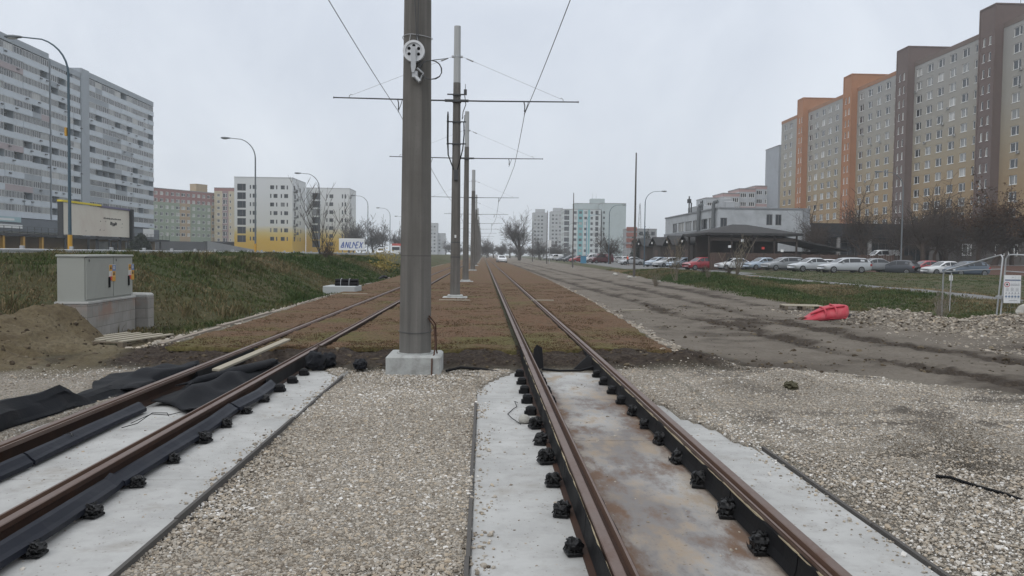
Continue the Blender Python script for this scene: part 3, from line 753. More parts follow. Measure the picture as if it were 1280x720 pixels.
def turf_mat():
    m, nt, b = new_mat('brown_turf_mat')
    co = coord(nt)
    n1 = noise(nt, co, 0.55, 5, .6); n2 = noise(nt, co, 3.0, 5, .7); n3 = noise(nt, co, 24, 5, .7)
    mp = N(nt, 'ShaderNodeMapping'); mp.inputs['Scale'].default_value = (.5, 4.0, 1); L(nt, co, mp.inputs[0])
    n4 = noise(nt, mp.outputs[0], 2.0, 4, .6)
    br = ramp(nt, n3.outputs['Fac'], [(0.3, (0.052, 0.034, 0.020)), (0.5, (0.112, 0.076, 0.046)), (0.72, (0.19, 0.138, 0.09))])
    rd = ramp(nt, n3.outputs['Fac'], [(0.3, (0.066, 0.035, 0.021)), (0.7, (0.172, 0.094, 0.055))])
    gn = ramp(nt, n3.outputs['Fac'], [(0.3, (0.052, 0.050, 0.016)), (0.7, (0.135, 0.128, 0.046))])
    c = mixc(nt, mth(nt, 'MULTIPLY_ADD', n2.outputs['Fac'], 2.4, -.75, clamp=True), br, rd)
    s = nt.nodes.new('ShaderNodeSeparateXYZ'); L(nt, co, s.inputs[0])
    front = mth(nt, 'MULTIPLY_ADD', s.outputs[1], -.22, 3.75, clamp=True)
    gf = mth(nt, 'MULTIPLY_ADD', mth(nt, 'ADD', n1.outputs['Fac'], mth(nt, 'MULTIPLY', front, .17)), 6.0, -3.1, clamp=True)
    c = mixc(nt, mth(nt, 'MULTIPLY', gf, .75), c, gn)
    c = mixc(nt, mth(nt, 'MULTIPLY', mth(nt, 'MULTIPLY_ADD', n4.outputs['Fac'], 5.0, -2.9, clamp=True), .6), c, (0.045, 0.028, 0.019))
    L(nt, c, b.inputs['Base Color'])
    b.inputs['Roughness'].default_value = .95; b.inputs['Specular IOR Level'].default_value = .15
    bump(nt, b, mth(nt, 'MULTIPLY_ADD', n2.outputs['Fac'], .6, n3.outputs['Fac']), .8, .03)
    return m
M_turf = turf_mat()
RAILS = {'LL': -3.626, 'LR': -2.574, 'RL': .652, 'RR': 1.704}
def build_turf():
    ys = np.concatenate([np.arange(12.86, 22, .07), np.arange(22, 50, .3), np.geomspace(50, 420, 50)])
    V = []; F = []; off = 0
    strips = [('L', -3.74), (-3.51, -2.69), (-2.46, .54), (.77, 1.59), (1.82, 'R')]
    for a, b_ in strips:
        nx = 40
        t = np.linspace(0, 1, nx)
        T, Y = np.meshgrid(t, ys)
        n0 = fbm(T * 6 + 3, Y * 1.0, 2)
        x0 = mat_left(Y) + .05 * fbm(Y * 3, Y * 0, 2) if a == 'L' else np.full_like(Y, a)
        x1 = mat_right(Y) + .06 * fbm(Y * 3, Y * 0 + 4, 2) if b_ == 'R' else np.full_like(Y, b_)
        X = x0 + (x1 - x0) * T
        Yj = Y + (.30 * fbm(X * 1.7, X * 0 + 2, 5)) * np.exp(-(Y - 12.86) / .35)
        Z = .158 + .036 * fbm(X * 1.6, Yj * 1.6, 3) * sst(60, 20, Y) + .024 * fbm(X * 9, Yj * 9, 2) * sst(30, 20, Y)
        # thickness: skirt around the edge
        edge = (T == 0) | (T == 1) | (Y == ys[0]) | (Y == ys[-1])
        V.append(np.stack([X.ravel(), Yj.ravel(), Z.ravel()], 1))
        ny = len(ys)
        I = np.arange(nx * ny).reshape(ny, nx) + off
        F.append(np.stack([I[:-1, :-1].ravel(), I[:-1, 1:].ravel(), I[1:, 1:].ravel(), I[1:, :-1].ravel()], 1))
        off += nx * ny
        loop = np.concatenate([I[0, :], I[1:, -1], I[-1, -2::-1], I[-2:0:-1, 0]])
        base = V[-1][loop - (off - nx * ny)].copy(); base[:, 2] -= .07
        V.append(base); J = np.arange(len(loop)) + off; off += len(loop)
        k = np.roll(np.arange(len(loop)), -1)
        F.append(np.stack([loop, J, J[k], loop[k]], 1))
    o = np_obj('turf_mat', np.concatenate(V), np.concatenate(F), M_turf, smooth=True)
    tag(o, kind='structure')
build_turf()
# fuzzy tufts of moss on the mats
n = 26000
xs = rng.uniform(-5.3, 4, n); ys = 12.85 + 30 * rng.uniform(0, 1, n) ** 1.7
ok = (xs > mat_left(ys) + .05) & (xs < mat_right(ys) - .05)
for rx in RAILS.values(): ok &= np.abs(xs - rx - (0.02 if rx in (-3.626, .652) else -.02)) > .13
xs, ys = xs[ok], ys[ok]
M_moss, nt, b = new_mat('moss_tufts')
a = nt.nodes.new('ShaderNodeAttribute'); a.attribute_name = 'tone'
L(nt, ramp(nt, a.outputs['Fac'], [(0.0, (0.065, 0.038, 0.022)), (0.5, (0.11, 0.070, 0.042)), (0.8, (0.09, 0.078, 0.03)), (1.0, (0.18, 0.135, 0.085))]), b.inputs['Base Color'])
b.inputs['Roughness'].default_value = .95; b.inputs['Specular IOR Level'].default_value = .1
k = len(xs) * 3
X = np.repeat(xs, 3) + rng.normal(0, .03, k); Y = np.repeat(ys, 3) + rng.normal(0, .03, k); a_ = rng.uniform(0, 6.28, k); h = rng.uniform(.004, .018, k); wd = .006 * (1 + Y / 25)
P = np.stack([np.stack([X - np.cos(a_) * wd, Y - np.sin(a_) * wd, np.full(k, .152)], 1), np.stack([X + np.cos(a_) * wd, Y + np.sin(a_) * wd, np.full(k, .152)], 1), np.stack([X + rng.normal(0, .012, k), Y + rng.normal(0, .012, k), .156 + h], 1)], 1)
tag(np_obj('moss_tufts', P.reshape(-1, 3), np.arange(k * 3).reshape(-1, 3), M_moss, attrs={'tone': np.repeat(rng.beta(1.4, 2, k), 3)}), kind='stuff')
# pale kerb along the left edge of the mats
pr = random.Random(5); y = 13.4
mb = MB()
while y < 120:
    e = y + pr.uniform(1.5, 4); xa, xb = float(mat_left(y)) - .28, float(mat_left(e)) - .28
    ja, jb = pr.uniform(-.04, .04), pr.uniform(-.04, .04)
    z = .13 + pr.uniform(-.03, .02)
    mb.add([(xa - .05 + ja, y, 0), (xa + .05 + ja, y, 0), (xb + .05 + jb, e, 0), (xb - .05 + jb, e, 0), (xa - .05 + ja, y, z), (xa + .05 + ja, y, z), (xb + .05 + jb, e, z), (xb - .05 + jb, e, z)], [(0, 3, 2, 1), (4, 5, 6, 7), (0, 1, 5, 4), (1, 2, 6, 5), (2, 3, 7, 6), (3, 0, 4, 7)])
    y = e + pr.uniform(.02, .5)
tag(mb.build('kerb_strip', pmat('pale_kerb', (0.24, 0.205, 0.17), .9, .25, 3, 40, .3, .01, stain=(.12, .10, .08))), 'low pale kerb running along the foot of the grass bank', 'kerb')
# short planks lying across the mats
for (x, y, l, rz, lab) in ((-4.6, 29.5, .9, .1, 'short bare plank lying on the brown mats of the left track'), (1.95, 26.6, .75, .05, 'short bare board lying across the far right rail edge'), (-.9, 26.2, 1.0, 0.0, 'pale strip of wood lying on the mats before the second pole'), (4.6, 24.6, .75, .3, 'pale board lying on the dirt beside the mats')):
    mb = MB(); mb.bbox(-l / 2, l / 2, -.05, .05, 0, .025, .004)
    o = mb.build('plank', M_wood); o.location = (x, y, max(.165 if x < 3 else 0, gz1(x, y) + .005)); o.rotation_euler = (0, 0, rz); tag(o, lab, 'plank')

# ------------------------------------------------------------------ rails
PROF = [(-.09, .0), (.09, .0), (.09, .012), (.03, .024), (.012, .036), (.010, .128), (.03, .140), (.086, .150), (.086, .176), (.082, .180), (.068, .180), (.060, .140), (.036, .140), (.027, .176), (.022, .180), (-.026, .180), (-.031, .175), (-.031, .145), (-.010, .130), (-.012, .036), (-.03, .024), (-.09, .012)]
HEADF = set(range(7, 18))
def rail_mesh(flip, y0, y1):
    s = -1 if flip else 1
    mb = MB()
    cuts = [y0] + [q for q in (3, 6, 9, 12, 20, 40, 80, 160) if y0 < q < y1] + [y1]
    prof = [(p[0] * s, p[1]) for p in PROF]
    n = len(prof)
    for a, b_ in zip(cuts[:-1], cuts[1:]):
        vs = [(p[0], a, p[1]) for p in prof] + [(p[0], b_, p[1]) for p in prof]
        for i in range(n):
            j = (i + 1) % n
            f = (i, j, j + n, i + n) if flip else (j, i, i + n, j + n)
            mi = 1 if i in (9, 13, 14, 15) or i == 7 else (2 if i in (10, 11, 12) else 0)
            mb.add([vs[k] for k in f], [(0, 1, 2, 3)], mi)
    return mb
M_groove = pmat('rail_groove_rust', (0.085, 0.045, 0.028), .85, .3, 5, 60, .2, .003)
def jagged_jacket(s, side, y0, y1, seed):
    """rubber chamber filler along one flank of a rail; top edge worn"""
    pr = random.Random(seed)
    mb = MB()
    xo = (-.046 if side < 0 else .098) * s
    xi = (-.012 if side < 0 else .012) * s
    y = y0
    while y < y1:
        e = min(y1, y + pr.uniform(.9, 1.25))
        m = 6
        rows = []
        for k in range(m + 1):
            yy = y + (e - y) * k / m
            wob = pr.uniform(-.003, .003); top = .158 + pr.uniform(-.006, .006)
            rows.append([(xi, yy, .026), (xo * 1.25 + wob * .5, yy, .026), (xo * 1.08 + wob, yy, .075), (xo + wob, yy, .150), (xo * .96 + wob, yy, top), (xi * 3.2 if side < 0 else xi * 7.35, yy, top - .002)])
        for r0, r1 in zip(rows[:-1], rows[1:]):
            for i in range(5):
                f = [r0[i], r0[i + 1], r1[i + 1], r1[i]]
                if s * side > 0: f = f[::-1]
                mb.add(f, [(0, 1, 2, 3)])
        mb.add(rows[0], [tuple(range(6))]); mb.add(rows[-1], [tuple(range(5, -1, -1))])
        y = e + pr.choice([.002, .004, .012])
    return mb
def crumpled(seed):
    pr = random.Random(seed)
    mb = MB()
    mb.blob((0, 0, .045), .058, .062, .058, 3, .35, 2.4, seed, 0, False, zmin=-.002)
    for k in range(7):
        a = pr.uniform(0, 6.28)
        p0 = Vector((.05 * math.cos(a), .055 * math.sin(a), pr.uniform(.04, .09))); p1 = p0 * .4 + Vector((pr.uniform(-.03, .03), pr.uniform(-.03, .03), .055 + pr.uniform(0, .02))); p2 = Vector((.07 * math.cos(a + 1.4), .075 * math.sin(a + 1.4), pr.uniform(.01, .05)))
        mb.tube([p0, p1, p2], [.007, .012, .004], 4)
    for k in range(3):
        a = pr.uniform(0, 6.28)
        c = Vector((.07 * math.cos(a), .08 * math.sin(a), .012))
        mb.add([c, c + Vector((pr.uniform(-.05, .05), pr.uniform(-.05, .05), pr.uniform(-.008, .02))), c + Vector((pr.uniform(-.04, .04), pr.uniform(-.04, .04), .03))], [(0, 1, 2)])
    # foot of the clip and screw under the wrapping
    mb.bbox(-.055, .05, -.06, .06, -.002, .02, .006)
    return mb.mesh('rail_fastener', M_bag)
BAGS = [crumpled(s) for s in (1, 2, 5, 8)]
def capbox(seed):
    mb = MB(); mb.bbox(-.06, .05, -.065, .065, -.002, .085, .022); mb.bbox(-.075, -.055, -.05, .05, -.002, .03, .006)
    return mb.mesh('rail_fastener', M_black)
CAP = capbox(0)
def add_fasteners(rail, xs_, ys_, cap_from, seed):
    pr = random.Random(seed)
    for side, x in xs_:
        for y in ys_:
            me = CAP if y > cap_from else pr.choice(BAGS)
            f = link(bpy.data.objects.new('rail_fastener', me)); f.parent = rail
            f.location = (x, y + pr.uniform(-.02, .02), .008)
            f.rotation_euler = (0, 0, (0 if side < 0 else math.pi) + pr.uniform(-.3, .3) * (y <= cap_from))
            q = 1.0 if y > cap_from else pr.uniform(.85, 1.12)
            f.scale = (q, q, q * pr.uniform(.9, 1.1))
def make_rail(x, flip, label, jackets, fast):
    r = thing('rail', label, 'rail', (x, 0, 0), 0, 'rails of the two tram tracks')
    rail_mesh(flip, -6, 420).build('steel_section', [M_web, M_head, M_groove], r)
    s = -1 if flip else 1
    for side, y0, y1 in jackets: jagged_jacket(s, side, y0, y1, int(abs(x) * 100) + side).build('rubber_filler', M_black, r)
    return r
FY = [4.43 + .655 * k for k in range(-2, 11)]
r = make_rail(RAILS['RL'], False, 'rusty grooved rail beside the central gravel, lumpy black clips along its outer foot', [(-1, -6, 12.9), (1, -6, 12.9)], None)
add_fasteners(r, [(-1, -.135)], FY, 8.3, 1); add_fasteners(r, [(1, .105)], [y for y in FY if y > 8.5], 8.3, 2)
r = make_rail(RAILS['RR'], True, 'rusty grooved rail on the side of the wide gravel field, clips lining its inner foot', [(-1, -6, 12.9), (1, -6, 12.9)], None)
add_fasteners(r, [(-1, -.13)], FY, 9.0, 3); add_fasteners(r, [(1, .135)], [y for y in FY[:1]], 9.0, 4)
r = make_rail(RAILS['LR'], True, 'bare rusty rail of the left track, next to the slab edge facing the big pole', [(-1, 9.6, 12.9), (1, 9.2, 12.9)], None)
add_fasteners(r, [(1, .18)], FY, 9.3, 5)
for f in r.children:
    if f.name.startswith('rail_fastener') and f.location.y < 9.3: f.scale.z *= .72
r = make_rail(RAILS['LL'], False, 'outermost left rail, rusty, half covered by black sheeting near the sand heap', [(-1, 9.9, 12.9), (1, 10.2, 12.9)], None)
add_fasteners(r, [(1, .16)], [5.6, 6.26, 6.9], 9.3, 6)
# thin yellow-brown worn lip along the rubber of the right track
for x, s in ((RAILS['RL'], 1), (RAILS['RR'], -1)):
    mb = MB(); pr = random.Random(4); rows = []
    xc = x - .0385 if s > 0 else x - .0935
    for k in range(260):
        y = 1.0 + k * .042
        g = mnoise.noise((y * 3.1, s * 5.0, 0)) + .5 * mnoise.noise((y * 13, s, 2))
        h = .1535 + .007 * min(1, max(0, g + .55)) + pr.uniform(-.0008, .0008); wd = .0045 + .003 * g
        rows += [(xc - wd, y, .150), (xc - wd * .7, y, h), (xc + wd * .7, y, h), (xc + wd, y, .150)]
    fs = [(4 * k + i, 4 * k + i + 1, 4 * k + i + 5, 4 * k + i + 4) for k in range(259) for i in range(3)]
    mb.add(rows, fs, 0)
    o = mb.build('glue_bead', pmat('dried_glue', (0.30, 0.25, 0.165), .8, .35, 8, 60, .2, .002))
    rp = [q for q in bpy.data.objects if q.name.startswith('rail') and q.type == 'EMPTY' and abs(q.location.x - x) < 1e-3][0]
    o.parent = rp; o.location = (-x, 0, 0)
# loose rubber strips lying along the feet of the left track rails
def rubber_strip(path, label, seed):
    pr = random.Random(seed); mb = MB(); rows = []
    prof = [(-.07, .05), (-.056, .074), (-.03, .066), (.006, .036), (.032, .022), (.036, -.012), (-.02, -.004)]
    n = 46
    for i in range(n + 1):
        t = i / n; y = path[0][1] + (path[-1][1] - path[0][1]) * t
        x = np.interp(y, [p[1] for p in path], [p[0] for p in path]); z = np.interp(y, [p[1] for p in path], [p[2] for p in path])
        a = .12 * math.sin(y * 2.1 + seed) + .05 * math.sin(y * 5)
        ca, sa = math.cos(a), math.sin(a)
        rows.append([(x + px * ca - pz * sa + pr.uniform(-.001, .001), y, z + px * sa + pz * ca) for px, pz in prof])
    vs = [p for r_ in rows for p in r_]; m = len(prof)
    fs = [(i * m + k, i * m + (k + 1) % m, (i + 1) * m + (k + 1) % m, (i + 1) * m + k) for i in range(n) for k in range(m)]
    fs += [tuple(range(m - 1, -1, -1)), tuple(range(n * m, n * m + m))]
    mb.add(vs, fs, 0)
    tag(mb.build('rubber_strip', M_strip), label, 'rubber strip')
rubber_strip([(-2.46, 1.0, .05), (-2.45, 3.5, .045), (-2.44, 4.6, .055), (-2.465, 5.55, .045), (-2.47, 5.6, .06)], 'blue-black rubber strip resting on the foot of the bare rail, nearest piece', 1)
rubber_strip([(-2.47, 5.63, .04), (-2.44, 6.6, .055), (-2.45, 7.5, .05), (-2.47, 8.2, .06)], 'blue-black rubber strip on the rail foot, middle piece before the kink', 2)
rubber_strip([(-2.46, 8.24, .06), (-2.42, 9.0, .06), (-2.47, 9.75, .05)], 'short blue-black rubber strip on the rail foot, farthest piece near the big pole', 3)
rubber_strip([(-3.42, .5, .03), (-3.41, 4.6, .03), (-3.40, 6.2, .035)], 'long rubber strip lying inside the left rail, near piece', 4)
rubber_strip([(-3.40, 6.23, .035), (-3.41, 7.2, .04), (-3.43, 8.35, .035)], 'rubber strip lying inside the left rail, ending under the black sheet', 5)

# ------------------------------------------------------------------ black sheeting, plank, bits on the slabs
def sheet(name, label, cat, f, nu, nv, mat, seed, th=.012):
    V = []
    for j in range(nv + 1):
        for i in range(nu + 1):
            V.append(f(i / nu, j / nv))
    V = np.array(V)
    I = np.arange((nu + 1) * (nv + 1)).reshape(nv + 1, nu + 1)
    Fq = np.stack([I[:-1, :-1].ravel(), I[:-1, 1:].ravel(), I[1:, 1:].ravel(), I[1:, :-1].ravel()], 1)
    nV = len(V); V2 = V.copy(); V2[:, 2] -= th
    loop = np.concatenate([I[0, :], I[1:, -1], I[-1, -2::-1], I[-2:0:-1, 0]]); k = np.roll(loop, -1)
    F = np.concatenate([Fq, Fq[:, ::-1] + nV, np.stack([loop, loop + nV, k + nV, k], 1)])
    o = np_obj(name, np.concatenate([V, V2]), F, mat, smooth=True)
    return tag(o, label, cat)
def roll(u, v):
    # a loosely folded roll: u round the section, v along it; sharp creases
    ax = np.interp(v, [0, .3, .55, .62, .8, 1], [-4.36, -4.42, -4.32, -4.24, -4.2, -4.12]); ay = np.interp(v, [0, 1], [6.7, 9.6])
    q = u * 7 % 7
    k = int(q) % 7; f = q - int(q)
    pr_ = [(-.17, .012), (-.15, .13), (-.07, .225), (.03, .24), (.13, .15), (.17, .05), (.14, .012)]
    def corner(i):
        x, z = pr_[i]; vv = round(v * 9) / 9 * .6 + v * .4
        return x * (1 + .35 * mnoise.noise((i * 3.1, vv * 4, 1))), z * (1 + .35 * mnoise.noise((i * 2.3, vv * 4.5, 7)))
    x0, z0 = corner(k); x1, z1 = corner((k + 1) % 7)
    hs_ = np.interp(v, [0, .5, .58, .66, .8, 1], [1, 1.0, 1.15, .5, .62, .3]); ws_ = np.interp(v, [0, .5, .6, 1], [1, 1, .8, 1.15])
    return (ax + (x0 + (x1 - x0) * f) * ws_, ay + .12 * math.sin(k * 2.0) * v, .012 + (z0 + (z1 - z0) * f) * hs_)
sheet('membrane_roll', 'thick roll of black membrane lying beside the outermost left rail', 'membrane', roll, 28, 26, M_membrane, 1)
bpy.data.objects['membrane_roll'].data.polygons.foreach_set('use_smooth', [False] * len(bpy.data.objects['membrane_roll'].data.polygons))
def flat_sheet(u, v):
    x0 = np.interp(v, [0, .5, 1], [-4.35, -4.75, -4.95]); x1 = np.interp(v, [0, .5, 1], [-3.76, -3.75, -3.75])
    x = x0 + (x1 - x0) * u; y = 9.25 + 1.75 * v
    h = .035 + .10 * max(0, mnoise.noise((x * 2.2, y * 1.6, 2.0))) + .05 * math.exp(-((u - .3 - .3 * v) / .12) ** 2) + .1 * u ** 3
    return (x + .05 * mnoise.noise((y * 3, x, 0)), y, max(h + gz1(x, y) * (y > 9), gz1(x, y) + .02))
sheet('membrane_sheet', 'flat sheet of black membrane spread over the gravel left of the rails', 'membrane', flat_sheet, 26, 30, M_membrane, 2)
def tongue(u, v):
    # sheet between the two left rails, its near end standing up as a pointed fold
    x = -3.48 + .82 * u; y = 8.45 + 3.0 * v
    f = math.exp(-((u - (.35 + .45 * v)) / .16) ** 2) * np.interp(v, [0, .15, .5, .8, 1], [.02, .14, .17, .12, .04])
    dip = .03 + .04 * mnoise.noise((x * 3, y * 2, 5)) + .05 * abs(u - .5)
    yy = y + .25 * (1 - v) * math.sin(u * 5 + 1)
    return (x, yy, max(.012, dip + f + .06 * max(0, mnoise.noise((x * 4, y * 3, 1)))))
sheet('membrane_sheet', 'crumpled black membrane lying between the two left rails', 'membrane', tongue, 30, 44, M_membrane, 3)
def flap_fold(u, v):
    x = -3.35 + .55 * v + .18 * (u - .5) + .1 * math.sin(v * 3); y = 9.2 + 1.9 * v
    a = u * math.pi * .95
    rr_ = np.interp(v, [0, .1, .5, .9, 1], [.01, .07, .11, .09, .04])
    return (x + rr_ * math.cos(a) * 1.5, y + .1 * math.sin(a), .15 + rr_ * math.sin(a) * .8)
sheet('membrane_fold', 'smooth folded tongue of black membrane beneath the plank between the left rails', 'membrane', flap_fold, 16, 30, M_membrane, 4)
mb = MB(); mb.bbox(-.05, .05, -1.45, 1.45, -.014, .014, .004)
o = mb.build('plank', M_wood); o.location = (-3.16, 11.5, .235); o.rotation_euler = (R(1.5), R(4), R(-3.5)); tag(o, 'long pale plank lying along the left track over the black membrane', 'plank')
mb = MB()
mb.add([(.74, 11.75, .0), (.90, 11.85, .0), (.88, 11.92, .29), (.80, 11.92, .34), (.75, 11.86, .27), (.76, 11.79, .0), (.905, 11.89, .0), (.885, 11.96, .285), (.80, 11.955, .332), (.757, 11.9, .265)], [(0, 1, 2, 3, 4), (9, 8, 7, 6, 5), (0, 5, 6, 1), (1, 6, 7, 2), (2, 7, 8, 3), (3, 8, 9, 4), (4, 9, 5, 0)])
tag(mb.build('rubber_flap', M_black), 'black rubber flap standing up beside the inner side of the right track', 'rubber flap')
mb = MB()
mb.add([(1.33, 11.75, 0), (1.60, 11.70, 0), (1.61, 11.8, .16), (1.55, 11.84, .19), (1.33, 11.80, 0), (1.60, 11.75, 0), (1.61, 11.85, .16), (1.55, 11.89, .19)], [(0, 1, 2, 3), (7, 6, 5, 4), (0, 4, 5, 1), (1, 5, 6, 2), (2, 6, 7, 3), (3, 7, 4, 0)])
mb.tube([(.85, 11.52, .03), (1.1, 11.5, .012), (1.4, 11.5, .018), (1.6, 11.56, .06)], [.02, .016, .018, .02], 6)
tag(mb.build('rubber_flap', M_black), 'low torn black rubber across the end of the right slab', 'rubber flap')
mb = MB(); mb.blob((0, 0, .12), .15, .2, .14, 3, .3, 2, 3, 0, False, zmin=0); mb.blob((.1, .35, .08), .12, .18, .12, 3, .35, 2, 5, 0, False, zmin=0)
o = mb.build('membrane_bundle', M_membrane); o.location = (-2.33, 11.5, .0); tag(o, 'bunched black membrane around the left track rail where the mats begin', 'membrane')
mb = MB(); mb.blob((0, 0, .05), .1, .16, .09, 3, .3, 2, 9, 0, False, zmin=0)
o = mb.build('membrane_bundle', M_membrane); o.location = (-1.72, 11.55, .02); tag(o, 'small black lump of membrane left of the big pole footing', 'membrane')
mb = MB(); mb.blob((0, 0, .04), .055, .075, .05, 2, .25, 1.6, 4, 0, True, zmin=0)
o = mb.build('rock', M_stone); o.location = (.42, 7.95, 0); tag(o, 'fist sized pale rock on the right slab by the clips', 'rock')
def wire(pts, label, r_=.004, name='wire_offcut', mat=None, cat='wire'):
    mb = MB(); mb.tube(pts, r_, 5); return tag(mb.build(name, mat or M_black), label, cat)
wire([(.40, 9.0, .01), (.36, 8.85, .05), (.38, 8.7, .02), (.33, 8.6, .01), (.27, 8.35, .01), (.3, 8.1, .02), (.38, 7.85, .01)], 'thin black wire curling on the right slab beside the capped clips')
wire([(-3.28, 7.7, .03), (-3.15, 7.85, .09), (-3.05, 8.0, .05), (-2.98, 8.25, .04), (-2.8, 8.35, .03)], 'thin wire lying on the slab between the left rails, ending in the membrane')
wire([(-3.3, 7.55, .02), (-3.18, 7.6, .05), (-3.1, 7.75, .12), (-3.0, 7.85, .10), (-3.06, 8.05, .03)], 'crooked wire sticking up by the end of the rubber strip')
zc = lambda x, y: gz1(x, y) + .03
wire([(3.48, 6.06, zc(3.48, 6.06) + .01), (3.55, 5.98, zc(3.55, 5.98) + .02), (3.66, 5.84, zc(3.66, 5.84)), (3.74, 5.66, zc(3.74, 5.66)), (3.79, 5.5, zc(3.79, 5.5)), (3.9, 5.2, zc(3.9, 5.2) - .03)], 'black cable end poking out of the gravel field at the right', .013, 'cable_end')
mb = MB(); mb.blob((0, 0, .03), .075, .07, .06, 3, .6, 4, 12, 0, False)
o = mb.build('turf_clump', pmat('clump', (0.06, 0.055, 0.03), .95, .4, 12, 60, .6, .02)); o.location = (3.8, 9.85, gz1(3.8, 9.85)); tag(o, 'tuft of dark dry grass on the gravel hump', 'grass clump')
# ------------------------------------------------------------------ catenary poles
def octo(r, z, rot=R(22.5), n=8): return [(r * math.cos(rot + 2 * math.pi * k / n), r * math.sin(rot + 2 * math.pi * k / n), z) for k in range(n)]
def pole_shaft(r0, r1, z0, z1, n=8):
    mb = MB(); k = 7
    vs = []
    for i in range(k + 1):
        t = i / k; vs += octo(r0 + (r1 - r0) * t, z0 + (z1 - z0) * t, n=n)
    fs = [(i * n + a, i * n + (a + 1) % n, (i + 1) * n + (a + 1) % n, (i + 1) * n + a) for i in range(k) for a in range(n)]
    fs += [tuple(range(n - 1, -1, -1)), tuple(range(k * n, k * n + n))]
    return mb.add(vs, fs, 0)
H_POLE = 9.35; ARM_Z = 6.82
def make_pole(y, label, big=False, gear=False, detail=True, wheel=False):
    zb = 0.0 if big else .13
    t = thing('catenary_pole', label, 'catenary pole', (-.95, y, 0), 0, 'poles between the tracks')
    r0, r1 = (.238, .165) if big else (.185, .118)
    zj = 7.45
    rj = r0 + (r1 - r0) * (zj - zb) / (H_POLE - zb)
    pole_shaft(r0, rj, zb, zj, 8).build('shaft', M_pole, t)
    pole_shaft(rj * .985, r1, zj - .01, H_POLE, 8).build('pole_top', M_poletop, t)
    # footing
    mb = MB()
    if big:
        mb.bbox(-.38, .38, -.36, .42, -.2, .235, .025); mb.prism([(.26 * math.cos(a), .26 * math.sin(a)) for a in [k * math.pi / 8 for k in range(16)]], 'z', .225, .255)
    else:
        mb.bbox(-.42, .42, -.38, .38, .0, .19, .02); mb.bbox(-.26, .26, -.26, .26, .18, .26, .02)
    mb.build('footing', M_foot, t)
    # cross arm: tube through the pole
    mb = MB()
    for s in (-1, 1):
        mb.tube([(s * .12, -.19, ARM_Z), (s * .9, -.19, ARM_Z), (s * 4.1, -.19, ARM_Z + .03)], [.026, .026, .02], 8)
        mb.tube([(s * .13, -.19, ARM_Z), (s * .40, -.19, ARM_Z)], .048, 8)
        mb.tube([(s * 4.1, -.19, ARM_Z + .03), (s * 4.13, -.19, ARM_Z + .03)], .033, 8)
    mb.build('cross_arm', M_darkmetal, t)
    rr_ = r0 + (r1 - r0) * (ARM_Z / H_POLE) + .012
    def collar(z, r_, h=.05, mi=0):
        mb.prism([(r_ * math.cos(a), r_ * math.sin(a)) for a in [R(22.5) + k * math.pi / 4 for k in range(8)]], 'z', z - h / 2, z + h / 2, mi)
    mb = MB(); collar(ARM_Z, rr_ + .012, .07); mb.box(-.2, .2, -.22, -.13, ARM_Z - .035, ARM_Z + .035); mb.build('arm_clamp', M_darkmetal, t)
    if not detail: 
        return t
    mb = MB()
    zs_ = 8.33; rs_ = r0 + (r1 - r0) * (zs_ / H_POLE) + .012
    collar(zs_, rs_, .05)
    for s in (-1, 1): mb.box(s * rs_ - .05, s * rs_ + .05, -.05, .05, zs_ - .03, zs_ + .03)
    mb.build('stay_clamp', M_galv, t)
    for s in (-1, 1):
        mb = MB()
        a, b_ = Vector((s * (rs_ + .04), 0, zs_)), Vector((s * 3.5, -.19, ARM_Z + .13))
        mb.tube([a, b_], .006, 5)
        mb.tube([a + (b_ - a) * .04, a + (b_ - a) * .11], [.02, .03], 6)
        mb.tube([b_, b_ + Vector((s * .05, 0, .02)), b_ + Vector((s * .10, 0, -.04)), b_ + Vector((s * .10, 0, -.1))], .014, 5)
        mb.build('stay_rod', M_galv, t)
        # hanger that holds the contact wire
        mb = MB(); xw = (2.3 if s > 0 else -1.95)
        mb.tube([(xw - .03, -.19, ARM_Z), (xw, -.19, ARM_Z - .12), (xw, -.19, ARM_Z - .26)], .02, 6)
        mb.tube([(xw + .12, -.19, ARM_Z), (xw + .1, -.19, ARM_Z - .1), (xw - .02, -.17, ARM_Z - .42)], .012, 5)
        mb.blob((xw, -.19, ARM_Z - .30), .03, .03, .05, 1, 0)
        mb.build('wire_hanger', M_darkmetal, t)
    if gear:
        rg = lambda z: r0 + (r1 - r0) * z / H_POLE
        mb = MB()
        for z in (7.03, 6.12, 5.38): collar(z, rg(z) + .014, .045)
        mb.box(-.32, .30, -.20, -.16, 7.01, 7.05); mb.bbox(.24, .34, -.24, -.12, 7.02, 7.2, .01); mb.tube([(.29, -.18, 7.2), (.29, -.18, 7.38)], .01, 5)
        for z in (6.12, 5.38): mb.box(-.33, .33, -.16, -.13, z - .02, z + .02)
        mb.build('bracket', M_darkmetal, t)
        mb = MB()
        mb.tube([(-.29, -.17, 6.45), (-.29, -.17, 6.3), (-.29, -.17, 5.5), (-.27, -.17, 5.0), (-.08, -.2, 4.5)], [.02, .035, .035, .025, .02], 6)
        mb.tube([(.27, -.17, 7.0), (.31, -.17, 6.7), (.22, -.18, 6.45), (.19, -.18, 6.2), (.28, -.18, 6.35), (.27, -.18, 6.12)], .014, 5)
        mb.tube([(.25, -.17, 6.1), (.26, -.17, 5.7), (.22, -.17, 5.2), (.05, -.2, 4.5)], .022, 6)
        mb.build('feeder_cable', M_black, t)
        mb = MB(); mb.bbox(-.07, .07, -.23, -.15, 4.15, 4.5, .012); mb.build('junction_box', M_darkmetal, t)
        mb = MB()
        for z in (1.55, 2.05): collar(z, rg(z) + .006, .03)
        mb.build('strap', M_darkmetal, t)
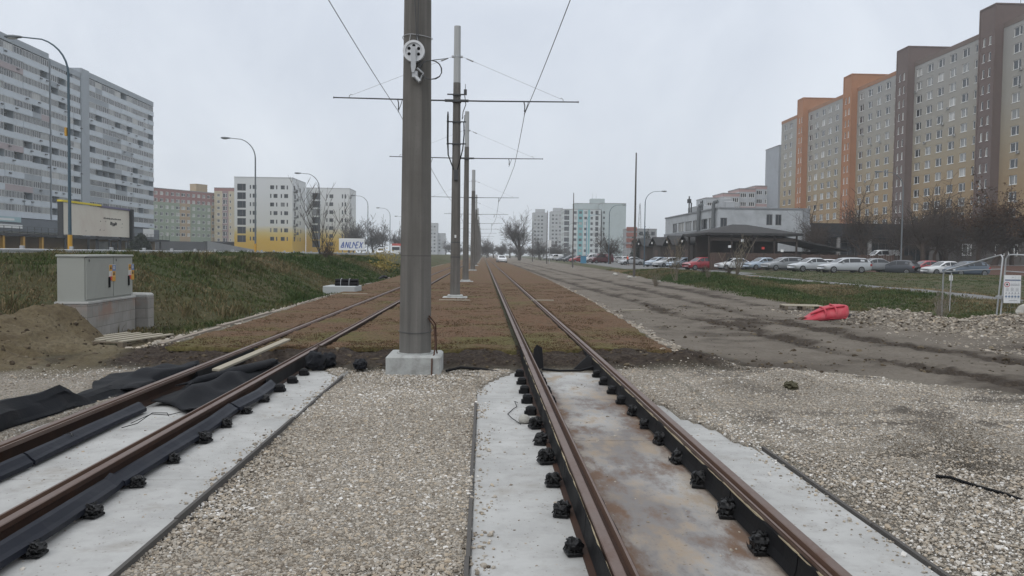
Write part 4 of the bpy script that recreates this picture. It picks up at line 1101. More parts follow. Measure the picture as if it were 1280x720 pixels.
        mb = MB(); mb.box(-.03, .03, -rg(2.3) - .012, -rg(2.3) + .02, 2.2, 2.3); mb.build('number_plate', M_white, t)
    if wheel:
        z = 4.42; yy = -.245
        mb = MB(); c = Vector((-.03, yy, z))
        mb.ring(c + Vector((0, -.035, 0)), (0, -1, 0), .115, .148, 28); mb.ring(c + Vector((0, .03, 0)), (0, -1, 0), .0, .15, 28)
        n = 28
        for k in range(n):
            a0, a1 = 2 * math.pi * k / n, 2 * math.pi * (k + 1) / n
            for r_, ya, yb in ((.148, -.035, .03), (.115, -.035, -.012)):
                mb.quad(c + Vector((r_ * math.cos(a0), ya, r_ * math.sin(a0))), c + Vector((r_ * math.cos(a1), ya, r_ * math.sin(a1))), c + Vector((r_ * math.cos(a1), yb, r_ * math.sin(a1))), c + Vector((r_ * math.cos(a0), yb, r_ * math.sin(a0))))
        mb.ring(c + Vector((0, -.012, 0)), (0, -1, 0), 0.0, .115, 28)
        wl = mb.build('tension_wheel', pmat('cast_light_alloy', (.52, .53, .54), .5, .1, 6, 60, .1, .002, metal=.3), t)
        for k in range(6):
            mb = MB(); mb.disc(c + Vector((.075 * math.cos(k * math.pi / 3 + .52), -.016, .075 * math.sin(k * math.pi / 3 + .52))), (0, -1, 0), .022, 12)
            mb.build('wheel_hole', M_black, wl)
        mb = MB()
        mb.prism([(-.028, .05), (.028, .05), (.034, -.22), (.012, -.30), (-.022, -.30), (-.034, -.22)], 'y', yy - .075, yy - .04, 0, Matrix.Translation((-.03, 0, z)))
        mb.tube([(-.03, yy - .06, z), (-.03, yy + .05, z)], .025, 10)
        mb.bbox(-.05, .03, yy - .06, yy + .04, z - .36, z - .27, .01); mb.tube([(-.01, yy - .03, z - .34), (.06, yy - .05, z - .42)], .03, 8); mb.tube([(.02, yy - .06, z - .24), (.1, yy - .03, z - .30), (.06, yy, z - .38)], .015, 6)
        mb.build('wheel_bracket', M_galv, t)
        mb = MB(); rz_ = r0 + (r1 - r0) * (4.66 / H_POLE)
        mb.tube([(rz_ * 1.03 * math.cos(a), rz_ * 1.03 * math.sin(a), 4.66 + .012 * math.sin(a * 2)) for a in [k * math.pi / 12 for k in range(25)]], .005, 5)
        mb.tube([(-.08, -.21, 4.66), (-.1, -.235, 4.53)], .005, 4); mb.tube([(.0, -.21, 4.66), (.03, -.235, 4.55)], .005, 4)
        mb.build('wire_tie', M_galv, t)
        mb = MB()
        pts = [(.08 + .0, -.24, z - .20)]
        for k in range(30):
            a = math.pi * .8 - k / 29 * math.pi * 4.2
            pts.append((.21 + (.145 + .008 * math.sin(k)) * math.cos(a), -.25 - .001 * k, z - .25 + (.135 + .008 * math.cos(k)) * math.sin(a)))
        mb.tube(pts, .006, 5)
        mb.tube([(.1, -.25, z - .14), (.25, -.2, z - .1), (.42, .2, z + .02)], .006, 5); mb.tube([(.06, -.25, z - .36), (.02, -.25, z - .1), (.01, -.24, z + .1), (-.04, -.21, 5.4), (-.08, -.2, 6.6)], .006, 5)
        mb.tube([(.12, -.25, z - .40), (.06, -.25, z - .2), (.02, -.23, z + .3), (.05, -.2, 6.6)], .006, 5)
        mb.build('coiled_rope', M_darkmetal, t)
        mb = MB(); mb.tube([(.19, -.14, .75), (.27, -.1, .62), (.29, -.12, .4), (.28, -.2, .25), (.26, -.37, .2), (.255, -.373, -.1)], .011, 6)
        mb.tube([(.2, -.12, .78), (.29, -.08, .66), (.30, -.06, .3), (.31, -.02, .24)], .011, 6)
        mb.build('earth_cable', M_rusty, t)
        mb = MB(); rz_ = r0 + (r1 - r0) * (.6 / H_POLE)
        mb.tube([(rz_ * 1.02 * math.cos(a), rz_ * 1.02 * math.sin(a), .56 + .02 * math.sin(a)) for a in [math.pi + k * math.pi / 12 for k in range(15)]], .004, 5)
        mb.build('wire_loop', M_darkmetal, t)
    return t
make_pole(11.6, 'thick concrete pole in the foreground on a square footing, white wheel high up', True, wheel=True)
make_pole(28.0, 'second concrete pole with pale top, black cables and brackets strapped to its upper half', gear=True)
make_pole(44.5, 'third concrete pole with pale top, just right of the one with black cables')
o = make_pole(75, 'fourth concrete pole standing alone against the sky, partly behind the third', True)
for i, y in enumerate((106, 137, 168, 200, 235, 272, 310)):
    make_pole(y, 'one of the distant concrete poles crowded together towards the vanishing point', detail=i < 2)
mb = MB(); mb.disc((-.02, -.2, 0), (0, -1, 0), .27, 20); mb.ring((-.02, -.205, 0), (0, -1, 0), .09, .27, 20)
def contact_wire(x_at, label):
    mb = MB(); pts = []
    ys_ = [-14, 11.6, 28, 44.5, 75, 106, 137, 168, 200, 235, 272, 310]
    for i, (a, b_) in enumerate(zip(ys_[:-1], ys_[1:])):
        k = 10
        for j in range(k):
            t = j / k; sag = .14 * 4 * t * (1 - t) * ((b_ - a) / 30)
            pts.append((x_at[i % 2] + (x_at[(i + 1) % 2] - x_at[i % 2]) * t, a - .19 + (b_ - a) * t, ARM_Z - .40 - sag - (.25 if False else 0)))
    mb.tube(pts, [.007 + max(0, p[1]) * .00012 for p in pts], 4)
    tag(mb.build('contact_wire', M_wire), label, 'overhead wire', 'overhead contact wires')
contact_wire((1.35, 1.62), 'taut overhead wire above the right track')
contact_wire((-2.9, -2.95), 'taut overhead wire above the left track, passing behind the big pole')
# bare earth under the pole: dark gap beside the footing
wire([(-.5, 11.35, .02), (-.3, 11.5, .05), (.0, 11.35, .05), (.3, 11.2, .02)], 'torn dark cable running from the pole footing over the soil', .02, 'buried_cable')

# ------------------------------------------------------------------ electrical cabinet on its block plinth
pl = thing('block_plinth', 'grey concrete block wall carrying the cabinet, with a reddish patch', 'wall', (-7.18, 15.05, 0), R(93.5 - 90))
def block_mat():
    m, nt, b = new_mat('concrete_blockwork')
    co = coord(nt)
    sx = nt.nodes.new('ShaderNodeSeparateXYZ'); L(nt, co, sx.inputs[0])
    cmb = nt.nodes.new('ShaderNodeCombineXYZ'); L(nt, mth(nt, 'ADD', sx.outputs[0], sx.outputs[1]), cmb.inputs[0]); L(nt, sx.outputs[2], cmb.inputs[1])
    br = N(nt, 'ShaderNodeTexBrick'); br.offset = .5
    br.inputs['Scale'].default_value = 1.0; br.inputs['Brick Width'].default_value = .42; br.inputs['Row Height'].default_value = .205; br.inputs['Mortar Size'].default_value = .007; br.inputs['Mortar Smooth'].default_value = .3
    br.inputs['Color1'].default_value = rgb((.30, .285, .265)); br.inputs['Color2'].default_value = rgb((.235, .225, .21)); br.inputs['Mortar'].default_value = rgb((.18, .17, .155))
    L(nt, cmb.outputs[0], br.inputs['Vector'])
    n1 = noise(nt, co, 2.2, 5, .65); n2 = noise(nt, co, 40, 3)
    c = mixc(nt, mth(nt, 'MULTIPLY_ADD', n1.outputs['Fac'], 2.0, -.8, clamp=True), br.outputs['Color'], (.18, .165, .145))
    n3 = noise(nt, co, 1.6, 4, .6)
    red = mth(nt, 'MULTIPLY', mth(nt, 'MULTIPLY_ADD', n3.outputs['Fac'], 6.0, -2.9, clamp=True), mth(nt, 'MULTIPLY_ADD', sx.outputs[2], 5.0, -1.4, clamp=True))
    c = mixc(nt, mth(nt, 'MULTIPLY', red, .55), c, (.30, .17, .12))
    L(nt, c, b.inputs['Base Color']); b.inputs['Roughness'].default_value = .92; b.inputs['Specular IOR Level'].default_value = .2
    h = mth(nt, 'MULTIPLY_ADD', n2.outputs['Fac'], .3, mth(nt, 'SUBTRACT', 1.0, br.outputs['Fac']))
    bump(nt, b, h, .35, .012)
    return m
M_block = block_mat()
mb = MB(); mb.bbox(-.54, .02, -.02, 2.36, -.4, .66, .01); mb.build('wall', M_block, pl)
mb = MB(); mb.bbox(-.555, .035, -.035, 2.375, .66, .70, .008); mb.build('cap_slab', M_conc, pl)
pw = thing('block_pillar', 'short rounded-top concrete block pillar right of the cabinet', 'pillar', (-7.17, 17.62, 0), R(3.5))
mb = MB(); mb.bbox(-.42, .05, 0, .36, -.4, .66, .012); mb.build('wall', M_block, pw)
mb = MB(); mb.bbox(-.425, .055, -.005, .365, .66, .735, .035); mb.build('cap', M_conc, pw)
M_cab = pmat('cabinet_grey_polyester', (.29, .30, .275), .55, .06, 2, 60, .1, .002, stain=(.22, .22, .2), stain_amt=.3)
cb = thing('electrical_cabinet', 'grey two-door electrical cabinet with warning stickers on a block wall', 'electrical cabinet', (-7.2, 15.08, .703), R(3.5))
mb = MB(); mb.bbox(-.51, -.025, 0, 2.3, 0, .815, .012); mb.bbox(-.53, .02, -.02, 2.32, .815, .85, .012); mb.bbox(-.50, -.02, .01, 2.29, -.003, .03, .004); mb.build('body', M_cab, cb)
M_stk = {'w': simple('sticker_white', (.52, .52, .5)), 'y': simple('sticker_orange', (.52, .27, .035)), 'b': simple('sticker_blue', (.07, .15, .36)), 'k': simple('sticker_black', (.03, .03, .03)), 'r': simple('sticker_red', (.5, .05, .04))}
for k, (y0, y1) in enumerate(((.01, 1.26), (1.29, 2.29))):
    mb = MB(); mb.bbox(-.022, .0, y0, y1, .035, .805, .006); dr = mb.build('door', M_cab, cb)
    yk = y1 - .20 if k == 0 else y1 - .22
    mb = MB(); mb.bbox(.0, .022, yk - .05, yk + .02, .22, .42, .008); mb.build('handle', M_black, dr)
    mb = MB()
    ya = yk - .02
    mb.box(.001, .004, ya, ya + .32, .40, .66, 0)
    ms = [M_stk[q] for q in 'wybkr']
    for (a, z0, z1, w_, c) in ((.01, .535, .655, .15, 1), (.165, .535, .65, .15, 2), (.05, .42, .525, .11, 0), (.165, .43, .53, .15, 1)):
        mb.box(.004, .006, ya + a, ya + a + w_, z0, z1, c)
    mb.box(.004, .0065, ya + .0, ya + .16, .35, .43, 4); mb.box(.004, .0068, ya + .15, ya + .32, .33, .425, 1)
    for (a, z, c) in ((.085, .57, 3), (.24, .455, 3)):
        mb.prism([(ya + a - .045, z), (ya + a + .045, z), (ya + a, z + .07)], 'x', .006, .0085, c)
    mb.disc((.0075, ya + .24, .6), (1, 0, 0), .04, 14, 0); mb.prism([(ya + .235, .59), (ya + .245, .59), (ya + .25, .62), (ya + .23, .62)], 'x', .0075, .009, 2)
    mb.box(.006, .008, ya + .09, ya + .105, .44, .51, 4)
    mb.build('warning_sticker', ms, dr)
    mb = MB(); mb.disc((.0025, y0 + .12, .745), (1, 0, 0), .028, 12); mb.build('vent_cap', M_darkmetal, dr)
# ------------------------------------------------------------------ wooden pallets
def pallet(x, y, z, rz, label, sx=1.2, sy=.8, tilt=0):
    t = thing('pallet', label, 'pallet', (x, y, z), rz, 'wooden pallets'); t.rotation_euler = (tilt, 0, rz)
    for k in range(5):
        yy = -sy / 2 + k * (sy - .1) / 4
        mb = MB(); mb.bbox(-sx / 2, sx / 2, yy, yy + .1, .122, .144, .003); mb.build('deck_board', M_wood, t)
    for k in range(3):
        xx = -sx / 2 + k * (sx - .1) / 2
        mb = MB(); mb.bbox(xx, xx + .1, -sy / 2, sy / 2, .1, .121, .003)
        for j in range(3): mb.box(xx, xx + .1, -sy / 2 + j * (sy - .1) / 2, -sy / 2 + j * (sy - .1) / 2 + .1, .022, .1)
        mb.bbox(xx, xx + .1, -sy / 2, sy / 2, 0, .022, .003)
        mb.build('bearer', pmat('dark_wood', (.14, .115, .085), .9, .25, 5, 60, .3, .004), t)
pallet(-6.25, 14.45, .0, R(75), 'pale wooden pallet on the sand at the foot of the block wall', 1.35, 1.0)
pallet(10.3, 26.0, .0, R(-8), 'dark weathered pallet lying at the edge of the grass behind the red barrier')
# ------------------------------------------------------------------ low concrete box with bundled pipes
o = thing('concrete_trough', 'low pale concrete box beside the left track, carrying black bundled pipes', 'concrete block', (-5.5, 32.2, .0), R(-2))
mb = MB(); mb.bbox(-.62, .62, -.7, .7, -.2, .36, .02); mb.build('block', pmat('pale_trough', (.36, .38, .38), .85, .1, 2, 40, .15, .005), o)
o = thing('pipe_bundle', 'bundle of short black pipes strapped together on the concrete box', 'pipes', (-5.35, 32.3, .36), R(3))
for k, (dy, dz) in enumerate(((-.36, .09), (-.12, .09), (.12, .09), (-.24, .25), (0, .25), (.24, .09))):
    mb = MB(); mb.tube([(-.42, dy * .8, dz * .8 - .005), (.45, dy * .8, dz * .8 - .005)], .068, 12); mb.build('pipe', M_black, o)
for xx in (-.2, .12):
    mb = MB(); mb.tube([(xx, -.36, .0), (xx, -.365, .1), (xx, -.27, .25), (xx, .06, .285), (xx, .27, .2), (xx, .28, 0)], .010, 5); mb.build('strap', M_galv, o)
wire([(-5.95, 46.5, .12), (-5.8, 47.5, .3), (-5.7, 48.5, .22)], 'bent black pipe end at the far edge of the left mats', .09, 'pipe_end', cat='pipe')

# ------------------------------------------------------------------ right foreground: fence, red barrier, rocks
fc = thing('fence_panel', 'leaning bent mobile fence frame with a small tag, its top bar sagging to the left', 'fence', (13.55, 21.0, -.12), 0, 'mobile fence panels')
M_fp = M_galv
post = Vector((.02, 0, 0))
topR = Vector((.10, .0, 1.93)); topL = Vector((.02, 2.55, 1.45)); botL = Vector((-.05, 2.5, .35))
mb = MB()
mb.tube([(-.03, 0, .02), (.04, 0, 1.0), topR + Vector((.0, 0, -.08)), topR + Vector((-.01, .06, -.01)), topR + Vector((-.02, .16, -.03)), topL + Vector((.02, -.12, .03)), topL + Vector((0, -.02, -.01)), topL + Vector((-.01, .03, -.1)), botL + Vector((0, 0, -.4))], .021, 8)
mb.build('frame_tube', M_fp, fc)
mb = MB(); mb.tube([(.09, .0, 1.55), (.06, 1.3, 1.5), (.02, 2.5, 1.42)], .014, 6); mb.build('mid_bar', M_fp, fc)
mb = MB(); mb.tube([(.0, 2.15, 1.4), (-.04, 2.12, .3)], .016, 6); mb.build('brace', M_fp, fc)
mb = MB(); mb.bbox(-.055, .05, 2.155, 2.17, 1.18, 1.33, .003); mb.build('tag', M_white, fc)
fc = thing('fence_panel', 'mobile fence panel holding the white warning board, cut by the picture edge', 'fence', (13.48, 20.75, -.12), 0, 'mobile fence panels')
mb = MB()
mb.tube([(-.02, 0, .02), (.05, 0, 1.0), (.10, -.0, 1.82), (.12, -.06, 1.92), (.16, -.2, 1.93), (.62, -2.6, 1.85), (.64, -2.75, 1.75), (.6, -2.78, .02)], .021, 8)
mb.build('frame_tube', M_fp, fc)
mb = MB(); mb.tube([(.10, 0, 1.5), (.6, -2.75, 1.42)], .014, 6); mb.build('mid_bar', M_fp, fc)
mb = MB(); mb.tube([(.0, -.02, .12), (.58, -2.76, .1)], .014, 6); mb.build('bottom_bar', M_fp, fc)
mb = MB(); mb.bbox(-.12, .06, -.05, .05, .78, .86, .008); mb.build('clamp', M_galv, fc)
def fence_mesh_lines(p0, p1, z0, z1, par):
    mb = MB()
    for k in range(1, 26):
        t = k / 26; a = Vector(p0).lerp(Vector(p1), t)
        mb.tube([(a.x, a.y, z0), (a.x + .01, a.y, z1)], .0016, 3, cap=False)
    for k in range(1, 9):
        z = z0 + (z1 - z0) * k / 9; mb.tube([(p0[0], p0[1], z), (p1[0], p1[1], z)], .0016, 3, cap=False)
    mb.build('wire_mesh', M_galv, par)
fence_mesh_lines((.06, -.05, 0), (.58, -2.7, 0), .15, 1.42, fc)
sg = thing('warning_sign', 'white construction site board with blue bar, red ring and rows of icons, on the fence', 'sign', (13.66, 20.58, .92), R(-8))
mb = MB(); mb.bbox(-.205, .205, -.008, .006, -.36, .36, .004)
mb.build('board', pmat('sign_white', (.66, .67, .68), .5, .04, 3, 40, .0), sg)
sm = [simple('sign_blue', (.16, .22, .32)), simple('sign_red', (.45, .05, .06)), simple('sign_black', (.04, .04, .05)), simple('sign_grey', (.32, .33, .36)), M_stk['w']]
mb = MB(); y = -.011
def yb(a, b_, z0, z1, mi): mb.box(a, b_, y, -.007, z0, z1, mi)
yb(-.19, .19, .215, .25, 0)
for k in range(14): yb(-.175 + k * .026, -.16 + k * .026, .222, .243, 3)
mb.ring((-.135, y - .001, .12), (0, -1, 0), .052, .068, 20, 1); mb.disc((-.135, y - .0005, .12), (0, -1, 0), .026, 12, 2); mb.prism([(-.15, .1), (-.12, .1), (-.12, .13), (-.135, .145), (-.15, .13)], 'y', y - .003, y - .001, 2)
pr = random.Random(3)
for k in range(2):
    x = -.05
    while x < .17:
        w_ = pr.uniform(.008, .022); yb(x, min(x + w_, .18), .125 - k * .03, .142 - k * .03, 3); x += w_ + .006
for k in range(3): 
    cx = -.125 + .12 * k; mb.ring((cx, y - .001, .0), (0, -1, 0), .028, .036, 16, 3); yb(cx - .012, cx + .012, -.012, .01, 3); yb(cx - .045, cx + .045, -.05, -.042, 3)
for k in range(5):
    cx = -.15 + .075 * k; mb.prism([(cx - .024, -.115), (cx + .024, -.115), (cx, -.072)], 'y', y, -.007, 3); yb(cx - .026, cx + .026, -.13, -.124, 3)
    mb.disc((cx, y - .001, -.19), (0, -1, 0), .028, 14, 0); yb(cx - .012, cx + .012, -.21 + .006, -.185, 2); yb(cx - .026, cx + .026, -.235, -.228, 3)
yb(-.08, .12, -.30, -.285, 3); yb(-.02, .02, .30, .31, 3)
mb.build('printing', sm, sg)
for dx in (-.16, .16):
    mb = MB(); mb.tube([(dx, .0, .34), (dx, .04, .36), (dx, .05, .30)], .004, 5); mb.build('tie', M_galv, sg)

# red plastic barrier lying on its side
def red_barrier():
    mb = MB()
    # lofted hull: long water-filled barrier half collapsed, nose to the left
    st = [(-.62, .02, .10, .07), (-.5, .0, .2, .13), (-.3, .0, .33, .27), (0.0, .0, .40, .40), (.3, .0, .43, .46), (.46, .0, .42, .46), (.52, .03, .38, .42)]
    rows = []; n = 14
    for (x, zc_, wy, h) in st:
        row = []
        for k in range(n):
            a = 2 * math.pi * k / n
            ca, sa = math.cos(a), math.sin(a)
            sy = math.copysign(abs(ca) ** .6, ca) * wy; sz = math.copysign(abs(sa) ** .7, sa)
            z = zc_ + h * (.5 + .5 * sz)
            if .2 < sz < .95 and -.4 < x < .4: z -= .02
            row.append((x + .06 * sz, sy * (1 - .18 * (sz > .5)), z))
        rows.append(row)
    vs = [p for r_ in rows for p in r_]
    fs = [(i * n + k, i * n + (k + 1) % n, (i + 1) * n + (k + 1) % n, (i + 1) * n + k) for i in range(len(st) - 1) for k in range(n)]
    fs += [tuple(range(n - 1, -1, -1)), tuple(range((len(st) - 1) * n, len(st) * n))]
    mb.add(vs, fs, 0, True)
    # moulded ribs
    for x, wy, h in ((-.12, .385, .37), (.16, .42, .44)):
        mb.tube([(x + .04 * (-math.cos(a) * .5), -wy * math.sin(a) * .93 + (0), h * (.5 - .5 * math.cos(a)) + .012) for a in [k * math.pi / 10 for k in range(0, 11)]], .028, 6)
    mb.tube([(-.45, -.17, .07), (0, -.36, .10), (.44, -.39, .12)], .03, 6); mb.tube([(-.42, -.1, .2), (0, -.25, .375), (.44, -.27, .43)], .028, 6)
    t = thing('road_barrier', 'collapsed red plastic road barrier lying on its side in the dirt', 'barrier', (9.12, 21.5, -.03), R(6))
    mb.build('hull', M_redplastic, t)
    mb = MB(); mb.prism([(-.78, 0), (-.52, -.02), (-.46, .10), (-.6, .12)], 'y', -.10, .08); mb.build('coupling', M_rusty, t)
red_barrier()
def tarp(u, v):
    x = 9.7 + 1.5 * u; yq = 22.1 + .7 * v + .2 * u
    return (x, yq, gz1(x, yq) + .03 + .2 * max(0, mnoise.noise((x * 2.5, yq * 2.5, 4)) + .35) * math.sin(math.pi * u) * math.sin(math.pi * v))
sheet('tarp', 'crumpled black tarp on the ground right of the red barrier', 'tarp', tarp, 20, 12, M_membrane, 8)
for (x, y, s, lab) in ((12.15, 17.6, .30, 'largest pale boulder at the picture edge below the fence'), (13.5, 20.6, .13, 'small pale boulder at the foot of the fence post'), (9.85, 21.8, .08, 'small white stone beside the black tarp'), (11.0, 61.0, .2, 'pale rubble stone at the edge of the dirt road before the grass'), (11.4, 70.0, .22, 'pale broken stone on the far edge of the dirt road'), (11.3, 52.0, .14, 'pale stone lying in the verge near the thin shrub')):
    mb = MB(); mb.blob((0, 0, s * .35), s, s * .8, s * .6, 3, .25, 1.4, int(x * 10), 0, False)
    o = mb.build('rock', M_stone); o.location = (x, y, gz1(x, y)); tag(o, lab, 'rock', None)
# ------------------------------------------------------------------ building helpers
def facade(mb, O, U, Nn, W, z0, z1, openings, depth=.16, mi=0, cfn=None, ub=(), zb=()):
    """wall sheet with real openings: O base corner, U along, Nn outward"""
    O, U, Nn = Vector(O), Vector(U), Vector(Nn)
    us = sorted(set([0, W] + [round(o[k], 4) for o in openings for k in (0, 1)] + list(ub)))
    zs = sorted(set([z0, z1] + [round(o[k], 4) for o in openings for k in (2, 3)] + list(zb)))
    def P(u, z, d=0): return O + U * u + Vector((0, 0, z - 0)) - Nn * d
    grid = {}
    for o in openings:
        for i, u in enumerate(us[:-1]):
            if u >= o[0] - 1e-4 and us[i + 1] <= o[1] + 1e-4:
                for j, z in enumerate(zs[:-1]):
                    if z >= o[2] - 1e-4 and zs[j + 1] <= o[3] + 1e-4: grid[i, j] = 1
    for i in range(len(us) - 1):
        j = 0
        while j < len(zs) - 1:
            if (i, j) in grid: j += 1; continue
            c = cfn((us[i] + us[i + 1]) / 2, (zs[j] + zs[j + 1]) / 2) if cfn else mi
            k = j + 1
            while k < len(zs) - 1 and (i, k) not in grid and (not cfn or cfn((us[i] + us[i + 1]) / 2, (zs[k] + zs[k + 1]) / 2) == c): k += 1
            mb.quad(P(us[i], zs[j]), P(us[i + 1], zs[j]), P(us[i + 1], zs[k]), P(us[i], zs[k]), c)
            j = k
    for (a, b_, c0, c1, *_) in openings:
        c = cfn((a + b_) / 2, c0 - .05) if cfn else mi
        for p, q in (((a, c0), (b_, c0)), ((b_, c0), (b_, c1)), ((b_, c1), (a, c1)), ((a, c1), (a, c0))):
            mb.quad(P(*p), P(*q), P(*q, depth), P(*p, depth), c)
    return mb
M_frame = pmat('window_frame_white', (.74, .74, .72), .5, .06, 3, 30, 0)
M_frame_d = pmat('window_frame_dark', (.10, .10, .10), .5, .1, 3, 30, 0)
GLASS = [M_glass, M_glass2, M_glass3]
class Windows:
    """window placements of one building: the nearest ones become parts with a pane each, the rest one mesh"""
    def __init__(self, parent, frame=M_frame, mixw=(.62, .25, .13), seed=1, part='window', limit=100):
        self.p = parent; self.l = []; self.frame = frame; self.mixw = mixw; self.pr = random.Random(seed); self.part = part; self.limit = limit; self.cache = {}
    def put(self, pos, rz, w, h, mull=1, sill=True, glass=None):
        g = glass if glass is not None else self.pr.choices((0, 1, 2), self.mixw)[0]
        self.l.append((Vector(pos), rz, round(w, 3), round(h, 3), mull, sill, g, self.pr.random()))
    def geom(self, w, h, mull, sill):
        fr = MB(); t = min(.10, w * .14)
        fr.box(-w / 2, w / 2, -.03, .04, -h / 2, -h / 2 + t); fr.box(-w / 2, w / 2, -.03, .04, h / 2 - t, h / 2)
        fr.box(-w / 2, -w / 2 + t, -.03, .04, -h / 2 + t, h / 2 - t); fr.box(w / 2 - t, w / 2, -.03, .04, -h / 2 + t, h / 2 - t)
        for k in range(mull):
            x = -w / 2 + w * (k + 1) / (mull + 1) + (.12 * w if mull == 1 and w > 1.2 else 0); fr.box(x - t * .6, x + t * .6, -.03, .04, -h / 2 + t, h / 2 - t)
        if sill: fr.box(-w / 2 - .06, w / 2 + .06, -.20, -.03, -h / 2 - .05, -h / 2 + .01)
        pn = MB(); pn.quad((-w / 2 + t, .02, -h / 2 + t), (w / 2 - t, .02, -h / 2 + t), (w / 2 - t, .02, h / 2 - t), (-w / 2 + t, .02, h / 2 - t))
        return fr, pn
    def done(self):
        base = self.p.matrix_basis.translation
        Mw = Matrix.Translation(self.p.location) @ Matrix.Rotation(self.p.rotation_euler.z, 4, 'Z')
        L_ = sorted(self.l, key=lambda q: -(q[2] * q[3]) / ((Mw @ q[0]).length ** 2))
        rest = MB()
        for i, (pos, rz, w, h, mull, sill, g, rnd) in enumerate(L_):
            key = (w, h, mull, sill)
            if key not in self.cache:
                fr, pn = self.geom(*key)
                self.cache[key] = (fr, pn, fr.mesh(self.part, self.frame), [pn.mesh('pane', q) for q in GLASS])
            fr, pn, fm, pms = self.cache[key]
            if i < self.limit:
                o = link(bpy.data.objects.new(self.part, fm)); o.parent = self.p; o.location = pos; o.rotation_euler = (0, 0, rz)
                q = link(bpy.data.objects.new('pane', pms[g])); q.parent = o
            else:
                T = Matrix.Translation(pos) @ Matrix.Rotation(rz, 4, 'Z')
                rest.add([T @ Vector(v) for v in fr.v], fr.f, 0); rest.add([T @ Vector(v) for v in pn.v], pn.f, 1 + g)
        if rest.v: tag(rest.build(self.part, [self.frame] + GLASS, self.p), kind='stuff')
def paint_grad(name, stops, z0, z1, var=.12):
    """paint that changes with height on the wall"""
    m, nt, b = new_mat(name)
    co = coord(nt); s = nt.nodes.new('ShaderNodeSeparateXYZ'); L(nt, co, s.inputs[0])
    n1 = noise(nt, co, .25, 5, .6); n2 = noise(nt, co, 3, 4, .6)
    f = mth(nt, 'MULTIPLY_ADD', s.outputs[2], 1 / (z1 - z0), -z0 / (z1 - z0))
    f = mth(nt, 'ADD', f, mth(nt, 'MULTIPLY_ADD', n1.outputs['Fac'], .06, -.03), clamp=True)
    c = ramp(nt, f, stops)
    c = mixc(nt, mth(nt, 'MULTIPLY_ADD', n2.outputs['Fac'], var * 2, -var + .12, clamp=True), c, (.12, .12, .115))
    L(nt, c, b.inputs['Base Color']); b.inputs['Roughness'].default_value = .9; b.inputs['Specular IOR Level'].default_value = .2
    bump(nt, b, n2.outputs['Fac'], .15, .02)
    return m
def wallm(name, c, var=.12): return pmat(name, c, .9, var, .5, 6, .1, .01, stain=[q * .7 for q in c], stain_scale=.3, stain_amt=.35)

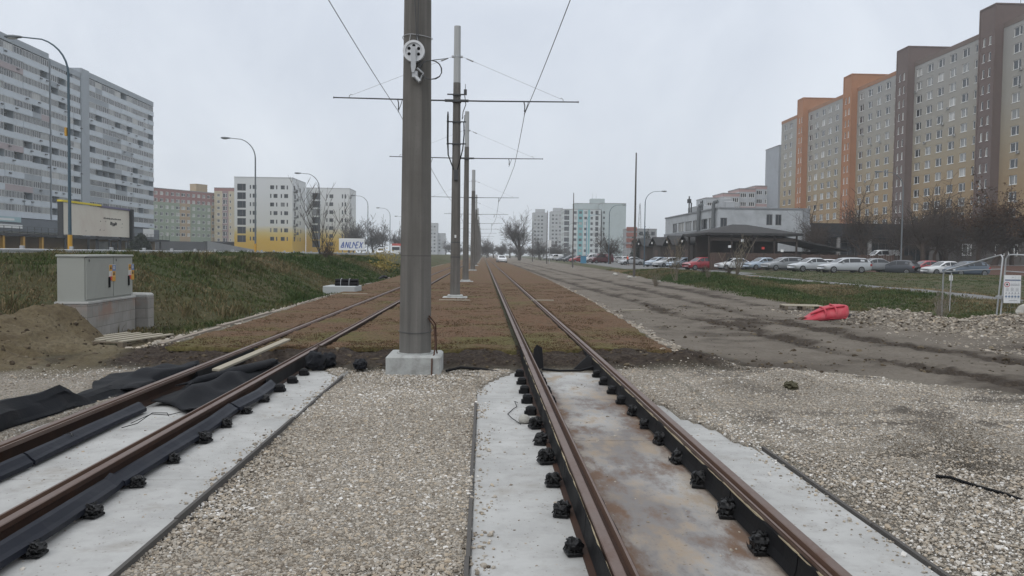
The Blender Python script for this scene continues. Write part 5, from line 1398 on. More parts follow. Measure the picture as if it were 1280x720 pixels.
# ------------------------------------------------------------------ right: long panel block with brown and orange stair towers
def right_block():
    XF = 90.5; ZG = .95
    t = thing('apartment_block', 'long grey and ochre panel block on the right with orange and brown stair towers', 'apartment block', (XF, 170, ZG))
    oy = lambda y: y - 170
    m_wall = paint_grad('panel_paint_grey_to_ochre', [(0, (.33, .21, .105)), (.33, (.335, .24, .135)), (.5, (.34, .285, .20)), (.68, (.325, .305, .265)), (1, (.315, .31, .30))], 2, 41)
    m_or = wallm('orange_render', (.335, .158, .08)); m_br = wallm('brown_render', (.135, .10, .09)); m_trim = wallm('roof_trim_brown', (.15, .115, .10)); m_roof = wallm('roof_felt', (.10, .10, .10))
    m_tor = wallm('roof_trim_orange', (.29, .15, .085))
    top = 42.2
    rows = [39.75 - 2.8 * k for k in range(14)]
    W = Windows(t, seed=4, mixw=(.66, .27, .07))
    towers = [(231, 227, m_or), (201.3, 196.9, m_or), (175.2, 170.6, m_br), (145.7, 141.2, m_br), (117, 112.5, m_br)]
    # wall stretches between towers: list of (far, near, window centres)
    spans = [(247.5, 231, [243.9, 239.7], [234.5]), (227, 201.3, [225.0, 220.9, 216.6, 212.4, 208.2], [204.4]), (196.9, 175.2, [194.6, 190.3, 186.0, 181.8], [178.3]), (170.6, 145.7, [168.6, 164.6, 160.6, 156.4, 152.3], [149.0]), (141.2, 117, [137.3, 133.0, 128.7, 124.4], [120.0]), (112.5, 100, [109, 105], [])]
    mb = MB()
    for far, near, ws, ns in spans:
        op = []
        for z in rows:
            for wy in ws:
                op.append((far - wy - 1.1, far - wy + 1.1, z - .8, z + .8)); W.put((.13, oy(wy), z), -math.pi / 2, 2.2, 1.6, 1)
            for wy in ns:
                op.append((far - wy - .4, far - wy + .4, z - .75, z + .75)); W.put((.13, oy(wy), z), -math.pi / 2, .8, 1.5, 0, glass=0)
        facade(mb, (0, oy(far), 0), (0, -1, 0), (-1, 0, 0), far - near, 0, top - .9, op)
    # end walls and back
    for y, s in ((247.5, 1), (100, -1)):
        mb.quad((0, oy(y), 0), (13, oy(y), 0), (13, oy(y), top), (0, oy(y), top))
    mb.quad((13, oy(247.5), 0), (13, oy(100), 0), (13, oy(100), top), (13, oy(247.5), top))
    mb.build('wall', m_wall, t)
    mb = MB(); mb.box(.01, 12.95, oy(246), oy(100), top - .4, top - .2); mb.build('roof', m_roof, t)
    for (far, near, ws, ns), m in zip(spans, (m_tor, m_tor, m_tor, m_trim, m_trim, m_trim)):
        mb = MB(); mb.box(-.06, .3, oy(near) + .002, oy(far) - .002, top - .9, top); mb.build('parapet', m, t)
    for far, near, m in towers:
        tw = MB(); w = far - near
        op = []
        for z in rows:
            for c in (1.35, 3.1):
                op.append((c - .36, c + .36, z - 1.0, z + .55)); W.put((-1.5 + .13, oy(far - c), z - .22), -math.pi / 2, .72, 1.55, 0, glass=W.pr.choice((0, 0, 1, 2)))
        facade(tw, (-1.5, oy(far), 0), (0, -1, 0), (-1, 0, 0), w, 0, top + 3.2, op)
        for y, in ((far,), (near,)):
            tw.quad((-1.5, oy(y), 0), (8, oy(y), 0), (8, oy(y), top + 3.2), (-1.5, oy(y), top + 3.2))
        tw.quad((8, oy(far), top - 1), (8, oy(near), top - 1), (8, oy(near), top + 3.2), (8, oy(far), top + 3.2))
        tw.box(-1.6, 8.1, oy(near) - .1, oy(far) + .1, top + 3.2, top + 3.45)
        for yy in (near, far):
            tw.box(-1.62, -1.42, oy(yy) - .12, oy(yy) + .12, 0, top + 3.2)
        tw.build('stair_tower', m, t)
    # air conditioners under some windows
    pr = random.Random(9)
    acm = MB(); acm.bbox(-.36, .36, -.28, -.01, -.25, .25, .02); acm.disc((.0, -.282, 0), (0, -1, 0), .2, 14, 1)
    acme = acm.mesh('air_conditioner', [wallm('ac_grey', (.34, .34, .33)), M_darkmetal])
    for far, near, ws, ns in spans[1:5]:
        for k in range(5):
            o = link(bpy.data.objects.new('air_conditioner', acme)); o.parent = t; o.location = (0, oy(pr.choice(ws) + pr.choice((-1.2, 1.2))), pr.choice(rows[1:11]) - 1.0); o.rotation_euler = (0, 0, -math.pi / 2)
    # roof aerials
    mb = MB(); mb.tube([(4, oy(143), top + 3.4), (4, oy(143), top + 6)], .04, 5); mb.tube([(4, oy(143.6), top + 5.4), (4, oy(142.4), top + 5.4)], .03, 5); mb.build('aerial', M_darkmetal, t)
    W.done()
right_block()

# ------------------------------------------------------------------ left: long grey block with continuous balconies
def left_block():
    XF = -100.0; ZG = 1.0
    t = thing('apartment_block', 'long grey high-rise block on the left with glazed balconies along every floor', 'apartment block', (XF, 190, ZG))
    oy = lambda y: y - 190
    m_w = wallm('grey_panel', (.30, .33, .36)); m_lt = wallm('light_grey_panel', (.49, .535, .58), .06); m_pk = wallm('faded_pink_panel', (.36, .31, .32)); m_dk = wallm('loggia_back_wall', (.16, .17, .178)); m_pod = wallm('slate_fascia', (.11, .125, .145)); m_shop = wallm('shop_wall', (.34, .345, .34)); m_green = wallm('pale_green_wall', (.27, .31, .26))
    zf = [7.6 + 2.8 * k for k in range(13)]; top = zf[-1] + 2.8
    secs = [(118, 192.6, top + 1.35), (193.4, 207.2, top + .35), (211.4, 252, top + 1.35)]
    mb = MB(); pr = random.Random(21)
    Gl = Windows(t, pmat('balcony_frame', (.50, .51, .51), .5, .1, 3, 30, 0), (.74, .22, .04), 8, 'balcony_glazing')
    for (y0, y1, tp) in secs:
        # back wall, roof fascia, ends
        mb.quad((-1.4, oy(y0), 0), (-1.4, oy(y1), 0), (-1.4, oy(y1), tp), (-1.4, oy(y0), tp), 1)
        mb.box(-13, .06, oy(y0), oy(y1), tp - 1.35, tp, 0)
        mb.box(-13, -1.41, oy(y0), oy(y1), 0, tp - 1.35, 0)
        for y in (y0, y1 - .25): mb.box(-1.39, -.08, oy(y), oy(y) + .25, zf[0], tp - 1.36, 0)
        n = max(1, round((y1 - y0) / 3.6)); bw = (y1 - y0) / n
        for k in range(1, n):
            y = y0 + k * bw; mb.box(-1.39, -.10, oy(y) - .08, oy(y) + .08, zf[0], tp - 1.36, 0)
    # blank pier with vertical joint
    mb.box(-13, .25, oy(207.3), oy(211.3), 0, top + 1.5, 0)
    mb.box(-10, -5, oy(196), oy(203), top + .3, top + 2.6, 0); mb.box(-10, -5, oy(168), oy(172), top + 1.3, top + 3.6, 0); mb.box(-9, -4, oy(222), oy(230), top + 1.3, top + 3.2, 0)
    mb.build('wall', [m_w, m_dk], t)
    for (y0, y1, tp) in secs:
        n = max(1, round((y1 - y0) / 3.6)); bw = (y1 - y0) / n
        for fl, z in enumerate(zf):
            b = MB()
            k = 0
            while k < n:
                r_ = min(n - k, pr.choice((1, 2, 2, 3, 3)))
                pink = (2 <= fl <= 8 and y0 < 193 and pr.random() < .38) or (pr.random() < .03)
                mi = 1 if pink else (2 if pr.random() < .08 else 0)
                a, e = oy(y0 + k * bw), oy(y0 + (k + r_) * bw)
                dx = pr.choice((0, .0, .10)); 
                b.box(-.1, .02 + dx, a + .01, e - .01, z - .22, z + .98, mi)
                b.box(-.14, .05 + dx, a + .01, e - .01, z + .981, z + 1.04, mi)
                k += r_
            b.box(-1.38, -.101, oy(y0) + .01, oy(y1) - .01, z - .22, z - .02, 0)
            # thin gap line, planters, washing on some ledges
            for q in range(n):
                if pr.random() < .25:
                    yy = oy(y0 + (q + pr.random()) * bw); b.box(.12, .32, yy, yy + .9, z + .5, z + .72, 3)
            b.build('balcony', [m_lt, m_pk, m_w, M_darkmetal], t)
            for q in range(n):
                yc = y0 + (q + .5) * bw
                u = pr.random()
                if u < .84 and not (fl in (4, 5) and pr.random() < .25):
                    Gl.put((-.03, oy(yc), z + 1.80), math.pi / 2, bw - .24, 1.5, pr.choice((2, 3, 4, 5)), False)
                else:
                    Gl.put((-1.36, oy(yc - .6), z + 1.5), math.pi / 2, 1.5, 1.4, 1, False); Gl.put((-1.36, oy(yc + .9), z + 1.15), math.pi / 2, .8, 2.1, 0, False)
    Gl.done()
    # podium: slate fascia over a row of shops
    b = MB()
    b.box(-1.3, 1.6, oy(118), oy(207), 4.3, 7.1, 0); b.box(-1.3, 1.6, oy(211.4), oy(252), 4.0, 6.8, 0)
    b.build('fascia', m_pod, t)
    b = MB(); b.box(-1.2, .8, oy(118), oy(198), 0, 4.29, 0); b.box(-1.2, .4, oy(211), oy(252), 0, 3.99, 0)
    b.build('shop_front', m_shop, t)
    Sh = Windows(t, M_frame, (.8, .1, .1), 5, 'shop_window')
    for y in (160, 168.5, 173.5, 178, 183.0, 188, 192.5): Sh.put((.84, oy(y), 2.2), math.pi / 2, pr.choice((1.4, 1.8, 2.6)), 2.0, 1, False)
    for y in (226, 229, 232, 235, 238, 247): Sh.put((.44, oy(y), 2.0), math.pi / 2, 2.0, 2.6, 0, False)
    Sh.done()
    b = MB(); b.box(1.61, 1.75, oy(150), oy(177.5), 6.2, 7.3, 0); b.box(1.61, 1.75, oy(150), oy(178), 4.9, 5.7, 1); b.box(1.75, 1.77, oy(152), oy(175), 6.5, 6.95, 1)
    b.build('shop_sign', [simple('sign_teal', (.30, .42, .45)), M_white], t)
    b = MB(); b.box(1.62, 1.75, oy(240), oy(247.5), 4.6, 6.9, 0); b.build('shop_sign', [M_white], t)
left_block()
# raised walkway with yellow columns in front of the left block
t = thing('walkway', 'dark raised walkway on yellow columns in front of the grey high-rise', 'walkway', (-72, 110, 1.0))
M_dkdeck = wallm('dark_deck', (.035, .036, .04))
mb = MB(); mb.box(0, 3.2, 0, 72, 2.55, 2.95); mb.box(-.6, 0, 0, 72, 0, 2.9, 1); mb.build('deck', [M_dkdeck, wallm('ochre_wall', (.20, .13, .06))], t)
mb = MB(); pr = random.Random(2)
for k in range(37): mb.box(3.1, 3.16, k * 2, k * 2 + .06, 2.96, 3.95)
for z in (3.3, 3.6, 3.95): mb.box(3.09, 3.17, 0, 72, z, z + .05)
mb.build('railing', M_darkmetal, t)
for k in range(4): 
    mb = MB(); mb.bbox(2.5, 3.0, 4.8 + k * 5.2, 5.3 + k * 5.2, 0, 2.54, .03); mb.build('column', M_yellow, t)
for k in range(6):
    mb = MB(); mb.bbox(2.5, 2.8, 28 + k * 8, 28.3 + k * 8, 0, 2.54, .03); mb.build('column', M_darkmetal, t)
for k, (y, w, m) in enumerate(((45.5, 4, M_white), (51, 2.2, M_darkmetal), (57, 5, M_white), (66, 3, M_white))):
    mb = MB(); mb.bbox(.01, .12, y, y + w, .5, 2.2, .01); mb.build('shop_window', M_glass2 if m is M_white else M_glass, t)

# ------------------------------------------------------------------ simple blocks built from a front (facing the camera) and its two sides
def block(name, label, cat, loc, rz, Wd, D, H, mats, front, right=(), left=(), cfn=None, ub=(), zb=(), frame=M_frame, mixw=(.7, .2, .1), seed=3, roof=None, limit=100, sill=False):
    """front/right/left: lists of (u centre, z centre, w, h, mullions)"""
    t = thing(name, label, cat, loc, rz)
    mb = MB(); Wn = Windows(t, frame, mixw, seed, limit=limit)
    def op(l): return [(u - w / 2, u + w / 2, z - h / 2, z + h / 2) for u, z, w, h, m in l]
    facade(mb, (0, 0, 0), (1, 0, 0), (0, -1, 0), Wd, 0, H, op(front), .12, 0, cfn, ub, zb)
    for u, z, w, h, m in front: Wn.put((u, .10, z), 0, w, h, m, sill)
    facade(mb, (Wd, 0, 0), (0, 1, 0), (1, 0, 0), D, 0, H, op(right), .12, 0, (lambda u, z: cfn(Wd - .01, z)) if cfn else None, (), zb)
    for u, z, w, h, m in right: Wn.put((Wd - .10, u, z), math.pi / 2, w, h, m, sill)
    facade(mb, (0, D, 0), (0, -1, 0), (-1, 0, 0), D, 0, H, op(left), .12, 0, (lambda u, z: cfn(.01, z)) if cfn else None, (), zb)
    for u, z, w, h, m in left: Wn.put((.10, D - u, z), -math.pi / 2, w, h, m, sill)
    mb.quad((Wd, D, 0), (0, D, 0), (0, D, H), (Wd, D, H))
    mb.build('wall', mats, t)
    b = MB(); b.box(-.08, Wd + .08, -.08, D + .08, H, H + .28); b.build('roof', roof or wallm('roof_edge_grey', (.25, .25, .25)), t)
    Wn.done()
    return t
# white block with yellow foot
m_wy = paint_grad('white_to_yellow_paint', [(0, (.62, .38, .035)), (.22, (.64, .40, .04)), (.34, (.64, .50, .18)), (.46, (.64, .64, .60)), (1, (.66, .675, .68))], 0, 21, .04)
fr = []; rows = [22.7 - 2.93 * k for k in range(7)]
for k, z in enumerate(rows):
    fr += [(2.45, z - .1, 2.9, 2.35, 1), (5.45, z, .45, 1.35, 0), (6.85, z, 1.3, 1.35, 1)]
    if k % 2 == 0: fr += [(12.8, z, 1.35, 1.35, 1), (14.35, z, .45, 1.35, 0), (16.4, z, 1.35, 1.35, 1), (17.95, z, .45, 1.35, 0)]
    else: fr += [(12.35, z, .45, 1.35, 0), (13.95, z, 1.35, 1.35, 1), (15.95, z, .45, 1.35, 0), (17.55, z, 1.35, 1.35, 1)]
rt = []
for k, z in enumerate(rows): rt += [(3 + (k % 2), z, 2.2, 1.6, 1), (8.5, z, .8, 1.4, 0), (12 + (k % 2), z, 1.5, 1.4, 1)]
o = block('apartment_block', 'white apartment block with a yellow foot and dark glazed loggias, front wing', 'apartment block', (-85.2, 283, 1.0), 0, 19.7, 20.9, 25.9, m_wy, fr, rt, frame=M_frame_d, mixw=(.9, .1, 0), seed=6, roof=wallm('white_roof_edge', (.5, .51, .52)), limit=100)
for k, z in enumerate(rows[:6]):
    mb = MB(); yk = 3 + (k % 2); mb.box(19.71, 20.6, yk - 1.6, yk + 1.6, z - 1.45, z - 1.3); mb.box(20.55, 20.6, yk - 1.6, yk + 1.6, z - 1.3, z - .5); mb.build('balcony', M_darkmetal, o)
fr = []; rows = [21.4 - 2.93 * k for k in range(7)]; rt = []
for k, z in enumerate(rows):
    fr += [(3.7, z - .1, 2.9, 2.35, 1), (7.6, z, .45, 1.35, 0), (9.2, z, 1.4, 1.35, 1), (13.3, z, .5, 1.5, 0), (14.4, z, .5, 1.5, 0)]; rt += [(3, z, 1.6, 1.4, 1)]
o = block('apartment_block', 'white apartment block with a yellow foot, lower rear wing beside bare trees', 'apartment block', (-65.4, 304.2, 1.0), 0, 15.9, 15, 24.2, m_wy, fr, rt, frame=M_frame_d, mixw=(.9, .1, 0), seed=7, roof=wallm('white_roof_edge', (.5, .51, .52)))
for k, z in enumerate(rows[1:]):
    mb = MB(); mb.box(15.91, 16.8, 1.4, 4.6, z - 1.45, z - 1.3); mb.box(16.75, 16.8, 1.4, 4.6, z - 1.3, z - .5); mb.build('balcony', M_white, o)
# red and green block
c_red, c_grn, c_tan, c_crm, c_dk = wallm('red_render', (.27, .135, .125)), wallm('green_render', (.24, .285, .215)), wallm('tan_render', (.36, .27, .17)), wallm('cream_render', (.43, .38, .28)), wallm('dark_base', (.05, .05, .055))
def cf(u, z):
    if z < 4.6: return 4
    if z > 20.6: return 0
    if 13 < u < 18.5 or u > 29.5: return 2
    return 1
fr = []
for k in range(8):
    z = 24.2 - 2.8 * k
    if z < 5.0: continue
    for c in range(12): fr.append((1.5 + 2.68 * c, z, 1.5 if c not in (4, 5, 11) else 2.0, 1.4, 1))
block('apartment_block', 'panel block with red top floors and green walls, left of the white and yellow block', 'apartment block', (-134.5, 338, 1.0), math.atan2(28, 16.5), 32.5, 12, 26.0, [c_red, c_grn, c_tan, c_crm, c_dk], fr, cfn=cf, ub=(13, 18.5, 29.5), zb=(4.6, 20.6), mixw=(.35, .35, .3), seed=11)
fr = []
for k in range(8):
    z = 25.2 - 2.8 * k
    if z < 5: continue
    fr += [(1.9, z, 1.3, 1.4, 1), (4.6, z - .1, 1.9, 2.0, 1), (7.0, z, .8, 1.3, 0)]
def cf2(u, z):
    if z < 4.4: return 4
    if z > 27.0: return 0
    return 5 if 3.5 < u < 6.2 else 3
o = block('apartment_block', 'cream end tower with a mauve balcony strip between the green block and the white block', 'apartment block', (-118.3, 364, 1.0), 0, 8.6, 14, 28.3, [c_red, c_grn, c_tan, c_crm, c_dk, wallm('mauve_render', (.25, .18, .185))], fr, cfn=cf2, ub=(3.5, 6.2), zb=(4.4, 27.0), mixw=(.7, .2, .1), seed=12)
o = thing('rooftop_hut', 'pale stair hut on the roof of the red and green block', 'roof hut', (-124, 358, 27.0), math.atan2(28, 16.5))
mb = MB(); mb.bbox(0, 6, 0, 4, 0, 3.4, .05); mb.bbox(-.1, 6.1, -.1, 4.1, 3.4, 3.6, .02); mb.build('wall', c_tan, o)
# dark shops and white sign under the green block
o = thing('shop_row', 'low dark row of shops with a white sign at the foot of the green block', 'shops', (-96, 285, 1.0), R(8))
mb = MB(); mb.box(0, 18, 0, 6, 0, 3.6); mb.box(-.2, 18.2, -.6, 6, 3.6, 4.0); mb.build('wall', c_dk, o)
mb = MB(); mb.bbox(12.2, 16.6, -.75, -.62, 3.4, 4.9, .03); mb.build('sign', M_white, o)
mb = MB()
for k in range(5): mb.quad((.8 + 3.4 * k, -.02, .5), (3.4 + 3.4 * k, -.02, .5), (3.4 + 3.4 * k, -.02, 2.8), (.8 + 3.4 * k, -.02, 2.8))
mb.build('shop_window', M_glass, o)
# teal and white blocks right of centre
c_tw, c_tl, c_pg = wallm('pale_white_render', (.47, .50, .50)), wallm('teal_render', (.16, .36, .38)), wallm('pale_grey_green_render', (.36, .41, .41))
fr = []
for k in range(9):
    z = 23.7 - 2.8 * k
    if z < 1: continue
    fr += [(1.6, z, 2.6, 2.2, 1), (5.9, z, 1.6, 1.4, 1), (8.7, z, 1.5, 1.4, 1), (11.4, z, 1.5, 1.4, 1), (14.5, z, 1.2, 1.4, 1), (17.2, z, 1.6, 2.1, 1)]
block('apartment_block', 'white apartment block with teal vertical stripes and a dark balcony column, beyond the parked cars', 'apartment block', (41.2, 420, .1), 0, 19.2, 14, 25.2, [c_tw, c_tl], fr, (), [(3 + 3 * k, 23.7 - 2.8 * j, 1.5, 1.4, 1) for k in range(4) for j in range(8)], cfn=lambda u, z: 1 if 7.3 < u < 10.0 or 12.6 < u < 13.6 else 0, ub=(7.3, 10.0, 12.6, 13.6), frame=M_frame_d, seed=14)
fr = [(u, 25.5 - 2.8 * k, 1.6, 1.6, 1) for u in (9.6, 12.4) for k in range(8)]
block('apartment_block', 'taller pale block rising behind the teal-striped one', 'apartment block', (48.6, 434.2, .1), 0, 14.4, 12, 29.2, [c_pg], fr, frame=M_frame_d, seed=15)
o = block('apartment_block', 'pale blank-walled wing at the right end of the teal-striped block', 'apartment block', (61.2, 421, .1), 0, 12.4, 13, 28.6, [c_pg], [(1.0, 24 - 2.8 * k, 1.0, 1.3, 0) for k in range(8)], frame=M_frame_d, seed=16)
o = thing('rooftop_hut', 'square lift hut on top of the pale block behind the teal stripes', 'roof hut', (57.2, 436, 29.6))
mb = MB(); mb.bbox(0, 7.5, 0, 6, 0, 2.6, .05); mb.tube([(1, 1, 2.6), (1, 1, 5.5)], .07, 5); mb.tube([(3, 1, 2.6), (3, 1, 5)], .07, 5); mb.build('wall', c_pg, o)
c_hz = wallm('distant_panel', (.36, .37, .38))
for i, (x, y, wd, h, lab) in enumerate(((37, 610, 11, 33, 'hazy grey tower block, left one of two far behind the big bare tree'), (49.5, 600, 14, 33.5, 'hazy grey tower block, right one of two beside the teal-striped block'), (-46, 660, 9, 26, 'hazy white tower far off between the big pole and the second pole'), (-37, 664, 6, 18, 'lower hazy wing of the far white tower behind the second pole'))):
    block('apartment_block', lab, 'apartment block', (x, y, .1), 0, wd, 14, h, [c_hz], [(1.5 + 2.6 * a, h - 2.6 - 2.8 * b, 1.5, 1.3, 0) for a in range(int((wd - 1) / 2.6)) for b in range(int(h / 2.8) - 1)], frame=M_frame_d, seed=20 + i)
    if i < 2:
        o = thing('rooftop_hut', 'small lift hut on the ' + ('left' if i == 0 else 'right') + ' hazy grey tower block', 'roof hut', (x + 2, y + 3, h + .38)); mb = MB(); mb.bbox(0, 7, 0, 6, 0, 2.8, .05); mb.build('wall', c_hz, o)
# low grey block with red-brown panels
t = block('office_building', 'small grey building with red-brown bands behind the tall thin mast', 'building', (53, 300, .1), 0, 11, 9, 11.5, [wallm('office_grey', (.26, .265, .265))], [(5.2 + 2.2 * a, 10 - 2.9 * b, 1.4, 1.4, 1) for a in range(3) for b in range(4)], frame=M_frame_d, seed=31)
for k in range(4):
    mb = MB(); mb.bbox(-.3, 3.6, -.3, -.02, 4.6 + 2.1 * k, 6.0 + 2.1 * k, .02); mb.build('red_panel', wallm('red_brown_panel', (.24, .09, .065)), t)
# low white two-storey building
def low_white():
    t = thing('white_building', 'low white two-storey building behind the brown pavilion, with pipes on its roof', 'building', (34.7, 120, .1))
    m = pmat('dirty_white_panels', (.40, .42, .435), .85, .1, .5, 6, .1, .01, stain=(.26, .27, .28), stain_scale=.35, stain_amt=.6)
    mb = MB(); Wn = Windows(t, M_frame_d, (.6, .35, .05), 17)
    H = 8.75
    op = []
    for a, b_ in ((145.7, 149), (140.5, 144.5), (135.3, 139.6), (131.7, 134.6), (125.7, 129.4), (122.1, 125)):
        op.append((155 - b_, 155 - a, 5.9, 7.55)); Wn.put((.10, (a + b_) / 2 - 120, 6.725), -math.pi / 2, b_ - a, 1.65, 2, False, None)
    facade(mb, (0, 35, 0), (0, -1, 0), (-1, 0, 0), 35, 0, H, op, .12)
    op = []
    for a, b_, z0, z1 in ((.35, 1.35, 5.4, 7.4), (7.25, 8.15, 6.4, 8.0), (8.6, 9.5, 6.4, 8.0)):
        op.append((a, b_, z0, z1)); Wn.put(((a + b_) / 2, .1, (z0 + z1) / 2), 0, b_ - a, z1 - z0, 1, False, 0)
    facade(mb, (0, 0, 0), (1, 0, 0), (0, -1, 0), 13.8, 0, H, op, .12)
    mb.quad((13.8, 0, 0), (13.8, 35, 0), (13.8, 35, H), (13.8, 0, H)); mb.quad((13.8, 35, 0), (0, 35, 0), (0, 35, H), (13.8, 35, H)); mb.quad((0, 0, H - .2), (13.8, 0, H - .2), (13.8, 35, H - .2), (0, 35, H - .2))
    mb.build('wall', m, t)
    gt = wallm('grey_trim', (.23, .24, .25))
    mb = MB(); mb.box(-.12, .25, -.05, 35.1, H, H + .22); mb.box(.25, 13.9, -.12, .25, H, H + .22); mb.build('roof_edge', gt, t)
    mb = MB(); mb.box(-.25, .0, 0, 35, 5.2, 5.8); mb.build('canopy', gt, t)
    mb = MB(); mb.box(12.7, 13.4, -.35, -.01, 0, H + .15); mb.build('pilaster', gt, t)
    Wn.done()
    mb = MB()
    mb.bbox(.9, 1.5, 21.7, 22.3, H + 2.2, H + 2.9, .03); mb.tube([(1.2, 22, H), (1.2, 22, H + 3.4)], .12, 8); mb.build('aerial', M_darkmetal, t)
    for y, h in ((20.5, 2.2), (14.3, 2.0), (13.3, 2.1)):
        mb = MB(); mb.tube([(1.2, y, H), (1.2, y, H + h)], .12, 8); mb.build('flue_pipe', M_darkmetal, t)
    for y in (9.5, 1.2):
        mb = MB(); mb.tube([(-.4, y, 3.2), (-.4, y, H + .6), (-.3, y - .1, H + 1.0), (.1, y - .5, H + 1.1)], .28, 10); mb.build('vent_duct', wallm('duct_grey', (.13, .14, .145)), t)
    for q in ((2, 5, 18, 26, 1.6), (1.5, 3.2, 4.5, 6.5, 1.9), (1.5, 3, 1.5, 2.5, 1.2)):
        mb = MB(); mb.bbox(q[0], q[1], q[2], q[3], H, H + q[4], .05); mb.build('roof_plant', M_galv, t)
low_white()
# stepped pink and white block and slim grey tower behind
c_pw = wallm('pale_blue_white_render', (.40, .42, .44)); c_pk2 = wallm('salmon_band', (.40, .28, .27))
for i, (x, wd, h) in enumerate(((71.2, 5.6, 20.4), (76.8, 5.4, 22.0), (82.2, 5.4, 23.6), (87.6, 5.6, 24.6))):
    fr = [(1.4 + 2.7 * a, h - 2.0 - 2.8 * b, 1.9, 1.4, 2) for a in range(2) for b in range(7)]
    def cfx(u, z, h=h, i=i): return 1 if i > 0 and ((h - z) % 5.6) < .9 else 0
    block('terraced_block', ('lowest', 'second lowest', 'second highest', 'highest')[i] + ' step of the stepped pink and white block behind the low white building', 'apartment block', (x, 260 + .6 * i, .1), 0, wd - .01, 12, h, [c_pw, c_pk2], fr, cfn=cfx, zb=[h - 5.6 * q - d_ for q in range(4) for d_ in (0.01, .9)], seed=40 + i)
block('apartment_block', 'slim plain grey tower at the far end of the ochre panel block', 'apartment block', (91.5, 252, .1), 0, 6.0, 12, 36.4, [wallm('slim_grey', (.31, .33, .355))], [(4.6, 34 - 2.8 * k, .9, 1.1, 0) for k in range(11)], frame=M_frame_d, seed=44)
# ------------------------------------------------------------------ dark wooden pavilion, gabled booths, plank fence
M_dkw = pmat('dark_brown_wood', (.040, .030, .025), .85, .3, 1.5, 12, .2, .01); M_dkroof = pmat('dark_shingle', (.032, .031, .031), .9, .25, 2, 14, .3, .01)
M_mid = pmat('reddish_brown_planks', (.075, .048, .038), .85, .3, 2, 14, .2, .01)
t = thing('pavilion', 'dark brown wooden pavilion with a wide low hipped roof in front of the white building', 'pavilion', (28.0, 101, .1))
mb = MB(); ap = (4.9, 5, 5.75)
E_ = [(-.6, -1, 4.6), (11.6, -1, 4.6), (11.6, 10, 4.6), (-.6, 10, 4.6)]
a1, a2 = Vector((4.4, 4.5, 5.85)), Vector((6.2, 4.5, 5.85))
mb.add(E_ + [a1, a2], [(0, 1, 5, 4), (1, 2, 5), (2, 3, 4, 5), (3, 0, 4)]); mb.add([(p[0], p[1], p[2] - .28) for p in E_] + E_, [(3, 2, 1, 0), (0, 1, 5, 4), (1, 2, 6, 5), (2, 3, 7, 6), (3, 0, 4, 7)]); mb.build('roof', M_dkroof, t)
for x in (0, 2.8, 5.5, 8.2, 11):
    for y in (-.5, 9.4):
        mb = MB(); mb.bbox(x - .1, x + .1, y - .1, y + .1, 0, 4.33, .01); mb.build('post', M_dkw, t)
mb = MB(); mb.box(0, 11, 6, 6.15, 0, 4.3); mb.build('back_wall', M_dkw, t)
mb = MB(); mb.box(0, 11, -.6, -.45, 3.6, 4.0); mb.build('beam', M_dkw, t)
mb = MB()
for k in range(40): mb.box(.05 + k * .275, .30 + k * .275, -.75, -.71, 0, 2.1 + .02 * (k % 3))
mb.build('plank_front', M_mid, t)
for x, z, c in ((2.3, 2.75, M_white), (6.5, 2.6, M_stk['r']), (3.9, 3.5, M_white), (8.9, 2.3, M_frame)):
    mb = MB(); mb.bbox(x, x + .35, -.9, -.8, z, z + .3, .02); mb.build('notice', c, t)
t = thing('lean_to', 'low dark lean-to roof sloping down right of the wooden pavilion', 'shed', (38.8, 104, .1))
mb = MB(); mb.add([(0, 0, 4.3), (8.5, 0, 2.7), (8.5, 9, 2.7), (0, 9, 4.3), (0, 0, 4.1), (8.5, 0, 2.5), (8.5, 9, 2.5), (0, 9, 4.1)], [(0, 1, 2, 3), (7, 6, 5, 4), (0, 4, 5, 1), (1, 5, 6, 2), (2, 6, 7, 3), (3, 7, 4, 0)]); mb.build('roof', M_dkroof, t)
mb = MB(); mb.box(.1, 8.3, 4, 4.2, 0, 2.45); mb.build('wall', M_dkw, t)
for i, y in enumerate((113.5, 122.5, 133, 144)):
    t = thing('market_booth', ('nearest', 'second', 'third', 'farthest')[i] + ' of the dark gabled wooden booths in a row below the white building', 'booth', (28.6 - .1 * i, y, .1), 0, 'gabled wooden booths')
    mb = MB(); hw = 3.3
    mb.add([(-.7, -hw, 3.35), (-.7, 0, 4.75), (5, 0, 4.75), (5, -hw, 3.35), (-.7, hw, 3.35), (5, hw, 3.35)], [(0, 3, 2, 1), (1, 2, 5, 4)]); mb.add([(-.7, -hw, 3.2), (-.7, 0, 4.6), (5, 0, 4.6), (5, -hw, 3.2), (-.7, hw, 3.2), (5, hw, 3.2)], [(0, 1, 2, 3), (1, 4, 5, 2)]); 
    mb.build('roof', M_dkroof, t)
    mb = MB(); mb.add([(0, -hw + .3, 0), (0, hw - .3, 0), (0, hw - .3, 3.3), (0, 0, 4.6), (0, -hw + .3, 3.3)], [(0, 1, 2, 3, 4)]); mb.box(.01, 5, -hw + .3, hw - .3, 0, 3.2); mb.build('wall', M_dkw, t)
    mb = MB(); mb.box(-.06, -.02, -1.2, 1.2, 1.1, 2.6); mb.build('hatch', M_mid, t)
    mb = MB(); mb.bbox(-.85, -.7, -.12, .12, 3.6, 3.9, .02); mb.build('lamp', M_frame, t)
t = thing('plank_fence', 'dark brown plank fence behind the row of parked cars', 'fence', (30.0, 99.6, .1), R(-2))
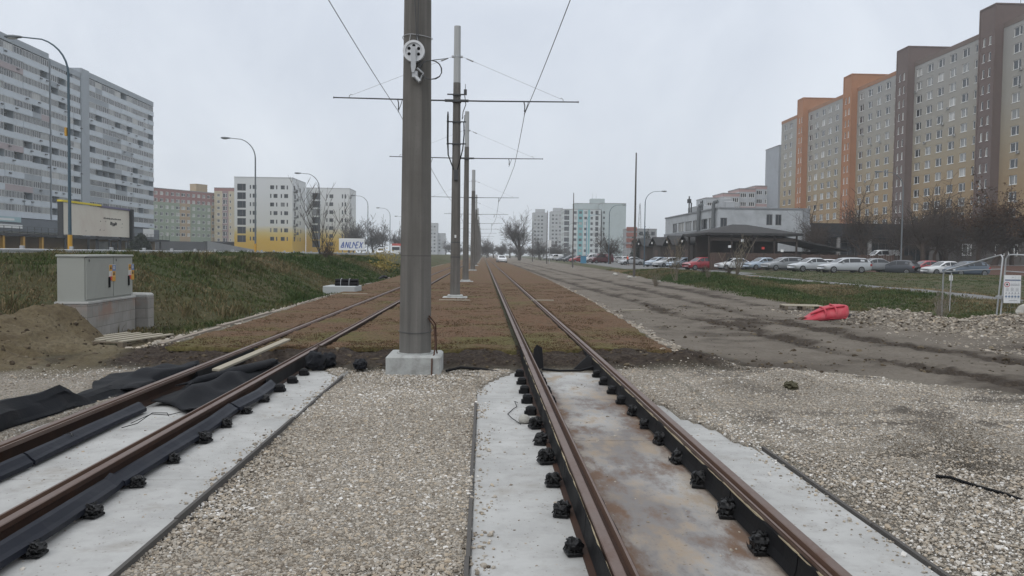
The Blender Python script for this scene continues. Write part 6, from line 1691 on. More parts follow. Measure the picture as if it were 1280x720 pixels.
for k in range(10):
    mb = MB()
    for q in range(7): mb.box(k * 2.3 + q * .32, k * 2.3 + q * .32 + .29, 0, .04, .1, 2.0 + .04 * ((k * 7 + q) % 3))
    mb.build('fence_panel', M_mid if k % 3 else M_dkw, t)
    mb = MB(); mb.bbox(k * 2.3 - .09, k * 2.3 + .0, -.05, .09, 0, 2.2, .01); mb.build('post', M_dkw, t)
# dark colonnaded building right
t = thing('shop_building', 'long dark low building with a deep fascia and columns under the ochre block', 'building', (53, 131, .9))
m_blk = wallm('charcoal_fascia', (.022, .023, .026))
mb = MB(); mb.box(0, 50, 0, 14, 4.3, 6.5); mb.box(.2, 50, 3, 14, 0, 4.29); mb.box(-1.1, -.01, -.3, 10, 0, 6.2, 1); mb.build('wall', [m_blk, wallm('pale_end_wall', (.36, .38, .40))], t)
for x in (4.6, 9.8, 15, 20.2, 25.4, 30.6, 36):
    mb = MB(); mb.bbox(x, x + .5, .1, .6, 0, 4.28, .03); mb.build('column', wallm('column_grey', (.22, .215, .21)), t)
Wn = Windows(t, M_frame_d, (.9, .1, 0), 23, 'shop_window')
for k in range(9): Wn.put((3 + 5.2 * k, 2.96, 2.0), 0, 3.6, 3.0, 2, False, 0)
Wn.done()
t = thing('kiosk_house', 'grey-brown low house with white framed windows behind the brown-leaved tree', 'building', (70, 118, 1.0))
mb = MB(); mb.box(0, 16, 0, 8, 0, 4.6); mb.build('wall', wallm('grey_brown_render', (.105, .095, .088)), t)
Wn = Windows(t, M_frame, (.6, .2, .2), 24)
for x in (1.2, 6.2, 8.2, 12.6): Wn.put((x, -.03, 2.2), 0, 1.4, 1.7, 1, False)
Wn.done()
mb = MB(); mb.box(-.3, 16.3, -.4, 8.3, 4.6, 4.85); mb.build('roof', wallm('grey_roof', (.09, .09, .09)), t)
# ------------------------------------------------------------------ bare trees
def bark(name, c): return pmat(name, c, .95, .25, 1.5, 12, .4, .02)
M_bark = bark('grey_bark', (.075, .066, .058)); M_bark2 = bark('pale_twig_bark', (.16, .135, .10)); M_bark3 = bark('brown_bark', (.055, .039, .03))
def bare_tree_mesh(seed, h, spread=.55, levels=5, trunk_r=.02, first=.28, lean=.05, fork=3, upright=.55, twig=.010, kids=(3, 5), min_len=.3):
    pr = random.Random(seed)
    T, C = MB(), MB()
    def branch(p, d, ln, r, lev):
        n = 4 if lev < 2 else 3
        pts = [p.copy()]; dirs = []
        q = p.copy(); dd = d.copy()
        for k in range(n):
            dd = (dd + Vector((pr.gauss(0, .11), pr.gauss(0, .11), pr.gauss(.04, .07)))).normalized()
            q = q + dd * (ln / n); pts.append(q.copy()); dirs.append(dd.copy())
        r1 = r * (.62 if lev < levels - 1 else .4)
        rs = [r + (r1 - r) * k / n for k in range(n + 1)]
        (T if lev == 0 else C).tube(pts, [max(x, twig) for x in rs], 7 if lev == 0 else (5 if lev == 1 else 3), cap=False)
        if lev >= levels - 1 or ln < min_len: return
        m = pr.randint(*kids) + (fork - 3 if lev == 0 else 0) + (1 if lev >= 2 else 0)
        for k in range(m):
            t = pr.uniform(.45 if lev == 0 else .12, 1.0) if k > 0 else 1.0
            i = min(n - 1, int(t * n)); f = t * n - i
            bp = pts[i].lerp(pts[i + 1], f)
            a = pr.uniform(0, 6.28)
            side = dirs[i].cross(Vector((math.cos(a), math.sin(a), .2)))
            if side.length < .1: side = Vector((1, 0, 0))
            side.normalize()
            sp = spread * pr.uniform(.7, 1.35) * (.3 if k == 0 else 1) * (1.25 if lev >= 2 else 1)
            nd = (dirs[i] * (1 - sp * .5) + side * sp + Vector((0, 0, upright * pr.uniform(.1, .5)))).normalized()
            branch(bp, nd, ln * (pr.uniform(.5, .9) * (1.2 - .45 * t) if k else pr.uniform(.72, .9)), r1 * pr.uniform(.6, .9) if k else r1 * .95, lev + 1)
    branch(Vector((0, 0, -.1)), Vector((pr.gauss(0, lean), pr.gauss(0, lean), 1)).normalized(), h * first, h * trunk_r, 0)
    return T, C
TREES = {}
def tree_proto(key, mat, **k):
    T, C = bare_tree_mesh(**k)
    TREES[key] = (T.mesh('trunk', mat), C.mesh('crown', mat))
def place_tree(key, x, y, s, rz, label, group=None, name='bare_tree', z=None, sx=1.0):
    t = thing(name, label, 'tree', (x, y, gz1(x, y) - .05 if z is None else z), rz, group)
    t.scale = (s * sx, s * sx, s)
    for me, nm in zip(TREES[key], ('trunk', 'crown')):
        o = link(bpy.data.objects.new(nm, me)); o.parent = t
    return t
tree_proto('big', M_bark, seed=6, h=13.5, spread=.62, levels=6, trunk_r=.024, first=.30, fork=6, kids=(3, 4), twig=.02, upright=.75, min_len=.25)
tree_proto('mid', M_bark3, seed=8, h=9.5, spread=.95, levels=6, trunk_r=.022, first=.22, fork=6, kids=(3, 4), twig=.011, upright=.6)
tree_proto('mid2', M_bark3, seed=15, h=9.0, spread=.95, levels=6, trunk_r=.02, first=.25, fork=6, kids=(3, 4), twig=.011, upright=.65)
tree_proto('far', M_bark, seed=23, h=10, spread=.7, levels=6, trunk_r=.02, first=.24, fork=5, kids=(2, 4), twig=.024, upright=.6)
tree_proto('far2', M_bark, seed=31, h=10, spread=.8, levels=6, trunk_r=.02, first=.2, fork=6, kids=(2, 4), twig=.026, upright=.5)
def tree_h(key): return max(v.co.z for v in TREES[key][1].vertices)
HT = {k: tree_h(k) for k in TREES}
def ptree(key, x, y, h, rz, label, **k): return place_tree(key, x, y, h / HT[key], rz, label, **k)
ptree('big', 10.6, 240, 16.0, .4, 'large bare tree at the end of the dirt road, tallest one near the vanishing point', sx=1.3)
ptree('far2', 18.5, 262, 8.5, 1, 'low bushy bare tree right of the largest bare tree', group='bare trees at the end of the tracks', sx=1.2)
ptree('far', 1.5, 330, 9.0, 2, 'small bare tree left of the largest bare tree, over the white car', group='bare trees at the end of the tracks', sx=1.3)
ptree('far2', 24.5, 290, 8.0, 4, 'small bare tree before the hazy grey towers', group='bare trees at the end of the tracks', sx=1.3)
for i, (x, y, h) in enumerate(((-6, 420, 10), (3, 450, 11), (10, 430, 10), (-14, 470, 10), (20, 450, 9), (16, 350, 8), (-22, 480, 11), (5, 380, 9), (8, 340, 8), (13, 400, 10), (24, 380, 9), (30, 410, 9), (28, 330, 8), (22, 320, 8), (-1, 480, 12), (34, 360, 8), (14, 300, 6.5), (39, 380, 8))):
    ptree(('far', 'far2')[i % 2], x, y, h, i, 'one of the hazy bare trees closing the view at the end of the tracks', group='hazy trees at the far end', sx=1.5)
for i, (x, y, h, lab) in enumerate(((-41, 250, 15, 'tall bare tree just right of the white and yellow block'), (-35, 262, 12.5, 'bare tree behind the fourth street lamp'), (-36.5, 300, 15, 'slender bare tree between the fourth and fifth street lamp'), (-31, 310, 13, 'bare tree behind the white van'), (-27, 330, 13.5, 'bare tree behind the red truck, next to the big pole'), (-46, 290, 11, 'low bare tree at the corner of the white and yellow block'))):
    ptree(('far', 'far2', 'far')[i % 3], x, y, h, i * 1.3, lab, group='bare trees left of the big pole', z=.9, sx=1.1)
ptree('mid', 24.6, 158, 8.6, .3, 'spreading bare tree in front of the teal-striped block', sx=1.25)
ptree('mid', 51.5, 108, 12.0, 1.2, 'bare tree before the ochre wall, left one of the row behind the cars', sx=1.1, group='bare trees behind the parked cars')
ptree('mid2', 57.0, 104, 12.2, 2.2, 'bare tree in front of the first brown stair tower', sx=1.25, group='bare trees behind the parked cars')
ptree('mid2', 54.0, 96, 9.0, .2, 'thin pale-trunked bare tree near the grey lamp behind the cars', sx=1.1, group='bare trees behind the parked cars')
ptree('mid', 45.5, 112, 7.5, 4.2, 'small bare tree right beside the low white building', sx=1.0, group='bare trees behind the parked cars')
ptree('mid2', 63.5, 110, 12.4, 3.3, 'bare tree left of the brown-leaved tree', sx=1.3, group='bare trees behind the parked cars')
for i, (x, y, h, lab) in enumerate(((48.5, 116, 9.5, 'bare tree before the dark shops, close behind the white building corner'), (60.5, 116, 11.5, 'tall bare tree between the brown stair towers'), (66.5, 116, 11, 'bare tree behind the tree with brown leaves'), (71.5, 108, 11, 'bare brown tree at the very right edge'))):
    ptree(('mid', 'mid2')[i % 2], x, y, h, .7 + i, lab, sx=1.25, group='bare trees behind the parked cars')
# the tree that still holds brown leaves
tb = ptree('mid', 64.5, 101, 12.2, 5.1, 'tree still holding brown leaves at the right edge', sx=1.3)
tb2 = ptree('mid2', 57.5, 93, 10.2, .9, 'wide tree with withered dark leaves left of the brown-leaved one', sx=1.25)
M_leaf, nt, b = new_mat('withered_leaves')
a = nt.nodes.new('ShaderNodeAttribute'); a.attribute_name = 'tone'
L(nt, ramp(nt, a.outputs['Fac'], [(0, (.045, .028, .02)), (.6, (.10, .055, .03)), (1, (.20, .105, .04))]), b.inputs['Base Color']); b.inputs['Roughness'].default_value = .9; b.inputs['Specular IOR Level'].default_value = .1
def leaves(par, key, n, size, frac, tone=(1.5, 2)):
    me = TREES[key][1]
    co = np.zeros(len(me.vertices) * 3, np.float32); me.vertices.foreach_get('co', co); co = co.reshape(-1, 3)
    co = co[co[:, 2] > HT[key] * frac]
    P = co[rng.integers(0, len(co), n)] + rng.normal(0, .12, (n, 3))
    q = rng.normal(size=(n, 3, 3)) * size
    V = (P[:, None] + q).reshape(-1, 3)
    o = np_obj('leaves', V, np.arange(n * 3).reshape(-1, 3), M_leaf, attrs={'tone': np.repeat(rng.beta(*tone, n), 3)}, parent=par)
leaves(tb, 'mid', 6000, .075, .3); leaves(tb2, 'mid2', 3000, .06, .45, (1.1, 3.5))
# dark ivy covered tree by the booths
ptree('mid', 31.0, 156, 7.2, 2, 'dark dense bare tree behind the farthest booth', sx=.9)
ti = [o for o in bpy.data.objects if o.get('label', '').startswith('dark dense bare')][0]
M_ivy = simple('ivy_leaf', (.028, .033, .022), .8)
me = TREES['mid'][1]; co = np.zeros(len(me.vertices) * 3, np.float32); me.vertices.foreach_get('co', co); co = co.reshape(-1, 3)
P = co[rng.integers(0, len(co), 7000)] + rng.normal(0, .3, (7000, 3)); V = (P[:, None] + rng.normal(size=(7000, 3, 3)) * .16).reshape(-1, 3)
np_obj('ivy', V, np.arange(21000).reshape(-1, 3), M_ivy, parent=ti)
# dark conifer dome on the left
t = thing('conifer', 'dark rounded evergreen shrub below the right end of the grey high-rise', 'shrub', (-60.5, 146, .9))
mb = MB(); mb.tube([(0, 0, 0), (0, 0, 1.2)], .18, 6); mb.build('trunk', M_bark3, t)
n = 9000; u = rng.normal(size=(n, 3)); u /= np.linalg.norm(u, axis=1)[:, None]; u *= (rng.uniform(.75, 1.04, n) * (1 + .1 * np.sin(u[:, 0] * 6) * np.cos(u[:, 2] * 7)))[:, None]
zz = np.abs(u[:, 2]); P = np.stack([u[:, 0] * 2.1 * (1 - .25 * zz), u[:, 1] * 2.1 * (1 - .25 * zz), .15 + zz * 3.3], 1)
V = (P[:, None] + rng.normal(size=(n, 3, 3)) * .11).reshape(-1, 3)
np_obj('crown', V, np.arange(n * 3).reshape(-1, 3), simple('conifer_needle', (.018, .026, .016), .9), parent=t)

# thin leafless shrubs: stems fanning out of the ground
def shrub(x, y, h, ns, spread, label, seed, mat=M_bark2, r0=.012, sub=4, cat='shrub', name='bare_shrub', z=None):
    pr = random.Random(seed)
    t = thing(name, label, cat, (x, y, (gz1(x, y) if z is None else z) - .05))
    S, W_ = MB(), MB()
    for k in range(ns):
        a = pr.uniform(0, 6.28); lean = spread * pr.uniform(.15, 1); hh = h * pr.uniform(.55, 1.0)
        d = Vector((math.cos(a) * lean, math.sin(a) * lean, 1)).normalized()
        pts = [Vector((pr.gauss(0, .05), pr.gauss(0, .05), 0))]
        for i in range(5):
            d = (d + Vector((pr.gauss(0, .07), pr.gauss(0, .07), .06))).normalized(); pts.append(pts[-1] + d * hh / 5)
        S.tube(pts, [r0 * (1 - .16 * i) for i in range(6)], 4, cap=False)
        for q in range(sub):
            i = pr.randint(1, 4); a = pr.uniform(0, 6.28); dd = (Vector((math.cos(a) * .6, math.sin(a) * .6, .9))).normalized()
            p = [pts[i]]; 
            for j in range(3): dd = (dd + Vector((pr.gauss(0, .12), pr.gauss(0, .12), .08))).normalized(); p.append(p[-1] + dd * hh * .11)
            W_.tube(p, [r0 * .55, r0 * .45, r0 * .35, r0 * .25], 3, cap=False)
            for m in range(2):
                a = pr.uniform(0, 6.28); W_.tube([p[2], p[2] + Vector((math.cos(a) * .5, math.sin(a) * .5, .8)) * hh * .09], [r0 * .35, r0 * .22], 3, cap=False)
    S.build('stem', mat, t); W_.build('twigs', mat, t)
    return t
shrub(12.4, 52.0, 3.0, 7, .28, 'thin upright bare sapling on the bank before the red car', 5, r0=.028, sub=7)
shrub(19.2, 61.5, 3.6, 9, .75, 'wide bare shrub with pale branches in front of the white sedan', 6, r0=.034, sub=6)
shrub(9.6, 45.0, 1.0, 26, .8, 'low brown twiggy weeds at the foot of the bank left of the sapling', 7, r0=.010, sub=3)
shrub(15.3, 56, .9, 26, .8, 'dense brown bramble on the bank below the red car', 8, mat=M_bark3, r0=.012, sub=4)
shrub(17.3, 57, .9, 26, .8, 'dark bramble patch right of the bank top', 9, mat=M_bark3, r0=.012, sub=4)
shrub(13.6, 49, .9, 26, .7, 'tan dead weeds around the thin sapling', 10, r0=.009, sub=3)
shrub(12.95, 22.6, 1.15, 22, .45, 'grey dead weed behind the lower corner of the leaning fence', 12, mat=pmat('dead_grey_twig', (.24, .21, .18), .9, .2, 8, 40, 0), r0=.006, sub=5)
shrub(-12.2, 62, 6.0, 8, .95, 'bare bush with spreading branches on the bank in front of the yellow wall', 14, mat=M_bark, r0=.032, sub=9, z=gz1(-12.2, 62))
shrub(-10.8, 58, 1.3, 40, .8, 'low dark bramble at the foot of the bare bush on the bank', 15, mat=M_bark3, r0=.012, sub=3)
shrub(-10, 52, 1.0, 30, .8, 'dry tangle of weeds on the bank left of the big pole', 16, mat=M_bark3, r0=.010, sub=3)
M_yel = simple('yellowed_leaf', (.26, .20, .05), .85)
for i, (x, y) in enumerate(((-8.6, 70), (-7.6, 61))):
    t = thing('yellow_shrub', ('small yellow-leaved shrub on the bank beside the big pole', 'low yellowish weed patch at the edge of the left mats')[i], 'shrub', (x, y, gz1(x, y)))
    n = 900; P = rng.normal(size=(n, 3)) * np.array([.7, .7, .3]) * (1, .7)[i] + np.array([0, 0, .45]) * (1, .5)[i]
    np_obj('leaves', (P[:, None] + rng.normal(size=(n, 3, 3)) * .05).reshape(-1, 3), np.arange(n * 3).reshape(-1, 3), M_yel, parent=t)

# ------------------------------------------------------------------ guardrail, street lamps, masts
t = thing('guardrail', 'pale steel guardrail along the road on top of the grass bank', 'guardrail', (-18.7, 0, 1.0))
mb = MB(); pr = random.Random(6)
prof = [(.0, .62), (.05, .60), (.05, .54), (.01, .50), (.01, .44), (.05, .40), (.05, .34), (.0, .32), (-.02, .32), (-.02, .62)]
for k in range(40):
    y0 = 10 + 4 * k; dz0, dz1 = pr.uniform(-.02, .02), pr.uniform(-.02, .02)
    vs = [(p[0], y0 + .01, p[1] + dz0 + .03) for p in prof] + [(p[0], y0 + 3.99, p[1] + dz1 + .03) for p in prof]; n = len(prof)
    mb.add(vs, [tuple(range(n)), tuple(range(2 * n - 1, n - 1, -1))] + [(i, i + n, (i + 1) % n + n, (i + 1) % n) for i in range(n)])
mb.build('beam', pmat('weathered_zinc', (.42, .43, .44), .6, .15, 1.5, 30, .1, .003, metal=.2), t)
pm = MB(); pm.bbox(-.07, .09, -.06, .06, -.4, .78, .01); pme = pm.mesh('post', M_galv)
for k in range(41):
    o = link(bpy.data.objects.new('post', pme)); o.parent = t; o.location = (-.1, 10 + 4 * k, 0)
def lamp(x, y, zb, h, side, arm, label, mat, yellow=0.0, r0=.085, group='street lamps on the left road'):
    t = thing('street_lamp', label, 'street lamp', (x, y, zb), 0, group)
    rad = min(1.7, arm * .62)
    z1 = h - rad
    pts = [(0, 0, yellow), (0, 0, z1 * .5), (0, 0, z1)]
    for k in range(1, 8):
        a = k / 8 * math.pi / 2 * .94; pts.append((side * rad * (1 - math.cos(a)), 0, z1 + rad * math.sin(a)))
    pts.append((side * (arm - .55), 0, h + .02))
    mb = MB(); mb.tube(pts, [r0, r0 * .85, r0 * .72] + [r0 * .6 - .003 * k for k in range(len(pts) - 3)], 8); mb.build('pole', mat, t)
    if yellow:
        mb = MB(); mb.tube([(0, 0, -.3), (0, 0, yellow)], r0 * 1.25, 10); mb.build('yellow_base', M_yellow, t)
    mb = MB()
    hx = [(0, .05), (.12, .10), (.45, .15), (.75, .13), (.85, .06)]
    n = 8; vs = []
    for u, w in hx:
        for k in range(n):
            a = 2 * math.pi * k / n; vs.append((side * (arm - .62 + u), w * math.cos(a), h + .02 + w * .62 * math.sin(a) + .02 * u))
    m = len(hx); fs = [(i * n + k, i * n + (k + 1) % n, (i + 1) * n + (k + 1) % n, (i + 1) * n + k) for i in range(m - 1) for k in range(n)] + [tuple(range(n)), tuple(range(m * n - 1, m * n - n - 1, -1))]
    mb.add(vs, fs, 0, True); hd = mb.build('lamp_head', M_lampgrey, t)
    mb = MB(); mb.blob((side * (arm - .14), 0, h - .04), .26, .10, .06, 2, 0, 1, 0, 0, True); mb.build('lens', M_lens, hd)
    return t
for i, (y, h) in enumerate(((40.3, 10.75), (72.5, 10.5), (100.3, 10.2), (142.3, 10.5), (176, 10.3), (212, 10.2))):
    t = lamp(-20, y, 1.0, h, -1, 2.75, ('nearest street lamp on the left, blue-grey with a yellow base', 'second street lamp on the left, before the white and yellow block', 'third street lamp on the left, before the rear wing of the white block', 'fourth street lamp on the left, before the bare trees', 'fifth street lamp on the left, near the white van', 'farthest left street lamp, half hidden by the big pole')[i], M_lampblue if i == 0 else M_lampgrey, 1.35 if i < 2 else 0)
    if i == 0:
        mb = MB(); mb.bbox(-.16, -.06, -.12, .02, 6.1, 6.5, .01); mb.build('control_box', M_yellow, t)
for i, (x, y, h, side, mat, lab) in enumerate(((23.4, 118, 11.0, 1, M_lampblue, 'nearest grey lamp on the right side, beside the booths'), (23.3, 151, 11.0, 1, M_lampblue, 'slim lamp in front of the spreading bare tree'), (23.8, 188, 11.0, 1, simple('sky_blue_paint', (.06, .25, .36), .5), 'sky blue lamp in front of the teal-striped block'), (24.5, 236, 11.0, 1, M_lampgrey, 'farthest lamp on the right side, before the hazy towers'), (44.5, 85.5, 10.4, -1, M_lampgrey, 'lamp among the bare trees behind the parked wagon'))):
    lamp(x, y, .1 if i < 4 else .5, h, side, 2.9, lab, mat, group='street lamps on the right')
for i, (y, top) in enumerate(((65, 10.0), (110, 10.2), (155, 10.2), (200, 10.0))):
    t = thing('thin_mast', ('nearest', 'second', 'third', 'farthest')[i] + ' of the thin bare masts along the right edge of the dirt road', 'mast', (12.1, y, gz1(12.1, y) - .1), 0, 'thin masts by the dirt road')
    mb = MB(); mb.tube([(0, 0, 0), (0, 0, top / 2), (0, 0, top)], [.10, .08, .05], 8); mb.build('shaft', pmat('mast_brown_grey', (.085, .075, .07), .8, .2, 2, 30, .1, .003), t)
    mb = MB(); mb.bbox(-.2, .2, -.2, .2, -.2, .12, .03); mb.build('footing', M_foot, t)
t = thing('road_sign', 'pole with a small white plate beside the third thin mast', 'road sign', (12.6, 155.0, .0))
mb = MB(); mb.tube([(0, 0, 0), (0, 0, 4.6)], .05, 6); mb.build('pole', M_galv, t)
mb = MB(); mb.bbox(-.3, .3, -.08, -.05, 3.2, 4.5, .01); mb.build('plate', M_white, t)
t = thing('radio_mast', 'faint lattice mast on the horizon right of the teal-striped block', 'mast', (80.6, 420, .1))
mb = MB()
for k in range(9):
    z0, z1 = k * 3.2, (k + 1) * 3.2; w0, w1 = 1.3 - .12 * k, 1.3 - .12 * (k + 1)
    for s in range(4):
        c0 = [(w0, w0), (-w0, w0), (-w0, -w0), (w0, -w0)]; c1 = [(w1, w1), (-w1, w1), (-w1, -w1), (w1, -w1)]
        mb.tube([(*c0[s], z0), (*c1[s], z1)], .09, 4, cap=False); mb.tube([(*c0[s], z0), (*c1[(s + 1) % 4], z1)], .06, 3, cap=False); mb.tube([(*c1[s], z1), (*c1[(s + 1) % 4], z1)], .06, 3, cap=False)
mb.build('lattice', M_galv, t)
# ------------------------------------------------------------------ billboards
t = thing('billboard', 'faded beige billboard with a few dark scribbles on a black frame above the cabinet', 'billboard', (-24, 47.5, 1.0), 0)
m_bb = pmat('faded_poster', (.55, .52, .45), .8, .07, .5, 8, .05, .004, stain=(.42, .33, .29), stain_scale=.35, stain_amt=.4)
mb = MB(); mb.box(-.05, .04, .0, 8.75, 1.5, 3.3); mb.build('poster', m_bb, t)
mb = MB(); mb.box(-.2, .08, -.12, -.002, 1.42, 3.36); mb.box(-.25, .25, 8.752, 9.0, 1.38, 3.4); mb.box(-.22, .1, -.12, 9.0, 1.3, 1.4); mb.build('frame', M_darkmetal, t)
mb = MB(); mb.box(-.2, .1, -.15, 4.6, 3.362, 3.47, 0); mb.box(-.2, .1, 4.6, 8.75, 3.302, 3.42, 1); mb.build('top_edge', [simple('yellow_edge', (.62, .5, .05)), simple('violet_edge', (.14, .13, .2))], t)
for y in (1.0, 4.4, 7.6):
    mb = MB(); mb.bbox(-.2, -.06, y, y + .16, -.1, 3.2, .01); mb.build('leg', M_darkmetal, t)
mb = MB(); pr = random.Random(14)
y = 5.0
while y < 7.3:
    w = pr.uniform(.06, .16); mb.box(.041, .045, y, y + w, 2.6, 2.6 + pr.uniform(.05, .11)); y += w + .05
y = 5.9
for k in range(6):
    w = pr.uniform(.1, .2); z = 2.2 + pr.uniform(-.05, .05); mb.prism([(y, z), (y + w, z + .02), (y + w * 1.3, z + pr.uniform(.15, .25)), (y + w * .3, z + .22)], 'x', .041, .046); y += w + .03
for k in range(9):
    yy, z = pr.uniform(.5, 8), pr.uniform(1.7, 3.2); mb.prism([(yy, z), (yy + pr.uniform(.08, .2), z + .03), (yy + .1, z + pr.uniform(.06, .14))], 'x', .041, .044)
mb.build('writing', M_stk['k'], t)
t = thing('billboard', 'small white billboard with blue slanted lettering before the bare trees', 'billboard', (-24, 133.4, .9), 0)
t2 = math.atan2(1, 0)
mb = MB(); mb.bbox(0, 5.2, 0, .2, 1.3, 3.5, .03); mb.build('poster', M_white, t); t.location = (-24.2, 138, .9); t.scale = (.82, .82, .9)
mb = MB(); bl = simple('poster_blue', (.05, .10, .32))
def strokes(x, segs):
    for (a, b_, c, d_) in segs:
        p, q = Vector((a, b_)), Vector((c, d_)); nn_ = Vector((-(q - p).y, (q - p).x)).normalized() * .09
        sh = lambda v: (x + v.x + .25 * v.y, 1.75 + v.y)
        mb.prism([sh(p + nn_), sh(p - nn_), sh(q - nn_), sh(q + nn_)], 'y', -.012, -.002)
strokes(.35, [(0, .1, .3, 1.1), (.3, 1.1, .6, .1), (.1, .45, .5, .45), (0, .1, .6, .1)])
strokes(1.25, [(0, 0, 0, 1.1), (0, 1.1, .55, 0), (.55, 0, .55, 1.1)])
strokes(2.1, [(0, 0, 0, 1.1), (0, 0, .45, 0)]); strokes(2.7, [(.0, 0, 0, 1.1), (0, 1.1, .5, .4)])
strokes(3.35, [(0, 0, 0, 1.1), (0, 1.1, .45, 1.1), (0, .55, .4, .55), (0, 0, .45, 0)]); strokes(4.05, [(0, 0, .6, 1.1), (.6, 0, 0, 1.1)])
mb.build('lettering', bl, t)
for x in (.6, 4.5):
    mb = MB(); mb.bbox(x, x + .15, .05, .18, -.3, 1.29, .01); mb.build('leg', M_darkmetal, t)
t = thing('concrete_ramp', 'sloping pale ramp wall between the green block and the yellow foot of the white block', 'wall', (-92, 276, 1.0))
mb = MB(); mb.prism([(0, 0), (17, 0), (17, 1.0), (0, 4.0)], 'y', 0, .5); mb.build('wall', wallm('ramp_grey', (.24, .245, .25)), t)

# ------------------------------------------------------------------ cars
def car_template(kind):
    D = {
        'sedan': dict(L=4.45, w=.87, top=1.43, st=[(0, .36, .62, .64), (.12, .26, .66, .72), (.75, .2, .84, .87), (1.25, .2, .90, .93), (1.95, .2, .92, 1.36), (2.35, .2, .93, 1.43), (3.0, .2, .94, 1.41), (3.55, .2, .95, 1.12), (3.8, .22, .95, .99), (4.3, .3, .93, .95), (4.45, .4, .8, .84)], gh=(3, 7), wb=(.82, 3.55)),
        'hatch': dict(L=4.0, w=.87, top=1.48, st=[(0, .36, .62, .64), (.1, .26, .68, .74), (.6, .2, .86, .90), (1.0, .2, .92, .96), (1.75, .2, .94, 1.40), (2.2, .2, .95, 1.48), (2.9, .2, .97, 1.47), (3.5, .2, .99, 1.40), (3.85, .24, 1.0, 1.05), (3.96, .3, .9, .95), (4.0, .4, .8, .82)], gh=(3, 8), wb=(.78, 3.28)),
        'wagon': dict(L=4.75, w=.89, top=1.48, st=[(0, .36, .62, .64), (.12, .26, .68, .74), (.8, .2, .86, .89), (1.25, .2, .92, .95), (2.0, .2, .94, 1.38), (2.45, .2, .95, 1.47), (3.3, .2, .97, 1.48), (4.2, .2, .99, 1.42), (4.6, .24, 1.0, 1.05), (4.71, .3, .9, .95), (4.75, .4, .8, .82)], gh=(3, 8), wb=(.88, 3.65)),
        'suv': dict(L=4.4, w=.92, top=1.66, st=[(0, .42, .74, .78), (.1, .32, .80, .88), (.65, .26, .98, 1.02), (1.1, .26, 1.04, 1.08), (1.8, .26, 1.05, 1.56), (2.25, .26, 1.06, 1.65), (3.1, .26, 1.09, 1.64), (3.85, .26, 1.12, 1.55), (4.25, .3, 1.14, 1.18), (4.36, .36, 1.0, 1.05), (4.4, .45, .9, .92)], gh=(3, 8), wb=(.86, 3.5)),
        'van': dict(L=5.0, w=.96, top=2.0, st=[(0, .4, .8, .84), (.08, .3, .9, .98), (.45, .26, 1.1, 1.14), (.8, .26, 1.16, 1.2), (1.5, .26, 1.2, 1.86), (1.9, .26, 1.2, 1.97), (3.0, .26, 1.2, 2.0), (4.3, .26, 1.2, 1.99), (4.9, .3, 1.2, 1.9), (4.97, .34, 1.1, 1.5), (5.0, .42, .9, 1.0)], gh=(3, 8), wb=(.9, 4.0)),
    }[kind]
    st, w = D['st'], D['w']; Lh = D['L'] / 2
    rings = []
    for i, (x, zb, zt, zr) in enumerate(st):
        e = min(1, .80 + .9 * min(x, D['L'] - x)) if min(x, D['L'] - x) < .25 else 1
        ww = w * (.86 + .14 * min(1, min(x, D['L'] - x) / .4))
        wr = ww * (.78 if zr - zt > .25 else .9)
        half = [(ww * .90, zb), (ww * .985, zb + .16), (ww, (zb + zt) / 2 + .05), (ww * .965, zt), (wr + (ww * .965 - wr) * .12, zr - .05 if zr - zt > .1 else zr - .012), (wr * .84, zr)]
        rings.append([(x - Lh, y, z) for y, z in half] + [(x - Lh, -y, z) for y, z in half[::-1]])
    body = MB(); n = 12
    vs = [p for r_ in rings for p in r_]; m = len(rings)
    fs = [(i * n + k, (i + 1) * n + k, (i + 1) * n + (k + 1) % n, i * n + (k + 1) % n) for i in range(m - 1) for k in range(n)]
    fs += [tuple(range(n - 1, -1, -1)), tuple(range((m - 1) * n, m * n))]
    body.add(vs, fs, 0, True)
    # sill line and bumper shadow gaps
    g0, g1 = D['gh']
    side = []
    for s in (0, 1):
        gl = MB()
        kA, kB = (3, 4) if s == 0 else (8, 7)
        off = Vector((0, .006 if s == 0 else -.006, .003))
        van = kind == 'van'
        segs = list(range(g0, g1))
        for i in segs:
            A, B = rings[i], rings[i + 1]
            if A[4][2] - A[3][2] < .06 and B[4][2] - B[3][2] < .06: continue
            if van and i > g0 + 2: continue
            def lp(P, Q, t): return Vector(P).lerp(Vector(Q), t)
            a0, a1 = lp(A[kA], A[kB], .10), lp(A[kA], A[kB], .90); b0, b1 = lp(B[kA], B[kB], .10), lp(B[kA], B[kB], .90)
            t0, t1 = (.05 if i in (g0, g0 + 2) else 0.0), (.94 if i in (g0 + 1, g1 - 1) else 1.0)
            q = [a0.lerp(b0, t0), a0.lerp(b0, t1), a1.lerp(b1, t1), a1.lerp(b1, t0)]
            gl.add([p + off for p in q], [(0, 1, 2, 3) if s else (3, 2, 1, 0)])
        side.append(gl.mesh('side_window', M_carglass))
    def cross(i, nm, up):
        gl = MB(); A, B = rings[i], rings[i + 1]
        def lp(P, Q, t): return Vector(P).lerp(Vector(Q), t)
        a = [lp(A[5], A[6], .04), lp(A[5], A[6], .96)]; b_ = [lp(B[5], B[6], .04), lp(B[5], B[6], .96)]
        o = Vector((-.006 if up else .006, 0, .008))
        gl.add([a[0].lerp(b_[0], .1) + o, a[1].lerp(b_[1], .1) + o, a[1].lerp(b_[1], .92) + o, a[0].lerp(b_[0], .92) + o], [(0, 1, 2, 3)])
        return gl.mesh(nm, M_carglass)
    ws = cross(g0, 'windscreen', True)
    rw = cross(6 if kind == 'sedan' else 7, 'rear_window', False)
    r_ = .32 if kind not in ('suv', 'van') else .35
